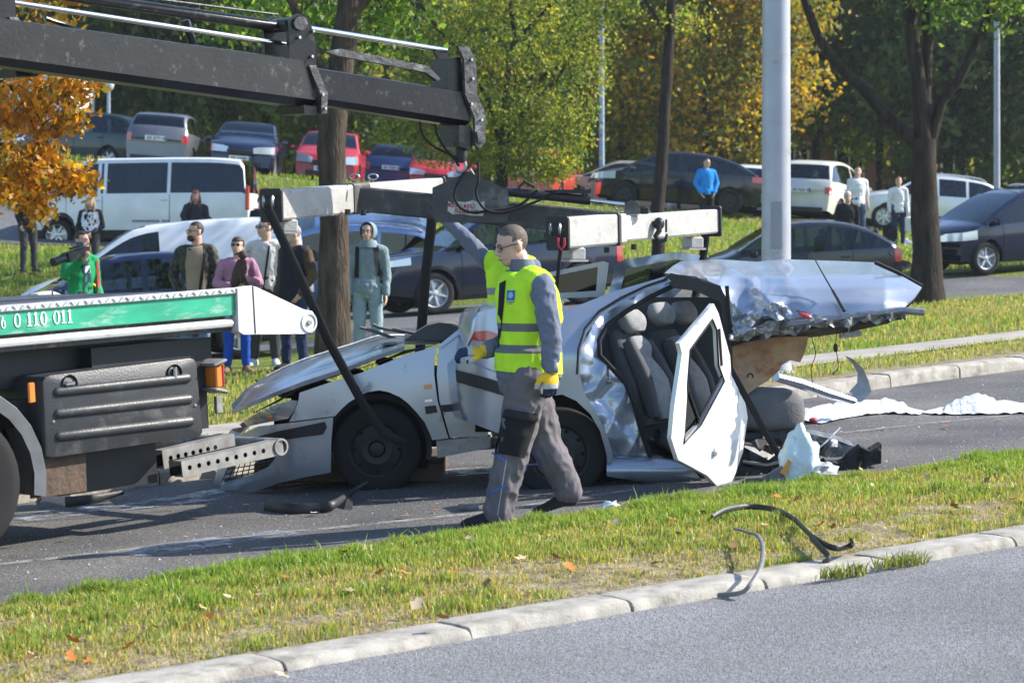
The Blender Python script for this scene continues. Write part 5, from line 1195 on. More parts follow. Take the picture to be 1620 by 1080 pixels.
# ---------------------------------------------------------------- the wreck: rear half
RW = empty('car_wreck', G(885, 793), 0, 'torn-off rear half of a silver car with its roof folded back and seats showing', 'car wreck')
def yr(px, py):
    y = 16.55+bulge(py, 600, 130)*.8+.005*nz(px, py, 0, .015, 7)
    if px < 800: y += ((800-px)/80)**2*.22
    if py < 560 and px > 860: y += (560-py)/120*.20       # tumblehome of the pillar
    return y
quarter = [(748, 505), (757, 494), (785, 486), (830, 490), (893, 490), (923, 480), (971, 461), (1023, 446), (1053, 437), (1062, 445), (1023, 460), (982, 479), (949, 501), (928, 527), (919, 552), (917, 592), (925, 622), (945, 655), (960, 687), (968, 712), (970, 722), (962, 733), (958, 712), (949, 681), (934, 655), (912, 634), (890, 624), (866, 626), (842, 637), (822, 656), (808, 685), (800, 640), (770, 605), (735, 570), (741, 545), (744, 525)]
W(pan(quarter, yr, BK), 'rear_quarter', M_SIL, RW, smooth=60)
W(pan([(x_, y_) for x_, y_ in quarter], lambda u, v: yr(u, v)+1.62, -BK, 14), 'rear_quarter', M_SIL, RW, smooth=60)
W(pan([(721, 577), (735, 570), (770, 584), (800, 596), (832, 604), (834, 640), (814, 690), (783, 683), (733, 664), (724, 625)], lambda u, v: yr(u, v)-.035, BK*2), 'rear_bumper', M_SIL, RW, smooth=60)
W(pan([(720.5, 585), (760, 595), (800, 607), (831, 613), (831, 633), (800, 627), (760, 615), (722, 604)], lambda u, v: yr(u, v)-.055, BK*1.4), 'bumper_strip', M_BLACK, RW)
W(pan([(745, 536), (750, 524), (772, 523), (792, 530), (794, 541), (757, 540)], lambda u, v: yr(u, v)-.02, BK*1.4), 'tail_light', M_TL, RW); W(pan([(737, 548), (744, 526), (750, 524), (744, 537)], lambda u, v: yr(u, v)-.012, BK*1.2), 'tail_light_clear', M_TLW, RW)
cont = [(757, 494), (748, 505), (741, 545), (735, 570), (721, 580), (724, 625), (733, 664), (783, 683)]
W(MB().grid([[P(x_, y_, yr(x_, y_)+.01)+Vector((-.10*math.sin(math.pi*t/10), t*.148, 0)) for x_, y_ in cont] for t in range(11)]), 'rear_panel', M_SIL, RW, smooth=50)
W(MB().grid([[P(lerp(757, 890, i/8), lerp(493, 489, i/8)-3*math.sin(math.pi*i/8), 16.6)+Vector((.05*j/6, 1.55*j/6, .035*math.sin(math.pi*j/6))) for j in range(7)] for i in range(9)]), 'boot_lid', M_SIL, RW, smooth=60)
# jamb and seal
jamb = [(919, 552), (928, 527), (949, 501), (982, 479), (1023, 460), (1062, 445), (1069, 453), (1030, 469), (990, 492), (962, 513), (948, 536), (947, 560), (960, 577), (985, 601), (1000, 632), (1012, 676), (1028, 721), (971, 720), (967, 711), (960, 687), (945, 655), (925, 622), (917, 592)]
def yj(u, v):
    d = min((u-a)**2+(v-b)**2 for a, b in ((919, 560), (917, 592), (925, 622), (945, 655), (960, 690)))**.5
    return yr(u, v)+min(.09, d*.0016)+.034*abs(math.sin(u*.065+v*.028))*min(1, d/25)-.022*abs(math.sin(u*.04-v*.045))*min(1, d/20)+.015*nz(u, v, 0, .05, 4)
W(pan(jamb, yj, BK, 4.5), 'door_jamb', M_SIL, RW, smooth=38)
sealp = [(1140, 468), (1100, 456), (1066, 452), (1030, 469), (990, 493), (961, 514), (948, 538), (949, 562), (970, 584), (990, 606), (1003, 638), (1014, 680), (1029, 722)]
W(MB().tube([P(x_, y_, yr(x_, y_)+.07) for x_, y_ in sealp], .017, 7), 'door_seal', M_RUBBER, RW, smooth=80)
W(MB().tube([P(x_, y_, yr(x_, y_)-.012) for x_, y_ in ((1056, 441), (1023, 452), (982, 471), (948, 492), (925, 520), (915, 552), (913, 592))], .008, 6), 'drip_seam', M_RUBBER, RW)
W(MB().ell(P(963, 603, 16.58), (.022, .02, .02)), 'door_striker', M_RAW, RW)
W(pan([(1050, 440), (1062, 432), (1100, 441), (1140, 453), (1152, 480), (1158, 530), (1160, 600), (1150, 598), (1147, 530), (1140, 478), (1100, 460), (1066, 456)], lambda u, v: 16.75, Vector((0, .05, 0))), 'window_frame', M_BLACK, RW)
sil = [(960, 727), (971, 721), (1028, 722), (1067, 729), (1097, 744), (1118, 768), (1100, 772), (1060, 771), (1008, 761), (960, 753)]
W(pan(sil, lambda u, v: 16.55+.05*((v-745)/18)**2, Vector((0, .14, 0))), 'sill', M_SIL, RW, smooth=60)
W(pan([(1000, 700), (1028, 718), (1080, 728), (1160, 735), (1215, 745), (1160, 764), (1118, 768), (1097, 744), (1060, 728)], lambda u, v: 16.75+.03*nz(u, v, 0, .05), Vector((0, .9, .04))), 'floor_pan', M_BLACK, RW)
# wheel
wheel(RW, P(885, 716, 16.68)-RW.location, .306, .2, M_RIMD, 'steel', -1, n_sp=10, rimr=.64); wheel(RW, P(885, 716, 16.68)-RW.location+Vector((0, 1.42, 0)), .306, .2, M_RIMD, 'steel', 1, n_sp=10, rimr=.64)
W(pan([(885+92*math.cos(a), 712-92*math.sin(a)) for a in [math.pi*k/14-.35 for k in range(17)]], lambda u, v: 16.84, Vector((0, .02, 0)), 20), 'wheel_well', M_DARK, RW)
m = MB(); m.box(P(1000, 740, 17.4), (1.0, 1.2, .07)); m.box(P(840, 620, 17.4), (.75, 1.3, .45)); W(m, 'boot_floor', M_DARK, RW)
# far side of the cabin
W(pan([(930, 470), (1040, 470), (1150, 470), (1158, 560), (1155, 740), (1000, 735), (940, 640)], lambda u, v: 18.12, BK, 20), 'far_trim', M_SEATD, RW)
W(pan([(962, 470), (974, 420), (986, 411), (1072, 398), (1108, 404), (1096, 440), (1066, 470)], lambda u, v: 18.2+.04*nz(u, v, 0, .03), BK*1.5, 8, [[(980, 463), (991, 425), (1071, 410), (1086, 413), (1074, 436), (1052, 458)]]), 'far_door_frame', M_SIL, RW)
W(pan([(980, 463), (991, 425), (1071, 410), (1086, 413), (1074, 436), (1052, 458)], lambda u, v: 18.22, BK*.3, 20), 'far_window', M_GLASS, RW)
W(pan([(862, 432), (955, 413), (963, 416), (957, 466), (946, 470), (866, 472)], lambda u, v: 18.3, BK*1.5, 8, [[(874, 437), (946, 422), (943, 460), (874, 464)]]), 'far_rear_frame', M_SIL, RW)
W(pan([(874, 437), (946, 422), (943, 460), (874, 464)], lambda u, v: 18.32, BK*.3, 20), 'far_rear_window', M_GLASSD, RW)
# seats
def pad(name, spine, Y, thick, width, mt, root, n=9, ya=0.0):
    pts = [P(x_, y_, Y) for x_, y_ in spine]; fp = []
    for i in range(n): 
        t = i/(n-1)*(len(pts)-1); k = min(int(t), len(pts)-2); fp.append(pts[k].lerp(pts[k+1], t-k))
    rings = []
    for i, q in enumerate(fp):
        d_ = (fp[min(i+1, n-1)]-fp[max(0, i-1)]).normalized(); nn = Vector((d_.z*math.cos(ya), -d_.z*math.sin(ya), -d_.x)); wv_ = Vector((math.sin(ya), math.cos(ya), 0)); e = math.sin(math.pi*min(max(i/(n-1), .06), .94))**.25
        rings.append([q+nn*thick*e*(abs(math.cos(a))**.7*(1 if math.cos(a) > 0 else -1))+wv_*width*e*(abs(math.sin(a))**.55*(1 if math.sin(a) > 0 else -1)) for a in [2*math.pi*k/18 for k in range(18)]])
    return W(MB().loft(rings), name, mt, root, smooth=60)
for dx, Y, px_ in ((0, 17.0, 0), (62, 17.5, 1)):
    ya = .55
    pad('seat_back', [(1034+dx, 672), (1016+dx, 600), (984+dx, 526)], Y, .085, .25, M_SEATD, RW, ya=ya)
    pad('seat_panel', [(1054+dx, 662), (1038+dx, 604), (1016+dx, 566)], Y-.05, .05, .13, M_SEAT, RW, ya=ya)
    pad('seat_panel', [(1017+dx, 568), (1010+dx, 550), (1003+dx, 534)], Y-.05, .055, .125, M_SEAT, RW, ya=ya)
    for sg in (-1, 1): pad('seat_bolster', [(1052+dx+sg*17, 660), (1036+dx+sg*17, 600), (1008+dx+sg*15, 540)], Y-.05+sg*.16, .055, .045, M_SEATD, RW, ya=ya)
for hx, hy, Y in ((1000, 508, 16.95), (1046, 496, 17.3), (1082, 494, 17.7)): pad('headrest', [(hx+6, hy+17), (hx, hy), (hx-5, hy-16)], Y, .055, .145, M_SEAT, RW, 7, ya=.55)
pad('seat_cushion', [(1040, 690), (1080, 700), (1118, 705)], 17.15, .075, .5, M_SEATD, RW)
# the hanging rear door
def yd(px, py): return 16.5-(1168-px)/105*.78
DI = Vector((-.86, .52, 0))*.03
door = [(1129, 480), (1075, 543), (1079, 559), (1067, 641), (1062, 693), (1073, 727), (1090, 736), (1119, 752), (1137, 771), (1153, 773), (1164, 748), (1175, 715), (1183, 660), (1179, 637), (1157, 593), (1155, 563), (1146, 530), (1137, 496)]
hole = [(1127, 505), (1092, 553), (1088, 607), (1082, 702), (1109, 672), (1146, 603), (1137, 578), (1134, 522)]
M_DOORSUN = mat('door_sunlit_silver', (.74, .75, .77), .34, .2, var=.05, scale=3, coat=.5)  # the car's silver made near white: sunlight on the door put into its colour
def yd2(u, v): return yd(u, v)-.05*max(0, 1-((v-690)/80)**2)+.012*math.exp(-((v-690-(u-1120)*-.2)/4)**2)
dr = W(pan(door, yd2, DI, 8, [hole]), 'rear_door', M_DOORSUN, RW, smooth=60)
W(MB().tube([P(x_, y_, yd2(x_, y_)-.004) for x_, y_ in hole+hole[:1]], .0065, 6), 'window_gasket', M_RUBBER, dr)
W(pan([(1087, 612), (1106, 667), (1083, 698)], lambda u, v: yd(u, v)+.02, DI*.2, 20), 'quarter_glass', M_GLASS, dr)
for a, b, r_, mt in (((1086, 610), (1107, 669), .010, M_RUBBER), ((1108, 674), (1146, 604), .012, M_CHROME), ((1104, 668), (1142, 596), .010, M_RUBBER), ((1136, 520), (1140, 578), .016, M_RUBBER)): W(MB().cyl(P(*a, yd(*a)+.012), P(*b, yd(*b)+.012), r_, 8), 'window_rail', mt, dr)
W(MB().ell(P(1128, 718, yd2(1128, 718)-.003), (.045, .012, .035)), 'handle_recess', M_DARK, dr) if False else None
W(MB().box(P(1130, 715, yd2(1130, 715)-.004), (.055, .03, .05), (0, .35, -.9), bev=.014), 'handle', M_DOORSUN, dr)
# folded roof
roof = [(1051, 432), (1064, 421), (1077, 413), (1136, 410), (1196, 414), (1240, 410), (1336, 413), (1384, 415), (1420, 433), (1458, 454), (1447, 470), (1429, 487), (1380, 492), (1336, 496), (1281, 503), (1240, 513), (1196, 527), (1162, 539), (1155, 528), (1148, 490), (1140, 452), (1100, 437)]
def yroof(u, v):
    t = (v-411)/90; t = max(0, min(1.35, t))
    y = pw(t, [(0, 18.15), (.12, 17.72), (.3, 17.12), (.5, 16.86), (.75, 16.70), (1, 16.66), (1.35, 16.72)])
    left = sm((1290-u)/120)
    y += left*(.13*abs(math.sin(u*.030+v*.022))+.09*abs(math.sin(u*.05-v*.05+.6))+.12*abs(nz(u, v, 0, .03, 9)))*sm((v-411)/22)
    y += .05*nz(u, v, 0, .011, 3)*sm((v-411)/40)
    if u > 1400: y += (u-1400)/60*.25*(1-t*.4)
    return y
W(pan(roof, yroof, Vector((0, .012, -.012)), 4), 'folded_roof', M_SIL, RW, smooth=32)
r9_ = random.Random(21)
for k in range(16):
    c_ = P(r9_.uniform(1165, 1290), r9_.uniform(700, 748), r9_.uniform(16.5, 17.2)); q_ = [c_+Vector((r9_.uniform(-.12, .12), r9_.uniform(-.05, .05), r9_.uniform(-.05, .07))) for _ in range(4)]
    W(MB().prism(q_, (.01, .02, .008)), 'torn_piece', (M_RAW, M_BLACK, M_RUST, M_SILD)[k % 4], RW, smooth=0)
for k in range(5):
    x_ = r9_.uniform(1190, 1400); y_ = 515-(x_-1190)*.08; W(MB().tube([P(x_, y_, 16.7), P(x_+r9_.uniform(-6, 6), y_+12, 16.68), P(x_+r9_.uniform(-10, 10), y_+r9_.uniform(18, 34), 16.7)], [.006, .004, .002], 5), 'hanging_scrap', (M_BLACK, M_RAW)[k % 2], RW)
# edges and frame of the roof
railp = [(1154, 534), (1178, 527), (1210, 521), (1250, 513), (1290, 509), (1330, 503), (1380, 497), (1425, 491), (1462, 494)]
W(MB().tube([P(x_, y_, 16.66) for x_, y_ in railp], [(.026, .03)]*9, 7), 'roof_rail', M_RAW, RW); W(MB().tube([P(x_, y_+8, 16.78) for x_, y_ in railp[:-1]], [(.03, .05)]*8, 7), 'roof_rail', M_BLACK, RW)
W(MB().tube([P(x_, y_, 17.3) for x_, y_ in ((1384, 415), (1420, 431), (1458, 452), (1446, 472), (1430, 488))], .014, 6), 'roof_edge', M_RUBBER, RW)
W(MB().tube([P(x_, y_, 16.72) for x_, y_ in ((1150, 452), (1153, 490), (1158, 530))], .014, 6), 'roof_edge', M_RUBBER, RW)
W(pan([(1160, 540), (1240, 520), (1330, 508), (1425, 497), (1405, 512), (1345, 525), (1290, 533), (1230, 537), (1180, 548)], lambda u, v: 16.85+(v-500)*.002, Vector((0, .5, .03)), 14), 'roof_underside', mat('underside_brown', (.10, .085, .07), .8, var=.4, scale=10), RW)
rr_ = random.Random(8); up_ = [(1156+k*9.2, 531-(k*9.2)*.145+rr_.uniform(-3, 3)) for k in range(31)]; lo_ = [(x_+rr_.uniform(-3, 3), y_+rr_.uniform(6, 17)) for x_, y_ in reversed(up_)]
W(pan(up_+lo_, lambda u, v: 16.63+.05*nz(u, v, 0, .09, 6)+.03*math.sin(u*.2), BK, 6), 'torn_edge', M_RAW, RW, smooth=25)
for k, pts in enumerate(([(1158, 520), (1172, 500), (1196, 488), (1202, 502), (1186, 520), (1166, 536)], [(1204, 492), (1222, 478), (1246, 484), (1256, 499), (1230, 508)], [(1258, 490), (1290, 497), (1310, 505), (1280, 508)], [(1192, 520), (1215, 508), (1250, 506), (1248, 516), (1205, 528)])):
    W(pan(pts, lambda u, v: 16.56+.06*nz(u, v, 0, .10, k)-(.05 if k == 1 else 0)*math.sin((u-1200)*.06), BK, 5), 'torn_flap', (M_SIL, M_SIL, M_SIL, M_RAW)[k], RW, smooth=20)
W(MB().ell(P(1274, 499, 16.53), (.05, .02, .015), rot=(0, .35, 0)), 'red_lamp_shard', M_TL, RW)
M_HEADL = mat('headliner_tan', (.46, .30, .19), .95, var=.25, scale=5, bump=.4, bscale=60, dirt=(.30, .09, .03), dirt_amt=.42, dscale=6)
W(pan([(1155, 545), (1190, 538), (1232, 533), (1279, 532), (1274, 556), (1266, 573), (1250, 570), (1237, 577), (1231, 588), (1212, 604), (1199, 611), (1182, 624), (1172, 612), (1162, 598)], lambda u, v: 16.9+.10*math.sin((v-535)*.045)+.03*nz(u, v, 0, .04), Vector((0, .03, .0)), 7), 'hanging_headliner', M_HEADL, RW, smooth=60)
W(MB().lathe([(.014, 0), (.022, -.004), (.022, .004)], P(1187, 595, 16.93), n=12), 'headliner_grommet', M_RUBBER, RW)
W(MB().tube([P(1282, 397, 16.95), P(1300, 430, 16.85), P(1318, 461, 16.72)], [.0035, .005, .006], 6), 'aerial', M_BLACK, RW); W(MB().tube([P(1317, 459, 16.70), P(1336, 492, 16.60)], [.009, .013], 7), 'aerial_base', M_BLACK, RW)
W(MB().tube([P(1153, 580, 16.5), P(1180, 628, 16.5), P(1212, 686, 16.5), P(1236, 726, 16.52)], [(.022, .004)]*4, 6), 'seat_belt', M_STRAP, RW)
hose('loose_wire', [P(1284, 534, 16.8), P(1290, 560, 16.8), P(1283, 585, 16.8), P(1288, 618, 16.8)], .003, RW, n=5); hose('loose_wire', [P(1325, 520, 16.8), P(1322, 545, 16.8), P(1326, 580, 16.8), P(1316, 592, 16.8)], .003, RW, n=5)
W(MB().ell(P(1322, 550, 16.8), (.016, .016, .03)), 'wire_plug', M_BLACK, RW); W(MB().box(P(1345, 529, 16.85), (.14, .08, .035), (0, -.1, 0)), 'roof_bracket', M_RAW, RW)
# ---------------------------------------------------------------- people
from mathutils.bvhtree import BVHTree
M_SKIN = mat('skin', (.60, .38, .29), .55, var=.08, scale=20, spec=.3); M_SKIN2 = mat('skin_tan', (.42, .24, .17), .55, var=.08, scale=20, spec=.3)
M_HAIRB = mat('hair_brown', (.05, .032, .022), .7, var=.4, scale=60, bump=.6, bscale=150); M_HAIRD = mat('hair_dark', (.018, .014, .012), .65, var=.4, scale=60, bump=.6, bscale=150); M_HAIRG = mat('hair_grey', (.30, .28, .26), .75, var=.3, scale=60, bump=.6, bscale=150); M_HAIRBL = mat('hair_blond', (.42, .32, .19), .7, var=.3, scale=60, bump=.5, bscale=150); M_HAIRR = mat('hair_red', (.22, .05, .025), .65, var=.3, scale=60, bump=.5, bscale=150)
M_EYE = mat('eye_dark', (.03, .022, .02), .3); M_LENS = mat('sunglass', (.01, .01, .012), .08, spec=.9); M_LIP = mat('lip', (.36, .14, .12), .5)
def cloth(name, c, var=.14, rough=.9, bump=.35): return mat(name, c, rough, 0, var=var, scale=6, bump=bump, bscale=120, spec=.2)
_dg = [None]
def remesh(mb, voxel, it=5, fold=0, fscale=11, seed=0, keep=None):
    me = bpy.data.meshes.new('tmp'); me.from_pydata(mb.v, [], mb.f); me.update()
    bm = bmesh.new(); bm.from_mesh(me); bmesh.ops.recalc_face_normals(bm, faces=bm.faces); bm.to_mesh(me); bm.free()
    if _dg[0] is None: _dg[0] = bpy.data.scenes.new('tmp')
    ts = _dg[0]; o = bpy.data.objects.new('tmp', me); ts.collection.objects.link(o)
    r = o.modifiers.new('r', 'REMESH'); r.mode = 'VOXEL'; r.voxel_size = voxel
    if it: s_ = o.modifiers.new('s', 'SMOOTH'); s_.iterations = it; s_.factor = .5
    vl = ts.view_layers[0]; vl.update(); dg = vl.depsgraph; ev = o.evaluated_get(dg)
    out = bpy.data.meshes.new_from_object(ev, depsgraph=dg)
    bpy.data.objects.remove(o); bpy.data.meshes.remove(me)
    n = len(out.vertices); co = np.empty(n*3, np.float32); out.vertices.foreach_get('co', co); co = co.reshape(-1, 3)
    if fold:
        nm = np.empty(n*3, np.float32); out.vertices.foreach_get('normal', nm); nm = nm.reshape(-1, 3)
        d = np.array([(.5-abs(mnoise.noise(Vector((x*fscale+seed, y*fscale, z*fscale*.75+x*3)))))+.6*(.4-abs(mnoise.noise(Vector((x*fscale*2.1, y*fscale*2.1+seed, z*fscale*1.5-y*4))))) for x, y, z in co])
        co = co+nm*(d*fold)[:, None].astype(np.float32); out.vertices.foreach_set('co', co.ravel())
    out.polygons.foreach_set('use_smooth', [True]*len(out.polygons)); out.update()
    return out
def meshobj(name, me, mats, parent, zones=None):
    for m in (mats if isinstance(mats, (list, tuple)) else [mats]): me.materials.append(m)
    me.name = name; o = bpy.data.objects.new(name, me); link(o, parent)
    if zones:
        me.polygons.foreach_set('material_index', [zones(p.center) for p in me.polygons])
    return o
def ellring(c, a, b, ra, rb, n=16): return [c+a*ra*math.cos(2*math.pi*k/n)+b*rb*math.sin(2*math.pi*k/n) for k in range(n)]
def limb(mb, pts, rad, n=10):
    """tapered limb with rounded joints"""
    fp, fr = [], []
    for i in range(len(pts)-1):
        for k in range(5): t = k/5; fp.append(Vector(pts[i]).lerp(Vector(pts[i+1]), t)); fr.append(lerp(rad[i], rad[i+1], t))
    fp.append(Vector(pts[-1])); fr.append(rad[-1]); mb.tube(fp, fr, n)
    for p, r in zip(pts, rad): mb.ell(p, (r, r, r), 10, 6)
def hand(mb, wr, d, pn, s=1.0, curl=.5, side=1, infl=0.0):
    """wr wrist, d direction of the fingers, pn palm normal (where the fingers curl to), side: thumb direction sign"""
    d = Vector(d).normalized(); pn = (Vector(pn)-d*Vector(pn).dot(d)).normalized(); ac = d.cross(pn)*side
    M3 = Matrix((d, ac, pn)).transposed()
    mb.ell(Vector(wr)+d*.045*s, (.055*s+infl, .042*s+infl, .017*s+infl), 12, 8, rot=M3)
    for k, (off, ln) in enumerate(((.030, .068), (.010, .077), (-.010, .072), (-.029, .056))):
        b = Vector(wr)+d*.085*s+ac*off*s; ang = 0; p = b; pts = [b-d*.02*s]
        for j, f in enumerate((.45, .32, .23)):
            ang += curl*(.55+.35*j); p = p+(d*math.cos(ang)+pn*math.sin(ang))*ln*f*s; pts.append(p)
        mb.tube(pts, [(.0088-.0011*j)*s+infl for j in range(4)], 8); mb.ell(pts[-1], ((.0055*s+infl),)*3, 8, 6)
    t0 = Vector(wr)+d*.02*s+ac*.03*s; t1 = t0+(d*.6+ac*.75+pn*.25).normalized()*.038*s; t2 = t1+(d*.9+ac*.25+pn*.4).normalized()*.03*s; t3 = t2+(d*.9+pn*.5).normalized()*.022*s
    mb.tube([t0, t1, t2, t3], [.014*s+infl, .012*s+infl, .0105*s+infl, .007*s+infl], 8)
DJ = dict(pelvis=(0, 0, .53), chest=(0, .005, .70), neck=(0, .008, .83), head=(0, -.012, .925), shL=(.100, .006, .796), shR=(-.100, .006, .796), elL=(.124, .012, .632), elR=(-.124, .012, .632), wrL=(.128, -.035, .49), wrR=(-.128, -.035, .49),
          hpL=(.052, 0, .515), hpR=(-.052, 0, .515), knL=(.060, -.012, .285), knR=(-.060, -.012, .285), anL=(.064, .012, .048), anR=(-.064, .012, .048), toL=(.082, -.085, .016), toR=(-.082, -.085, .016))
def person(label, loc, yaw, h, top, legs, shoes, hair, J=None, Jm=None, look=(0, 0), hairstyle='short', skin=M_SKIN, build=1.0, vox=.0115, sleeve='long', hd=None, group='bystanders', hands=None, gl=None, sung=False, topfold=.014, legfold=.014, coat_len=0.0, female=False, gloves=None, noh=False, tops=None, hcurl=.5, depth=1.0, baggy=0.0, fsc=11):
    """J: joint overrides in heights; Jm: joints in metres from the root. look: (yaw, pitch) of the head in degrees, yaw 0 = body front"""
    root = empty('person', loc, yaw, label, 'person', group)
    j = {k: Vector(v)*h for k, v in DJ.items()}
    if vox > .01 and not Jm:
        rv = random.Random(label); dx_ = rv.uniform(-.012, .012)
        for k_ in ('pelvis', 'hpL', 'hpR'): j[k_].x += dx_*h
        for k_ in ('chest', 'neck', 'head'): j[k_].x += dx_*.4*h
        for k_ in ('anL', 'toL', 'anR', 'toR'): j[k_].x += (1 if 'L' in k_ else -1)*rv.uniform(0, .02)*h; j[k_].y += rv.uniform(-.02, .02)*h*(0 if k_[0] == 't' else 0)
        j['shL'].z += dx_*.5*h; j['shR'].z -= dx_*.5*h
    if J: j.update({k: Vector(v)*h for k, v in J.items()})
    if Jm: j.update({k: Vector(v) for k, v in Jm.items()})
    side = (j['shL']-j['shR']); side.z *= .3; side.normalize(); hside = (j['hpL']-j['hpR']).normalized()
    def torso(mb, inf, z0=0.0, z1=1.0, hip=1.0, shoulders=True):
        sp = [(j['pelvis']-Vector((0, 0, .045*h)), .082, .062, hside), (j['pelvis'], .086, .064, hside), (j['pelvis'].lerp(j['chest'], .5), .076 if not female else .066, .056, hside.lerp(side, .5)), (j['chest'], .090 if not female else .080, .064, side), (j['chest'].lerp(j['neck'], .55), .094 if not female else .084, .060, side), (j['chest'].lerp(j['neck'], .85), .070, .048, side), (j['neck'], .038, .036, side)]
        rings = []
        for c, ra, rb, sd__ in sp:
            f = Vector((0, 0, 1)).cross(sd__).normalized(); rings.append(ellring(c, sd__, f, ra*h*build+inf, rb*h*build*depth+inf))
        mb.loft(rings)
        if shoulders:
            for q in ('shL', 'shR'): mb.tube([j['chest'].lerp(j['neck'], .80), j['chest'].lerp(j['neck'], .80).lerp(j[q], .6)+Vector((0, 0, .006*h)), j[q]], [.034*h+inf, .034*h+inf, .029*h*build+inf], 10)
    def arms(mb, inf, full=True, cuff=1.0):
        for q in 'LR':
            a, e, w_ = j['sh'+q], j['el'+q], j['wr'+q]; w2 = e.lerp(w_, cuff)
            limb(mb, [a, e, w2], [.029*h*build+inf, .0235*h*build+inf, lerp(.0235, .0165, cuff)*h+inf])
    def legsf(mb, inf, cuff=1.0):
        for q in 'LR':
            a, k_, n_ = j['hp'+q], j['kn'+q], j['an'+q]; limb(mb, [a, k_, k_.lerp(n_, cuff)], [.050*h*build+inf, .034*h+inf, .025*h+inf])
    # head frame
    f0 = side.cross(Vector((0, 0, 1))).normalized()   # body front
    hy, hp_ = R(look[0]), R(look[1]); fr = (Matrix.Rotation(hy, 3, 'Z') @ f0); upz = Vector((0, 0, 1)); rt = fr.cross(upz).normalized(); fr = (fr*math.cos(hp_)+upz*math.sin(hp_)).normalized(); upz = rt.cross(fr).normalized()
    HM = Matrix((-rt, -fr, upz)).transposed()   # local: -y is the face
    hc = j['head']; S = h*.98 if not hd else hd
    L = lambda x, y, z: hc+HM @ Vector((x*S, y*S, z*S))
    mb = MB(); torso(mb, -.004); arms(mb, -.004); legsf(mb, -.004)
    mb.tube([j['neck']-Vector((0, 0, .02*h)), L(0, .012, -.03)], [.036*h, .031*h], 12)
    mb.ell(L(0, .006, .018), (.0435*S, .0545*S, .052*S), 18, 12, rot=HM); mb.ell(L(0, -.008, -.018), (.039*S, .047*S, .050*S), 16, 10, rot=HM); mb.ell(L(0, -.026, -.048), (.026*S, .024*S, .019*S), 12, 8, rot=HM)
    mb.add([L(-.006, -.050, .006), L(.006, -.050, .006), L(.0115, -.052, -.020), L(-.0115, -.052, -.020), L(0, -.073, -.017), L(0, -.058, .008), L(0, -.06, -.024)], [(0, 5, 4), (5, 1, 4), (1, 2, 4), (2, 6, 4), (6, 3, 4), (3, 0, 4), (0, 1, 5), (0, 3, 6, 2, 1)])
    for e in (-1, 1): mb.ell(L(.043*e, .006, -.006), (.007*S, .013*S, .018*S), 8, 6, rot=HM)
    mb.ell(L(0, -.047, .012), (.030*S, .008*S, .006*S), 10, 6, rot=HM); mb.ell(L(0, -.050, -.037), (.014*S, .006*S, .006*S), 8, 5, rot=HM)
    for q in 'LR':
        d = j['wr'+q]-j['el'+q]; hs = (hands or {}).get(q)
        if gloves is None: hand(mb, j['wr'+q], hs[0] if hs else d, hs[1] if hs else (-side if q == 'L' else side), h/1.78, hs[2] if hs and len(hs) > 2 else hcurl, 1 if q == 'L' else -1)
    hS = hairstyle in ('short', 'crop', 'bald') and not noh
    def hz_(c):
        q = HM.transposed() @ (Vector(c)-hc); x, y, z = q.x/S/.0435, (q.y/S-.006)/.0545, (q.z/S-.018)/.052
        if z < -1.1 or abs(x) > 1.25 or q.length > .16*S/1: return 0
        jit = .12*nz(x, y, z, 6, h*9)
        if hairstyle == 'bald' and z > .55+jit and y < .5: return 0
        back = y > .02+jit+.25*(z < 0) and z > -.75+jit; topz = z > .42+jit and y > -.80; sidez = z > -.05+jit and y > -.30+jit and abs(x) > .5
        return 1 if (back or topz or sidez) and abs(x) < 1.06 else 0
    meshobj('body', remesh(mb, vox*.82 if vox > .009 else .0058, 2), [skin, hair], root, hz_ if hS else None)
    # eyes and mouth
    for e in (-1, 1):
        MB().ell(L(.0165*e, -.0495, -.001), (.0072*S, .004*S, .0036*S), 8, 6, rot=HM).build('eye', M_EYE, root)
        MB().tube([L(.009*e, -.0535, .0125), L(.018*e, -.0530, .0155), L(.027*e, -.0475, .012)], [.0022*S, .0026*S, .0016*S], 5).build('eyebrow', hair, root)
    MB().tube([L(-.014, -.0525, -.0375), L(0, -.0575, -.036), L(.014, -.0525, -.0375)], [.0018*S, .0032*S, .0018*S], 6).build('mouth', M_LIP, root)
    # hair
    if not noh and not hS:
        hm = MB(); n_, m_ = 44, 30; V_ = []; grow = {'short': 1.045, 'crop': 1.03, 'bald': 1.015, 'long': 1.10, 'bob': 1.13}[hairstyle]
        e = MB(); e.ell((0, 0, 0), (1, 1, 1), n_, m_)
        fs = []
        for f in e.f:
            c = sum((Vector(e.v[i]) for i in f), Vector())/len(f)
            line = (.42 if hairstyle != 'bald' else .60)+.10*nz(c.x, c.y, c.z, 7, h*3)
            face = c.y < -.10 and c.z < line-.25*(1-abs(c.x)) if hairstyle in ('long', 'bob') else (c.y < -.25+.2*(c.z < .1) and c.z < line)
            low = c.z < (-.62 if hairstyle in ('long', 'bob') else -.35) or (c.z < .05 and c.y < .05 and hairstyle not in ('long', 'bob'))
            if hairstyle == 'bald' and c.z > .45: face = True
            if not (face or low): fs.append(f)
        vs = []
        for (x, y, z) in e.v:
            k = grow+.05*nz(x, y, z, 3, h*7)
            vs.append(L(x*.0455*k, .006+y*.0565*k, .016+z*.056*k))
        inn = [hc+(v-hc)*.93 for v in vs]
        used = sorted(set(i for f in fs for i in f)); mp = {a: b for b, a in enumerate(used)}; nn_ = len(used)
        cnt = {}
        for f in fs:
            for i in range(len(f)): cnt[(f[i], f[(i+1) % len(f)])] = 1
        ed_ = [(a, b) for (a, b) in cnt if (b, a) not in cnt]
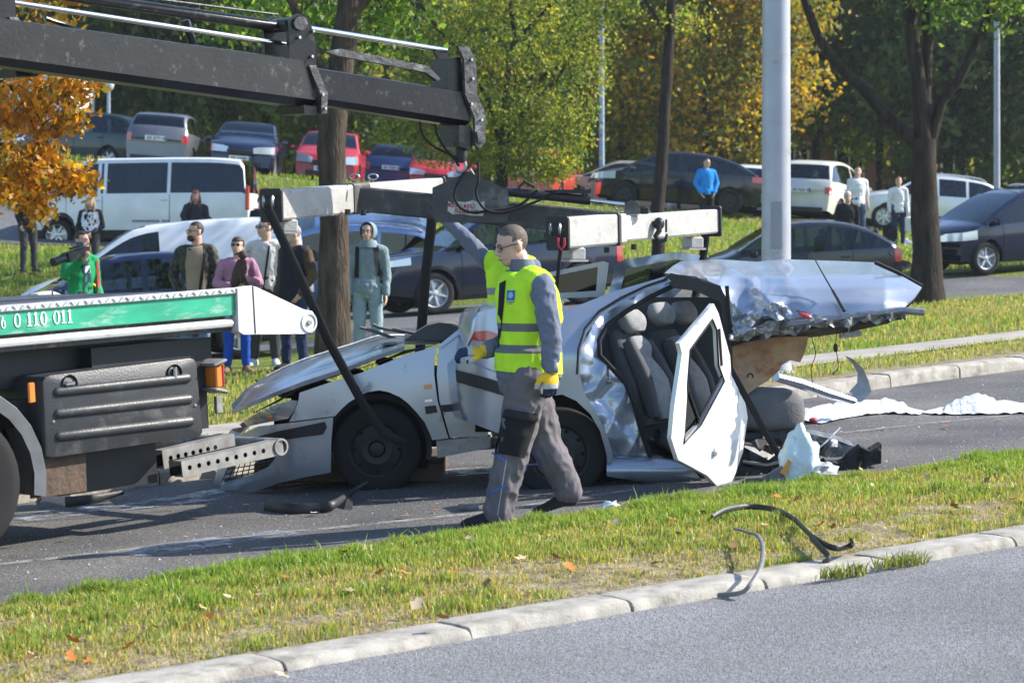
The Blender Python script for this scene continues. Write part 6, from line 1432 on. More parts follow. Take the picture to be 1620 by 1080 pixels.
        hm.add([vs[i] for i in used]+[inn[i] for i in used], [tuple(mp[i] for i in f) for f in fs]+[tuple(mp[i]+nn_ for i in reversed(f)) for f in fs]+[(mp[a], mp[a]+nn_, mp[b]+nn_, mp[b]) for a, b in ed_])
        if hairstyle == 'long':
            for e_ in (-1, 1): hm.tube([L(.038*e_, -.005, .02), L(.047*e_, .0, -.03), L(.050*e_, -.012, -.085), L(.042*e_, -.03, -.135)], [.014*S, .018*S, .02*S, .008*S], 8)
            hm.tube([L(0, .05, .0), L(0, .055, -.05), L(0, .05, -.11)], [(.02*S, .04*S), (.02*S, .045*S), (.008*S, .03*S)], 10)
        hm.build('hair', hair, root, smooth=60)
    if gl or sung:
        m_ = M_LENS if sung else M_BLACK
        for e in (-1, 1):
            if sung: MB().ell(L(.019*e, -.058, .001), (.0165*S, .004*S, .0115*S), 12, 6, rot=HM).build('sunglass_lens', m_, root)
            else: MB().tube([L(.019*e+.0155*math.cos(a), -.058+.004*abs(math.cos(a)), .0+.0105*math.sin(a)) for a in [2*math.pi*k/14 for k in range(15)]], .0014*S, 5, caps=False).build('glasses_rim', m_, root)
            MB().tube([L(.034*e, -.055, .003), L(.046*e, -.02, .006), L(.0465*e, .008, .004)], .0018*S, 5).build('glasses_temple', m_, root)
    # clothes
    mb = MB(); 
    mb.loft([ellring(j['pelvis']+Vector((0, 0, dz*h)), hside, Vector((0, 0, 1)).cross(hside), ra*h*build+.008, rb*h*build*depth+.008) for dz, ra, rb in ((-.06, .080, .060), (-.02, .086, .064), (.03, .082, .060), (.07, .078, .057))])
    legsf(mb, (.010 if not female else .006)+baggy, .93 if not baggy else 1.02)
    lg = meshobj('trousers', remesh(mb, vox, 4, legfold, 10, h*10), legs, root)
    mb = MB(); torso(mb, .012); 
    if coat_len: mb.loft([ellring(j['pelvis']+Vector((0, 0, dz*h)), hside, Vector((0, 0, 1)).cross(hside), (.088+e*.004)*h*build+.014, (.066+e*.004)*h*build*depth+.014) for dz, e in ((-coat_len, 1), (-coat_len*.5, .5), (.03, 0))])
    if sleeve == 'long': arms(mb, .012, cuff=.93)
    elif sleeve == 'short': arms(mb, .012, cuff=-.15)
    tp = meshobj('jacket' if sleeve == 'long' else 'shirt', remesh(mb, vox, 4, topfold, fsc, h*5), top, root)
    for q in 'LR':
        a, t = j['an'+q], j['to'+q]; d = (t-a); d.z = 0; d.normalize(); sdv_ = Vector((-d.y, d.x, 0)); z0 = min(t.z, a.z)-.014*h; rings = []
        ad = (t-a).normalized()
        for k, (u, wd, hh_) in enumerate(((-.030, .018, .030), (-.022, .026, .045), (.01, .027, .055), (.04, .026, .04), (.075, .030, .03), (.105, .027, .022), (.122, .014, .012))):
            c = a.lerp(t, 0)+ad*0+Vector((0, 0, 0)); c = Vector((a.x, a.y, 0))+d*u*h; zb_ = lerp(a.z-.045*h, t.z-.014*h, min(1, max(0, u/.1))); c.z = zb_
            rings.append([c+sdv_*wd*h*x+Vector((0, 0, hh_*h*z_)) for x, z_ in ((-.9, 0), (.9, 0), (1, .25), (.85, .65), (.4, 1), (-.4, 1), (-.85, .65), (-1, .25))])
        MB().loft(rings).build('shoe', shoes, root, smooth=50)
    return root, dict(j=j, HM=HM, L=L, S=S, lg=lg, tp=tp, side=side, torso=torso, arms=arms)
def stand(px, Y, label, yaw, h, *a, **k):
    x = (px-CX)/F*Y; z = (gz(x, Y) if Y > 23 else H(x, Y)); return person(label, (x, Y, z+.01), R(yaw), h, *a, **k)
def decal(px_poly, objs, name, m, root, res=6, off=.004, thick=.004):
    """a flat patch laid on the surface of a mesh, facing the viewer"""
    trees = []
    for o in objs:
        mw = Matrix.Translation(root.location) @ root.rotation_euler.to_matrix().to_4x4(); vs = [mw @ v.co for v in o.data.vertices]; trees.append(BVHTree.FromPolygons(vs, [tuple(p.vertices) for p in o.data.polygons]))
    eye = Vector((0, 0, CH)); last = [15]
    def fn(u, v):
        d = P(u, v, 1)-eye; d.normalize(); best = None
        for t in trees:
            hit = t.ray_cast(eye, d)
            if hit[0] is not None and (best is None or hit[3] < best): best = hit[3]
        if best is None: best = last[0]
        last[0] = best; return eye+d*(best-off)
    mb = MB(); mb.poly(px_poly, fn, lambda u, v: (0, thick, 0), res); iv = (Matrix.Translation(root.location) @ root.rotation_euler.to_matrix().to_4x4()).inverted(); mb.v = [tuple(iv @ Vector(q)) for q in mb.v]
    return mb.build(name, m, root, smooth=60)
C_GREY = cloth('work_grey', (.15, .17, .225)); C_TRS = cloth('work_trousers', (.15, .135, .145)); C_BLK = cloth('cloth_black', (.018, .018, .02)); C_SHOE = cloth('shoe_dark', (.03, .03, .03)); C_NAVY = cloth('cloth_navy', (.03, .04, .09)); C_WHITE = cloth('cloth_white', (.70, .70, .72)); C_JEAN = cloth('jean_blue', (.12, .20, .32)); C_SHOEW = cloth('shoe_pale', (.45, .46, .48))
def bandmat(name, c, bands, c2, axis=2):
    m = cloth(name, c); n = m.node_tree.nodes; L_ = m.node_tree.links; b = n['Principled BSDF']; tc = n.new('ShaderNodeTexCoord'); sp = n.new('ShaderNodeSeparateXYZ'); L_.new(tc.outputs['Object'], sp.inputs[0])
    prev = b.inputs['Base Color'].links[0].from_socket
    for lo, hi in bands:
        a = n.new('ShaderNodeMath'); a.operation = 'GREATER_THAN'; a.inputs[1].default_value = lo; L_.new(sp.outputs[axis], a.inputs[0]); d = n.new('ShaderNodeMath'); d.operation = 'LESS_THAN'; d.inputs[1].default_value = hi; L_.new(sp.outputs[axis], d.inputs[0])
        mu = n.new('ShaderNodeMath'); mu.operation = 'MULTIPLY'; L_.new(a.outputs[0], mu.inputs[0]); L_.new(d.outputs[0], mu.inputs[1]); mx = n.new('ShaderNodeMix'); mx.data_type = 'RGBA'; L_.new(mu.outputs[0], mx.inputs[0]); L_.new(prev, mx.inputs[6]); mx.inputs[7].default_value = (*c2, 1); prev = mx.outputs[2]
    L_.new(prev, b.inputs['Base Color']); return m
# --- the walking worker
Wr = G(805, 826); Wr.z = H(Wr.x, Wr.y)
def wj(px, py, Y): return P(px, py, Y)-Wr
HIV = (.55, .90, .04)
Y0 = Wr.y
zb_ = lambda py: CH-(py-HY)*Y0/F-Wr.z
wk, wd_ = person('worker in a yellow safety vest and gloves walking in front of the wreck', Wr, 0, 1.80, C_GREY, C_TRS, C_SHOE, mat('hair_worker', (.085, .065, .05), .7, var=.5, scale=50, bump=.7, bscale=140),
    Jm=dict(pelvis=wj(836, 592, Y0), chest=wj(838, 500, Y0), neck=wj(829, 430, Y0), head=wj(810, 388, Y0), shL=wj(857, 452, Y0-.20), shR=wj(820, 452, Y0+.20), elL=wj(872, 528, Y0-.26), elR=wj(812, 536, Y0+.24), wrL=wj(871, 586, Y0-.27), wrR=wj(766, 556, Y0+.05),
            hpL=wj(838, 598, Y0-.09), hpR=wj(832, 598, Y0+.09), knL=wj(814, 702, Y0-.10), knR=wj(862, 698, Y0+.10), anL=wj(788, 806, Y0-.10), anR=wj(899, 776, Y0+.12), toL=wj(752, 824, Y0-.10), toR=wj(868, 806, Y0+.12)),
    look=(4, -14), gl=True, vox=.0085, gloves=1, group='recovery workers', topfold=.021, fsc=15, legfold=.024, build=1.06, hairstyle='short', depth=1.34, baggy=.024, coat_len=.012)
# vest
vb = MB(); wd_['torso'](vb, .030); j = wd_['j']
vb.loft([ellring(j['pelvis']+Vector((0, 0, dz)), Vector((0, -1, 0)), Vector((1, 0, 0)), .200, .198) for dz in (-.02, .04, .09, .15)])
M_VEST = bandmat('vest_yellow', HIV, [(zb_(523), zb_(510)), (zb_(557), zb_(544))], (.16, .165, .17))
vest = meshobj('vest', remesh(vb, .0085, 5, .010, 9, 3), M_VEST, wk)
vbm = bmesh.new(); vbm.from_mesh(vest.data); bmesh.ops.bisect_plane(vbm, geom=vbm.verts[:]+vbm.edges[:]+vbm.faces[:], plane_co=(0, 0, zb_(586)), plane_no=(.06, 0, 1), clear_inner=True); vbm.to_mesh(vest.data); vbm.free()
# sleeves stay outside the vest
cb = MB(); nk = j['neck']; cb.loft([[nk+Vector((.078*math.cos(a)*k+dx, .082*math.sin(a)*k, z_)) for a in [2*math.pi*i/18 for i in range(18)]] for z_, k, dx in ((-.02, 1.12, .01), (.035, 1.04, -.008), (.075, 1.0, -.022), (.072, .90, -.022), (.02, .9, -.005))]); cb.build('collar', C_GREY, wk, smooth=60)
def glove(root, w_, el, d, pn, side_, name='glove', sc=1.0):
    mb = MB(); hand(mb, w_, d, pn, 1.2*sc, .75, side_, .0035); dd = (Vector(w_)-Vector(el)).normalized(); mb.tube([Vector(w_)-dd*.055, Vector(w_)-dd*.01, Vector(w_)+Vector(d).normalized()*.02], [.048, .042, .036], 14)
    D = Vector(d).normalized(); w0 = Vector(w_)
    def zn(c):
        t = (c-w0).dot(D); return 0 if t < -.012 else (1 if t < .075 else (2 if t < .105 else 3))
    return meshobj(name, remesh(mb, .0042, 3), [cloth('glove_white', (.6, .58, .52)), cloth('glove_yellow', (.80, .50, .04)), cloth('glove_grey', (.48, .48, .47)), cloth('glove_navy', (.03, .045, .085))], root, zn)
glove(wk, j['wrL'], j['elL'], Vector((.03, -.01, -1)), Vector((-.5, .8, 0)), -1); glove(wk, j['wrR'], j['elR'], Vector((-1, -.2, .05)), Vector((-.2, .3, -1)), 1, sc=1.08)
decal([(802, 459), (815, 459), (814, 475), (801, 475)], [vest], 'vest_emblem', mat('emblem_blue', (.03, .13, .42), .6), wk, 4); decal([(808, 461.5), (811.5, 464), (812, 468.5), (808, 472.5), (804, 470), (803.8, 465)], [vest], 'emblem_globe', mat('emblem_pale', (.25, .50, .75), .6), wk, 3, .009)
decal([(801.5, 476.5), (814.5, 476.5), (814.5, 478), (801.5, 478)], [vest], 'vest_print', mat('print_blue', (.05, .12, .3), .6), wk, 3); decal([(803, 479.5), (811, 479.5), (811, 480.8), (803, 480.8)], [vest], 'vest_print', mat('print_blue', (.05, .12, .3), .6), wk, 3)
decal([(790, 448), (800, 443), (798, 470), (795, 500), (792, 530), (788, 545), (787, 500)], [vest], 'jacket_placket', C_BLK, wk, 6, .006)
decal([(797, 648), (850, 656), (846, 678), (830, 724), (782, 716), (793, 664)], [wd_['lg']], 'thigh_pocket', C_BLK, wk, 6, .008, .008); decal([(799, 646), (852, 655), (850, 667), (797, 658)], [wd_['lg']], 'pocket_flap', cloth('pocket_flap', (.03, .03, .034)), wk, 6, .02, .008)
M_PIPE = mat('piping_blue', (.05, .15, .6), .6)
decal([(769, 781), (799, 767), (800, 769), (770, 783.5)], [wd_['lg']], 'piping', M_PIPE, wk, 5); decal([(778, 714), (800, 728), (799, 730), (777, 716.5)], [wd_['lg']], 'piping', M_PIPE, wk, 5); decal([(828, 734), (858, 733), (858, 735), (828, 736)], [wd_['lg']], 'piping', M_PIPE, wk, 5)
decal([(800, 728), (802, 728), (788, 815), (786, 815)], [wd_['lg']], 'leg_seam', cloth('seam_pale', (.4, .4, .4)), wk, 6, .003)
# --- second worker
x2 = at(808, 19.7); z2 = H(x2, 19.7)
w2, i2 = person('second worker in a yellow vest reaching up to the lifting frame', (x2, 19.7, z2), R(-60), 1.77, C_GREY, C_TRS, C_SHOE, M_HAIRB, Jm=None,
    J=dict(elL=(.19, -.10, .86), wrL=(.26, -.20, .97), shL=(.112, -.01, .83)), group='recovery workers', build=1.05) if False else (None, None)
w2, i2 = person('second worker in a yellow vest reaching up to the lifting frame', (x2, 19.7, z2), R(-20), 1.75, C_GREY, C_TRS, C_SHOE, M_HAIRB,
    Jm=dict(shR=(-.20, 0, 1.44), elR=(-.36, -.06, 1.63), wrR=(-.545, -.10, 1.80)), group='recovery workers', build=1.08)
vb = MB(); i2['torso'](vb, .028, shoulders=True); meshobj('vest', remesh(vb, .011, 5, .008, 9, 8), bandmat('vest_yellow_b', HIV, [(1.02, 1.075), (1.18, 1.235)], (.3, .3, .31)), w2)
# --- bystanders
def camo():
    m = bpy.data.materials.new('camo'); m.use_nodes = True; n = m.node_tree.nodes; L_ = m.node_tree.links; tc = n.new('ShaderNodeTexCoord'); t = n.new('ShaderNodeTexNoise'); t.inputs['Scale'].default_value = 16; t.inputs['Detail'].default_value = 4; L_.new(tc.outputs['Object'], t.inputs[0]); r = n.new('ShaderNodeValToRGB'); r.color_ramp.interpolation = 'CONSTANT'; e = r.color_ramp.elements; e[0].color = (.012, .014, .010, 1); e[1].position = .48; e[1].color = (.04, .035, .022, 1); k = e.new(.56); k.color = (.075, .065, .045, 1); k = e.new(.63); k.color = (.018, .022, .013, 1); L_.new(t.outputs[0], r.inputs[0]); L_.new(r.outputs[0], n['Principled BSDF'].inputs[0]); n['Principled BSDF'].inputs['Roughness'].default_value = .7; return m
hold = lambda L_=True: {}
C_CAMO = camo(); C_GRN = cloth('fleece_green', (.015, .27, .10)); C_PINK = cloth('cardigan_pink', (.40, .20, .30)); C_TEAL = cloth('tracksuit_teal', (.20, .26, .29)); C_TEAL2 = cloth('jogger_teal', (.25, .34, .39)); C_ROYAL = cloth('trouser_royal', (.02, .08, .42)); C_BEIGE = cloth('jumper_beige', (.34, .26, .19)); C_DKG = cloth('trouser_charcoal', (.05, .05, .055)); C_CREAM = cloth('fleece_cream', (.62, .60, .56)); C_BLUJ = cloth('jacket_blue', (.02, .26, .72))
pk = dict(wrL=(.095, -.045, .50), elL=(.155, .02, .64), wrR=(-.095, -.045, .50), elR=(-.155, .02, .64))   # hands in pockets
r1, q1 = stand(128, 29.6, 'cameraman in a green fleece with a camera on his shoulder', 40, 1.78, C_GRN, C_DKG, C_SHOE, M_HAIRB, hairstyle='crop', look=(22, 0), J=dict(elR=(-.15, -.06, .70), wrR=(-.085, -.15, .80), wrL=(.12, -.08, .5)), hands={'R': ((.2, -.6, .6), (.6, .3, .2), .7)})
xs_ = r1.location
cm = empty('video_camera', P(113, 405, 29.1), 0, 'black shoulder video camera held by the cameraman', 'video camera')
a_, b_ = P(98, 410, 29.0), P(138, 396, 29.35); dd = (b_-a_).normalized()
def seg(mb, t0, t1, w_, up=0): mb.tube([a_.lerp(b_, t0)+Vector((0, 0, up)), a_.lerp(b_, t1)+Vector((0, 0, up))], w_, sq=True)
m = MB(); seg(m, .15, 1.0, (.055, .045)); m.build('camera_body', M_BLACK, cm, world=True); m = MB(); m.tube([a_.lerp(b_, -.35), a_.lerp(b_, .2)], [.05, .04], 14); m.build('lens', M_BLACK, cm, world=True); m = MB(); m.tube([P(84, 413, 29.0), P(100, 403, 29.0), P(120, 396, 29.2)], [.025, .014, .014], 8); m.build('microphone', M_BLACK, cm, world=True); m = MB(); seg(m, .3, .8, (.012, .02), .085); m.build('camera_handle', M_BLACK, cm, world=True); m = MB(); m.box(P(126, 386, 29.2), (.08, .05, .05)); m.build('viewfinder', mat('viewfinder_blue', (.04, .08, .18), .4), cm, world=True)
decal([(131, 408), (140, 405), (147, 470), (133, 470)], [q1['tp']], 'gilet_panel', C_NAVY, r1, 8); decal([(152, 412), (155, 411), (161, 470), (156, 470)], [q1['tp']], 'gilet_edge', mat('red_trim', (.4, .03, .04), .7), r1, 8); decal([(147, 449), (152, 448), (153, 455), (147, 456)], [q1['tp']], 'yellow_badge', mat('badge_yellow', (.75, .5, .03), .6), r1, 5); decal([(134, 421), (142, 420), (143, 431), (135, 432)], [q1['tp']], 'pale_badge', mat('badge_pale', (.5, .6, .65), .6), r1, 5)
r2, q2 = stand(309, 30.2, 'man in a camouflage jacket over a beige jumper beside the truck deck', -8, 1.82, C_CAMO, C_JEAN, C_SHOE, M_HAIRD, hairstyle='crop', look=(-48, 0), gl=True, J=pk, build=1.16, topfold=.014)
decal([(296, 392), (320, 388), (322, 420), (326, 465), (296, 465), (293, 420)], [q2['tp']], 'jumper', C_BEIGE, r2, 7, .012, .008); decal([(322, 400), (326, 400), (318, 465), (313, 465)], [q2['tp']], 'bag_strap', C_BLK, r2, 7, .022, .008)
bm_ = MB(); bm_.ell(q2['L'](0, -.030, -.042), (.036*1.8, .030*1.8, .026*1.8), 14, 8, rot=q2['HM']); bm_.build('beard', mat('beard_brown', (.07, .035, .02), .8, bump=.6, bscale=150), r2)
r3, q3 = stand(375, 29.9, 'woman in a pink cardigan and sunglasses holding a small brown dog', 8, 1.60, C_PINK, C_ROYAL, cloth('boot_brown', (.2, .13, .08)), M_HAIRB, hairstyle='bob', look=(-18, 12), sung=True, female=True, build=1.12, J=dict(elL=(.16, -.02, .66), wrL=(.055, -.14, .685), elR=(-.15, .01, .65), wrR=(-.03, -.13, .63)), hands={'L': ((-1, -.1, .1), (0, 1, .2), .5), 'R': ((1, -.1, .1), (0, 1, .2), .5)})
dgr = empty('dog', P(384, 440, 29.55), 0, 'small brown dog with big ears held in the arms of the woman in pink', 'dog')
dm = MB(); Yd = 29.6
dm.tube([P(376, 447, Yd), P(378, 436, Yd), P(381, 422, Yd), P(383, 411, Yd)], [.075, .085, .075, .05], 12); dm.ell(P(384, 403, Yd-.02), (.055, .06, .052)); dm.tube([P(384, 404, Yd), P(388, 406, Yd-.1)], [.036, .022], 10); dm.ell(P(372, 446, Yd), (.06, .08, .06))
for (x0, y0, x1, y1) in ((379, 400, 370, 403), (389, 399, 397, 397)): dm.tube([P(x0, y0, Yd), P(x1, y1, Yd)], [(.012, .03), (.004, .01)], 8)
for dx in (-3, 5): dm.tube([P(381+dx, 430, Yd-.06), P(383+dx, 440, Yd-.1), P(387+dx, 448, Yd-.09)], [.028, .022, .02], 8)
dm.tube([P(370, 450, Yd), P(364, 458, Yd+.03)], [.018, .01], 8)
meshobj('body', remesh(dm, .008, 3, .003, 20), mat('dog_brown', (.055, .032, .022), .85, var=.3, scale=20, bump=.6, bscale=120), dgr).location = -dgr.location
r4, q4 = stand(420, 30.9, 'young man in a cream fleece and sunglasses between the pink cardigan and the dark gilet', -5, 1.82, C_CREAM, C_DKG, C_SHOEW, M_HAIRD, look=(-50, 4), sung=True, J=pk)
decal([(425, 382), (428, 384), (416, 470), (413, 470)], [q4['tp']], 'zip', C_BLK, r4, 8); decal([(423, 402), (426, 400), (421, 426), (419, 426)], [q4['tp']], 'pocket_zip', C_BLK, r4, 8)
r5, q5 = stand(466, 29.7, 'older man with cropped grey hair in a dark gilet with brown sleeves', -35, 1.72, cloth('gilet_brown', (.09, .06, .035), .4), C_NAVY, C_SHOE, M_HAIRG, hairstyle='bald', look=(-40, -4), J=dict(elL=(.16, .0, .64), wrL=(.10, -.06, .52), wrR=(-.13, -.05, .5)), build=1.12)
vb = MB(); q5['torso'](vb, .024); meshobj('gilet', remesh(vb, .011, 5, .010, 9, 2), cloth('gilet_navy', (.02, .022, .035)), r5)
MB().ell(q5['L'](0, -.04, -.040), (.036*1.7, .026*1.7, .022*1.7), 12, 7, rot=q5['HM']).build('face_mask', mat('mask_blue', (.30, .48, .48), .8), r5)
r6, q6 = stand(583, 29.6, 'young man in a pale teal hooded tracksuit standing right of the thick trunk', -6, 1.70, C_TEAL, C_TEAL2, C_SHOEW, M_HAIRB, look=(-6, 0), gl=True, topfold=.016, coat_len=.02)
hb = MB(); Lh = q6['L']; hb.loft([[Lh(x*.05*k, .012+y, z+.0) for x, z in [(math.cos(a), .062*math.sin(a)*1.05+.004) for a in [2*math.pi*i/20 for i in range(20)]]] for y, k in ((-.040, 1.02), (-.02, 1.16), (.01, 1.24), (.04, 1.12), (.062, .7), (.07, .2))], caps=False); hb.loft([[Lh(.055*k*math.cos(a), .01+.05*k*math.sin(a), z) for a in [2*math.pi*i/18 for i in range(18)]] for z, k in ((-.11, 1.45), (-.085, 1.25), (-.06, 1.0))], caps=False); hb.build('hood', C_TEAL, r6, smooth=60)
for pts in ([(562, 391), (568, 389), (567, 440), (561, 440)], [(590, 387), (598, 389), (603, 436), (597, 437)]): decal(pts, [q6['tp']], 'rucksack_strap', C_BLK, r6, 7, .012, .01)
rb_ = MB(); rb_.box(q6['j']['chest']+Vector((0, .19, .02)), (.28, .16, .42), bev=.05); rb_.build('rucksack', C_BLK, r6)
stand(413, 48.3, 'person in a black cap and dark coat standing behind the lifting frame arm', 30, 1.66, C_BLK, C_DKG, C_SHOE, M_HAIRD, hairstyle='short', look=(20, 0), sung=True)
r8, q8 = stand(143, 47.8, 'woman in a black and white jumper standing in front of the minibus', 0, 1.62, C_BLK, C_DKG, C_SHOEW, M_HAIRBL, hairstyle='long', look=(0, 0), female=True, J=dict(elL=(.14, 0, .64), wrL=(.03, -.10, .56), elR=(-.14, 0, .64), wrR=(-.03, -.10, .55)))
decal([(131, 335), (155, 335), (158, 352), (152, 366), (134, 366), (128, 350)], [q8['tp']], 'white_panel', C_WHITE, r8, 6)
r9, q9 = stand(310, 48.4, 'woman with red brown hair in a dark jacket talking on the phone', 10, 1.66, cloth('puffer_dark', (.035, .037, .045)), C_DKG, C_SHOE, M_HAIRR, hairstyle='long', look=(-5, 0), female=True, J=dict(elR=(-.15, -.06, .70), wrR=(-.075, -.09, .84), wrL=(.13, -.05, .5)), hands={'R': ((.15, .1, 1), (1, .2, 0), .8)}, build=1.15)
pw_ = q9['j']['wrR']; MB().box(pw_+Vector((.03, -.01, .10)), (.02, .07, .13), bev=.006).build('phone', M_BLACK, r9)
stand(45, 48.0, 'man in dark clothes standing on the grass under the orange leaves', 35, 1.70, C_BLK, C_DKG, C_SHOE, M_HAIRD, look=(20, -15), J=dict(elL=(.15, -.04, .68), wrL=(.03, -.15, .74), wrR=(-.12, -.06, .52)))
stand(1118, 60, 'man in a bright blue jacket standing beside the slender trunk', 12, 1.70, C_BLUJ, C_BLK, C_SHOE, M_HAIRD, hairstyle='crop', look=(25, 0), J=pk, build=1.1)
stand(1357, 58, 'bearded man in a white polo shirt and jeans on the bank', 15, 1.80, C_WHITE, cloth('jean_dark', (.05, .08, .15)), C_SHOE, M_HAIRB, hairstyle='crop', look=(-25, 6), sleeve='short', build=1.15)
stand(1341, 50.5, 'short woman with pale grey hair in a black jacket', 0, 1.58, C_BLK, C_DKG, C_SHOE, mat('hair_silver', (.55, .52, .45), .75, bump=.5, bscale=120), hairstyle='bob', female=True, build=1.1)
r14, q14 = stand(1421, 57, 'woman with red hair in a white top and denim shorts over leggings', 0, 1.60, C_WHITE, C_NAVY, C_SHOEW, M_HAIRR, hairstyle='short', female=True, look=(0, 0))
q = q14['j']['wrL']; tb = MB(); tb.box(Vector(q)+Vector((.05, -.02, -.28)), (.24, .10, .36), bev=.03); o = tb.build('carrier_bag', C_WHITE, own=True); o.location = Vector(o.location)+r14.location; tag(o, 'white carrier bag hanging from the hand of the woman with red hair', 'bag')
xb_, yb_ = at(1408, 57), 57.0; rb = empty('backpack', (xb_, yb_, gz(xb_, yb_)+.02), .2, 'black backpack on the grass at the feet of the woman with red hair', 'backpack'); MB().box((0, 0, .24), (.34, .22, .46), bev=.08).build('bag_body', C_BLK, rb); MB().box((0, -.13, .16), (.26, .08, .22), bev=.04).build('front_pocket', C_BLK, rb); MB().tube([(-.05, 0, .46), (-.04, 0, .52), (.04, 0, .52), (.05, 0, .46)], .012, 6).build('handle', C_BLK, rb)

if _dg[0]: bpy.data.scenes.remove(_dg[0])
# ---------------------------------------------------------------- poles, buildings
M_POLE = mat('pole_grey', (.36, .38, .42), .45, .25, var=.12, scale=3, dirt=(.22, .2, .18), dirt_amt=.2, dscale=4); M_POLEB = mat('pole_blue', (.30, .38, .48), .5, .2, var=.1)
def pole(px, Y, r0, r1, top, label, mt, name='lamp_post', head=False):
    x = at(px, Y); z = gz(x, Y) if Y > 23 else H(x, Y); root = empty(name, (x, Y, z), 0, label, 'pole')
    MB().tube([(0, 0, -.1), (0, 0, 1.2), (0, 0, top*.5), (0, 0, top)], [r0, r0, lerp(r0, r1, .5), r1], 20).build('shaft', mt, root, smooth=60)
    MB().lathe([(r0*1.7, 0), (r0*1.7, .03), (r0*1.1, .05), (r0*1.02, .12)], axis='z', n=20).build('base_flange', mt, root)
    if head:
        MB().ell((0, 0, top+.05), (.16, .16, .22)).build('lamp_globe', mat('lamp_globe', (.55, .56, .58), .3), root); MB().lathe([(.19, top+.14), (.10, top+.26), (.001, top+.28)], axis='z', n=14).build('lamp_cap', M_BLACK, root)
    else:
        MB().tube([(0, 0, top-.02), (.0, -.5, top+.25), (0, -1.4, top+.35)], .035, 8).build('arm', mt, root); MB().box((0, -1.7, top+.35), (.25, .6, .12), bev=.04).build('lantern', mt, root)
    return root
pl = pole(1228, 24.6, .143, .125, 9.0, 'tall thick grey metal pole behind the folded roof of the wreck', M_POLE)
rows = []
zc = (1.67+.18)-pl.location.z
for k in range(5):
    a = R(-118+k*11); rows.append([(.1455*math.cos(a), .1455*math.sin(a), z_) for z_ in (zc-.28, zc+.18)])
MB().grid(rows).build('access_door', mat('pole_door', (.27, .28, .31), .5, .2), pl)
pole(1577, 53, .07, .06, 7.5, 'thin grey pole at the right edge above the dark blue people carrier', M_POLE); pole(952, 69, .075, .06, 8.5, 'thin pale pole left of the yellow tree', M_POLEB); pole(101, 66, .075, .06, 8.5, 'thin pale blue pole behind the orange branch', M_POLEB); pole(172, 72, .05, .045, 2.6, 'short park lamp with a round head on the upper lot', M_POLEB, 'park_lamp', True)
def building(px, Y, wd, dp, h, wallm, roofm, label, wins, yaw=0, roof_h=1.2):
    x = at(px, Y); z = H(x, Y)-.3; root = empty('building', (x, Y, z), yaw, label, 'building')
    MB().box((0, 0, h/2), (wd, dp, h)).build('wall', wallm, root)
    MB().prism([(-wd/2-.3, -dp/2-.3, h), (wd/2+.3, -dp/2-.3, h), (wd/2+.3, 0, h+roof_h), (-wd/2-.3, 0, h+roof_h)], (0, 0, .12)).build('roof', roofm, root); MB().prism([(-wd/2-.3, dp/2+.3, h), (wd/2+.3, dp/2+.3, h), (wd/2+.3, 0, h+roof_h), (-wd/2-.3, 0, h+roof_h)], (0, 0, .12)).build('roof', roofm, root)
    for (wx_, wz_, ww, wh) in wins:
        f = MB(); [f.box((wx_+a, -dp/2-.03, wz_+b), (c, .08, d)) for a, b, c, d in ((-ww/2, 0, .08, wh), (ww/2, 0, .08, wh), (0, wh/2, ww, .08), (0, -wh/2, ww+.1, .1), (0, 0, .05, wh))]; fo = f.build('window', C_WHITE, root); MB().box((wx_, -dp/2-.01, wz_), (ww-.06, .03, wh-.06)).build('pane', M_GLASSD, fo)
building(1352, 95, 9, 6, 3.6, mat('brick_wall', (.22, .10, .075), .9, var=.2, scale=8), mat('roof_dark', (.08, .06, .055), .9), 'low brick building half hidden under the trees at the right', [(-2.6, 1.9, 1.0, 1.3), (-.6, 1.9, 1.0, 1.3), (1.5, 1.9, 1.0, 1.3), (3.2, 1.9, .9, 1.3)])
building(-8, 74, 5, 5, 3.4, mat('render_wall', (.62, .60, .57), .9, var=.1, scale=3), mat('roof_red', (.30, .09, .06), .85, var=.2), 'pale house with a red roof behind the orange branch', [(-1.0, 1.9, .9, 1.2), (1.2, 1.9, .9, 1.2)], 0, .9)
# ---------------------------------------------------------------- debris
def thing(mb, name, m, label, cat, group=None, smooth=45): return tag(mb.build(name, m, own=True, smooth=smooth), label, cat, group)
def gnd(px, py, dz=0): return G(px, py, dz)
def strip3(pts, wd, th): # curved flat strip through points
    m = MB(); fp = []; pts = [Vector(p) for p in pts]; ex = [pts[0]*2-pts[1]]+pts+[pts[-1]*2-pts[-2]]
    for i in range(1, len(ex)-2):
        p0, p1, p2, p3 = ex[i-1:i+3]
        for q in range(7): t = q/7; fp.append(.5*((2*p1)+(p2-p0)*t+(2*p0-5*p1+4*p2-p3)*t*t+(3*p1-p0-3*p2+p3)*t**3))
    fp.append(pts[-1]); n = len(fp); m.tube(fp, [((wd if not isinstance(wd, (list, tuple)) else lerp(wd[0], wd[1], i/(n-1))), th) for i in range(n)], 8); return m
M_TRB = mat('trim_black', (.028, .028, .03), .5, var=.3, scale=10, bump=.3, bscale=60)
o_ = .10
thing(strip3([G(1127, 818, .13), G(1150, 806, .15), G(1185, 801, .14), G(1225, 806, .13), G(1255, 820, .13), G(1285, 848, .12), G(1318, 866, .10), G(1346, 862, .09), G(1347, 855, .14)], .016, .009), 'rubber_strip', M_TRB, 'long black rubber door seal curling over the verge onto the kerb', 'rubber strip')
thing(strip3([G(1283, 850, .12), G(1300, 868, .10), G(1312, 882, .07), G(1303, 890, .05)], .02, .009), 'rubber_strip', M_TRB, 'short black rubber end bent down over the kerb stone', 'rubber strip')
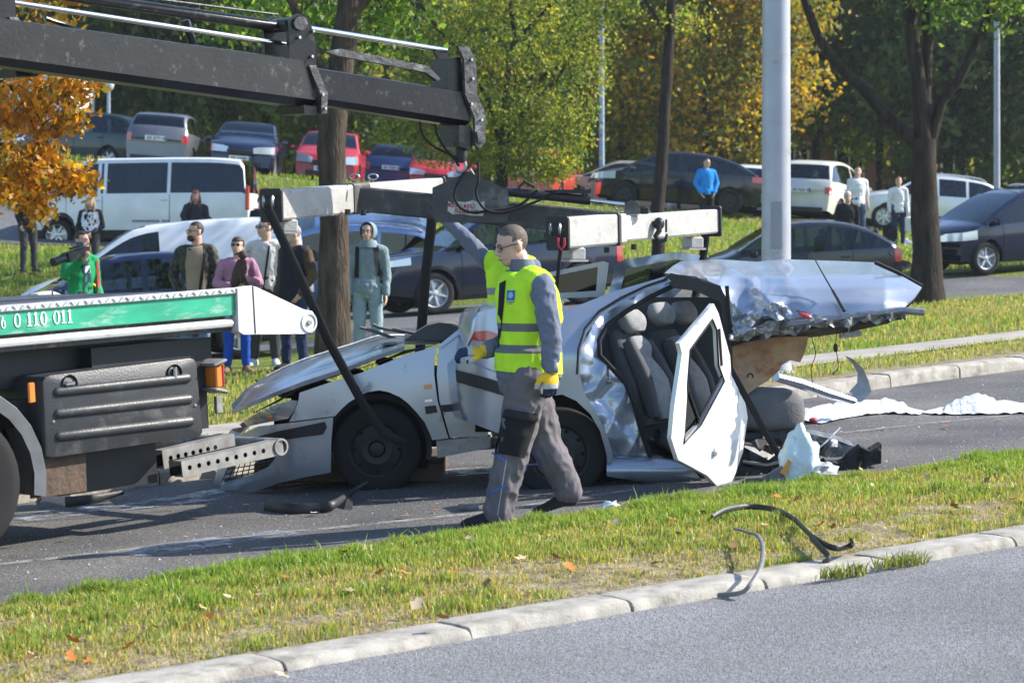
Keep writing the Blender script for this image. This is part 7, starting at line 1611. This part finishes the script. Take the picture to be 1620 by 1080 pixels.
thing(strip3([G(1163, 836, .13), G(1185, 842, .15), G(1200, 848, .16), G(1207, 868, .15), G(1203, 896, .12), G(1188, 922, .07), G(1172, 937, .03), G(1136, 941, .012)], .008, .012), 'trim_arc', mat('trim_arc_grey', (.17, .16, .15), .55, var=.25, scale=9), 'curved grey trim arching over the kerb onto the near road', 'trim')
thing(strip3([G(420, 802, .02), G(460, 806, .025), G(505, 803, .03), G(530, 796, .05), (G(560, 790, .0)+Vector((0, 0, .06))), (G(581, 787, .0)+Vector((0, 0, .10)))], [.05, .01], .014), 'bumper_trim', M_TRB, 'black bumper moulding lying on the road below the front wheel', 'trim')
thing(MB().prism([G(544, 806), G(557, 807), G(558, 800, -.02)+Vector((0, 0, .06)), G(549, 801)+Vector((0, 0, .05))], (0, .03, 0)), 'plastic_shard', M_TRB, 'small black plastic shard beside the bumper moulding', 'shard')
thing(MB().prism([G(60, 806), G(98, 800), G(104, 786)+Vector((0, 0, .03)), G(86, 772)+Vector((0, 0, .06)), G(70, 782)+Vector((0, 0, .05))], (.03, .1, .02)), 'plastic_shard', M_TRB, 'ragged black plastic piece by the far kerb near the truck wheel', 'shard')
thing(strip3([G(104, 797, .02), G(150, 789, .03), G(195, 778, .05)], [.05, .015], .012), 'plastic_shard', M_TRB, 'flat dark plastic strip along the far kerb under the truck', 'shard')
thing(strip3([G(726, 803, .015), G(742, 803, .02), G(757, 802, .02)], .025, .01), 'plastic_shard', mat('shard_grey', (.14, .15, .16), .3), 'small grey plastic shard on the road left of the walking worker', 'shard')
# crumpled paper by the grass edge
def lump(c, d, m, name, label, cat, seed, n=20, mm=14, amp=.3, sc=2.5):
    mb = MB(); mb.ell((0, 0, 0), (1, 1, 1), n, mm); vs = []
    for (x, y, z) in mb.v:
        k = 1+amp*(nz(x, y, z, sc, seed)+.5*abs(nz(x, y, z, sc*2.3, seed+3))); vs.append((c[0]+x*d[0]*k, c[1]+y*d[1]*k, c[2]+max(-.9, z)*d[2]*k))
    mb.v = vs; return thing(mb, name, m, label, cat, smooth=75)
M_BAG = mat('plastic_white', (.62, .66, .70), .35, var=.08, bump=.4, bscale=30)
M_BAGB = mat('plastic_pale', (.55, .68, .72), .3, var=.1, bump=.4, bscale=25)
lump(G(966, 806, .05), (.055, .04, .045), M_BAG, 'tissue', 'crumpled white tissue at the grass edge behind the walking worker', 'tissue', 3, amp=.6)
bg_ = lump(G(1268, 762, .0)+Vector((0, .1, .12)), (.12, .10, .20), M_BAGB, 'plastic_bag', 'pale bluish plastic bag beside the torn floor of the wreck', 'plastic bag', 5, 30, 20, amp=.38, sc=1.8)
lump(G(1300, 764, .0)+Vector((0, .25, .04)), (.13, .1, .07), mat('bag_grey', (.33, .35, .38), .5, var=.2), 'plastic_bag', 'grey crumpled plastic beside the pale bag', 'plastic bag', 6, amp=.6)
# white sheets on the road
M_SHEET = mat('sheet_white', (.80, .81, .82), .6, var=.04, bump=.5, bscale=14)
def sheet(px_poly, hf, label, seed):
    mb = MB(); mb.poly(px_poly, lambda u, v: G(u, v)+Vector((0, 0, .008+hf(u, v))), None, 7); return thing(mb, 'white_sheet', M_SHEET, label, 'sheet', 'white sheets on the road', smooth=40)
def edge_h(poly, u, v):
    d = 1e9
    for a, b in zip(poly, poly[1:]+poly[:1]):
        a_, b_ = Vector(a), Vector(b); q = Vector((u, v)); t = max(0, min(1, (q-a_).dot(b_-a_)/(b_-a_).length_squared)); d = min(d, (q-a_-(b_-a_)*t).length)
    return d
p1 = [(1262, 668), (1268, 655), (1300, 650), (1335, 642), (1365, 638), (1400, 640), (1430, 645), (1462, 652), (1455, 657), (1400, 655), (1350, 660), (1300, 671)]
sheet(p1, lambda u, v: min(.07, edge_h(p1, u, v)*.012)*(1+.6*nz(u, v, 0, .04, 2))+.03*abs(nz(u, v, 0, .10, 4)), 'white sheet spread beside the bent pillar on the road', 1)
p2 = [(1458, 654), (1480, 650), (1520, 645), (1560, 640), (1600, 642), (1680, 640), (1680, 655), (1600, 656), (1540, 657), (1480, 657)]
sheet(p2, lambda u, v: min(.06, edge_h(p2, u, v)*.014)*(1+.5*nz(u, v, 0, .03, 8))*(1+.9*math.exp(-((u-1555)/40)**2))+.03*abs(nz(u, v, 0, .10, 4)), 'white sheet bunched up on the road at the right edge', 2)
lump(G(1287, 664, .06), (.035, .03, .018), mat('red_scrap', (.5, .03, .04), .6), 'red_scrap', 'small red scrap on the white sheet', 'scrap', 2)
# bent pillar with fin
bp_ = empty('bent_pillar', G(1340, 640), 0, 'bent silver body pillar with an upturned end lying before the far kerb', 'car part')
MB().tube([P(1228, 596, 20.0), P(1265, 606, 20.1), P(1310, 622, 20.2), P(1350, 634, 20.3)], [(.035, .05), (.045, .05), (.045, .05), (.03, .05)], 8).build('pillar', M_SIL, bp_, world=True)
MB().poly([(1336, 562), (1350, 568), (1366, 583), (1374, 602), (1379, 620), (1362, 636), (1345, 636), (1350, 622), (1343, 620), (1356, 606), (1357, 590), (1348, 574)], lambda u, v: P(u, v, 20.25+.05*math.sin((v-560)*.04)), (0, .012, 0), 6).build('upturned_end', M_SILD, bp_, world=True)
# seat cushion thrown out
sc_ = empty('seat_cushion', G(1225, 712)+Vector((0, .3, 0)), 0, 'big grey torn-out seat cushion right of the hanging door', 'car seat')
mb = MB(); mb.ell((0, 0, 0), (1, 1, 1), 26, 18)
c0 = P(1214, 648, 17.1); vs = []
for (x, y, z) in mb.v:
    sq_ = lambda t: math.copysign(abs(t)**.55, t); k = 1+.05*nz(x, y*2, z*2, 2.4, 4)
    vs.append(tuple(c0+Vector((sq_(x)*.24*k, sq_(y)*.3*k, sq_(z)*.15*k+.05*x*-.3))))
mb.v = vs; mb.build('cushion', mat('cushion_grey', (.12, .12, .125), .9, var=.2, scale=5, bump=.5, bscale=60), sc_, world=True, smooth=70)
MB().poly([(1155, 688), (1200, 684), (1262, 680), (1272, 700), (1255, 735), (1230, 746), (1190, 752), (1160, 745)], lambda u, v: P(u, v, 16.8+.06*nz(u, v, 0, .06)), (0, .4, .02), 9).build('seat_base', M_BLACK, sc_, world=True, smooth=30)
for a in ((1165, 700, 1240, 715), (1175, 730, 1250, 728)): MB().tube([P(a[0], a[1], 16.74), P((a[0]+a[2])/2, a[1]+5, 16.72), P(a[2], a[3], 16.74)], .012, 7).build('seat_runner', M_RAW, sc_, world=True)
thing(MB().poly([(1164, 768), (1180, 757), (1205, 756), (1232, 740), (1252, 722), (1260, 735), (1245, 752), (1215, 766), (1185, 772)], lambda u, v: P(u, v, 16.25-.05*math.sin((v-720)*.06)), (0, .05, 0), 7), 'trim_panel', mat('trim_panel_grey', (.15, .16, .19), .7, var=.15), 'curved grey trim panel lying at the grass edge below the cushion', 'trim')
thing(MB().poly([(1234, 748), (1248, 726), (1252, 731), (1244, 752)], lambda u, v: P(u, v, 16.17), (0, .02, 0), 7), 'foam_piece', mat('foam_orange', (.55, .30, .08), .9), 'small orange foam edge on the grey trim panel', 'foam')
thing(MB().poly([(1268, 684), (1290, 688), (1320, 695), (1352, 706), (1357, 716), (1335, 722), (1310, 724), (1290, 718), (1278, 706)], lambda u, v: P(u, v, 17.0+.08*nz(u, v, 0, .05, 3)), (0, .22, .02), 5), 'crushed_panel', M_RAW, 'crushed grey metal panel lying on the road right of the cushion', 'car part', smooth=25)
thing(strip3([P(1286, 716, 16.85), P(1305, 700, 16.85), P(1329, 676, 16.9)], .006, .006), 'white_strip', M_SHEET, 'thin white strip standing out of the crushed panel', 'strip')
thing(MB().poly([(1296, 742), (1310, 733), (1335, 731), (1350, 717), (1362, 707), (1376, 714), (1395, 703), (1394, 733), (1350, 742), (1310, 752)], lambda u, v: P(u, v, 16.75+.06*nz(u, v, 0, .07, 5)), (0, .15, .01), 6), 'carpet_scrap', mat('carpet_black', (.022, .022, .024), .95, var=.5, scale=16, bump=1, bscale=40), 'ragged black carpet scrap on the road at the grass edge', 'car part', smooth=25)
hose('cable', [P(1280, 706, 16.8), P(1300, 722, 16.75), P(1330, 735, 16.7), P(1350, 745, 16.72)], .005, None) if False else None
# glass crumbs and grit on the road
rs_ = np.random.default_rng(5); n = 1500; q = np.stack([rs_.uniform(-150, 1700, n), np.zeros(n)], 1); V = []; Fc = []
for i in range(n):
    px = q[i, 0]; t = rs_.beta(1.3, 1.6); lo_, hi_ = 792-(px-60)*.133, 950-px*.147; py = lerp(lo_+6, hi_-4, t); c = G(px, py, .004); s_ = rs_.uniform(.002, .0065)*(2 if rs_.random() < .04 else 1); a = rs_.uniform(0, 6.28)
    b = len(V); V += [(c.x+s_*math.cos(a), c.y+s_*math.sin(a), c.z+.002), (c.x+s_*math.cos(a+2.1), c.y+s_*math.sin(a+2.1), c.z+.002), (c.x+s_*math.cos(a+4.2), c.y+s_*math.sin(a+4.2), c.z+.002), (c.x, c.y, c.z+s_*1.1)]; Fc += [(b, b+1, b+3), (b+1, b+2, b+3), (b+2, b, b+3)]
tag(fastmesh('glass_crumbs', np.array(V), np.array(Fc), mat('crumbs', (.45, .47, .48), .3)), 'crumbs of glass and grit scattered over the main road', 'glass', kind='stuff')
# fallen leaves
M_DL = [mat('dry_leaf_orange', (.52, .17, .025), .7, var=.3, scale=40), mat('dry_leaf_brown', (.30, .15, .06), .8, var=.3, scale=40), mat('dry_leaf_pale', (.50, .38, .24), .8, var=.2, scale=40)]
def leafmesh(seed, m):
    r_ = random.Random(seed); n_ = 5; out = []; 
    pts = [(0, -.5), (.22, -.25), (.42, -.05), (.2, .1), (.25, .38), (0, .5), (-.25, .38), (-.2, .1), (-.42, -.05), (-.22, -.25)]
    mb = MB(); cu = r_.uniform(.3, .8); v = [(x, y, cu*(x*x+.5*y*y)+r_.uniform(-.04, .04)) for x, y in pts]+[(0, 0, 0)]
    mb.add(v, [(i, (i+1) % 10, 10) for i in range(10)]); me = mb.build('leafproto', m); d = me.data; bpy.data.objects.remove(me); return d
protos = [leafmesh(i, M_DL[i % 3]) for i in range(9)]
rl = random.Random(12)
lp = [(548, 872), (582, 868), (553, 880), (700, 975), (640, 905), (330, 975), (320, 960), (130, 985), (205, 1020), (1090, 803), (1230, 785), (1318, 832), (1380, 768), (1392, 772), (1362, 742), (1440, 745), (1160, 862), (1105, 800), (1510, 800), (1455, 775), (1260, 790), (828, 935), (960, 790+60), (735, 842), (742, 850), (1040, 890), (880, 880), (480, 880), (600, 905), (50, 1035), (20, 1000), (410, 940), (1560, 760), (1600, 790), (1210, 830)]
for k in range(28): lp.append((rl.uniform(20, 1600), None))
for i, (px, py) in enumerate(lp):
    if py is None: t = rl.uniform(.12, .95); py = lerp(1082-px*.155, 952-px*.147, t)
    c = G(px, py, .11); o = bpy.data.objects.new('fallen_leaf', protos[rl.randrange(9)]); o.location = c; s_ = rl.uniform(.045, .085); o.scale = (s_, s_, s_); o.rotation_euler = (rl.uniform(-.7, .7), rl.uniform(-.7, .7), rl.uniform(0, 6.28)); link(o)
    cn = ('orange', 'brown', 'pale')[[p_.name for p_ in protos].index(o.data.name) % 3]; zone = 'kerb side' if py > lerp(1082-px*.155, 952-px*.147, .5) else 'main road side'
    wh = ('at the left end', 'below the truck', 'below the front wheel', 'below the walking worker', 'below the hanging door', 'near the black rubber strip', 'at the right end')[min(6, int(px/232))]
    tag(o, f'dry {cn} leaf, {zone} of verge, {wh}', 'leaf', 'fallen leaves on the verge')
for i, (px, py) in enumerate([(103, 851), (498, 811), (390, 798), (1497, 674), (1400, 676), (1583, 663), (690, 806), (1330, 682), (300, 808), (640, 815)]):
    c = G(px, py, .02); o = bpy.data.objects.new('fallen_leaf', protos[rl.randrange(9)]); o.location = c; s_ = rl.uniform(.05, .08); o.scale = (s_, s_, s_*.8); o.rotation_euler = (0, 0, rl.uniform(0, 6.28)); link(o); tag(o, 'dry leaf lying on the main road '+('near the truck wheel', 'below the front wheel', 'beside the truck underrun bar', 'below the white sheet at the right', 'right of the black carpet scrap', 'at the far right edge', 'left of the walking worker', 'just right of the crushed panel', 'in the wet spill', 'between front wheel and worker')[i], 'leaf', 'fallen leaves on the road')
_by = {}
for o in COL.objects:
    if o.get('group') == 'fallen leaves on the verge': _by.setdefault(o['label'], []).append(o)
for lb_, os_ in _by.items():
    if len(os_) > 1:
        for k, o in enumerate(sorted(os_, key=lambda q: q.location.x/q.location.y)): o['label'] = lb_+(', leftmost', ', second from left', ', third from left', ', fourth from left', ', fifth from left', ', sixth from left')[min(k, 5)]
for px, py, lb in ((445, 1068, 'large pale leaf at the kerb foot on the near road'), (362, 945, 'pale white-backed leaf on the grass left of centre')):
    c = G(px, py, .03 if py > 1000 else .12); o = bpy.data.objects.new('fallen_leaf', protos[2]); o.location = c; o.scale = (.09, .07, .07); o.rotation_euler = (.2, .3, .6); link(o); tag(o, lb, 'leaf')
# weeds at the kerb joints
for px, py, w_, lb in ((1425, 895, .14, 'green weed tuft growing at the kerb joint on the right'), (1335, 912, .12, 'dry weed tuft at the kerb foot below the rubber strip')):
    c = G(px, py, .01); n = 160; a = rng.uniform(0, 6.28, n); r_ = w_*np.sqrt(rng.random(n)); pts = np.stack([c.x+dN.x*r_*np.cos(a)*1.3, c.y+dN.y*r_*np.cos(a)*1.3+r_*np.sin(a)*.35, np.full(n, c.z)], 1); o = blades('weed_tuft', pts, .07*rng.uniform(.5, 1.3, n), .0035, np.array([[.20, .24, .06]])*rng.uniform(.6, 1.4, (n, 1)), lb, 1.2); o['kind'] = 'stuff'
# ---------------------------------------------------------------- air
hz = bpy.data.materials.new('haze_air'); hz.use_nodes = True; n = hz.node_tree.nodes; n.remove(n['Principled BSDF']); pv = n.new('ShaderNodeVolumePrincipled'); pv.inputs['Color'].default_value = (.86, .93, 1, 1); pv.inputs['Density'].default_value = .00032; pv.inputs['Anisotropy'].default_value = .35; hz.node_tree.links.new(pv.outputs[0], n['Material Output'].inputs['Volume'])
hb_ = MB().box((0, 140, 14), (420, 360, 42)).build('haze', hz, smooth=0); hb_['kind'] = 'stuff'; hb_['label'] = 'thin bluish air over the whole street'
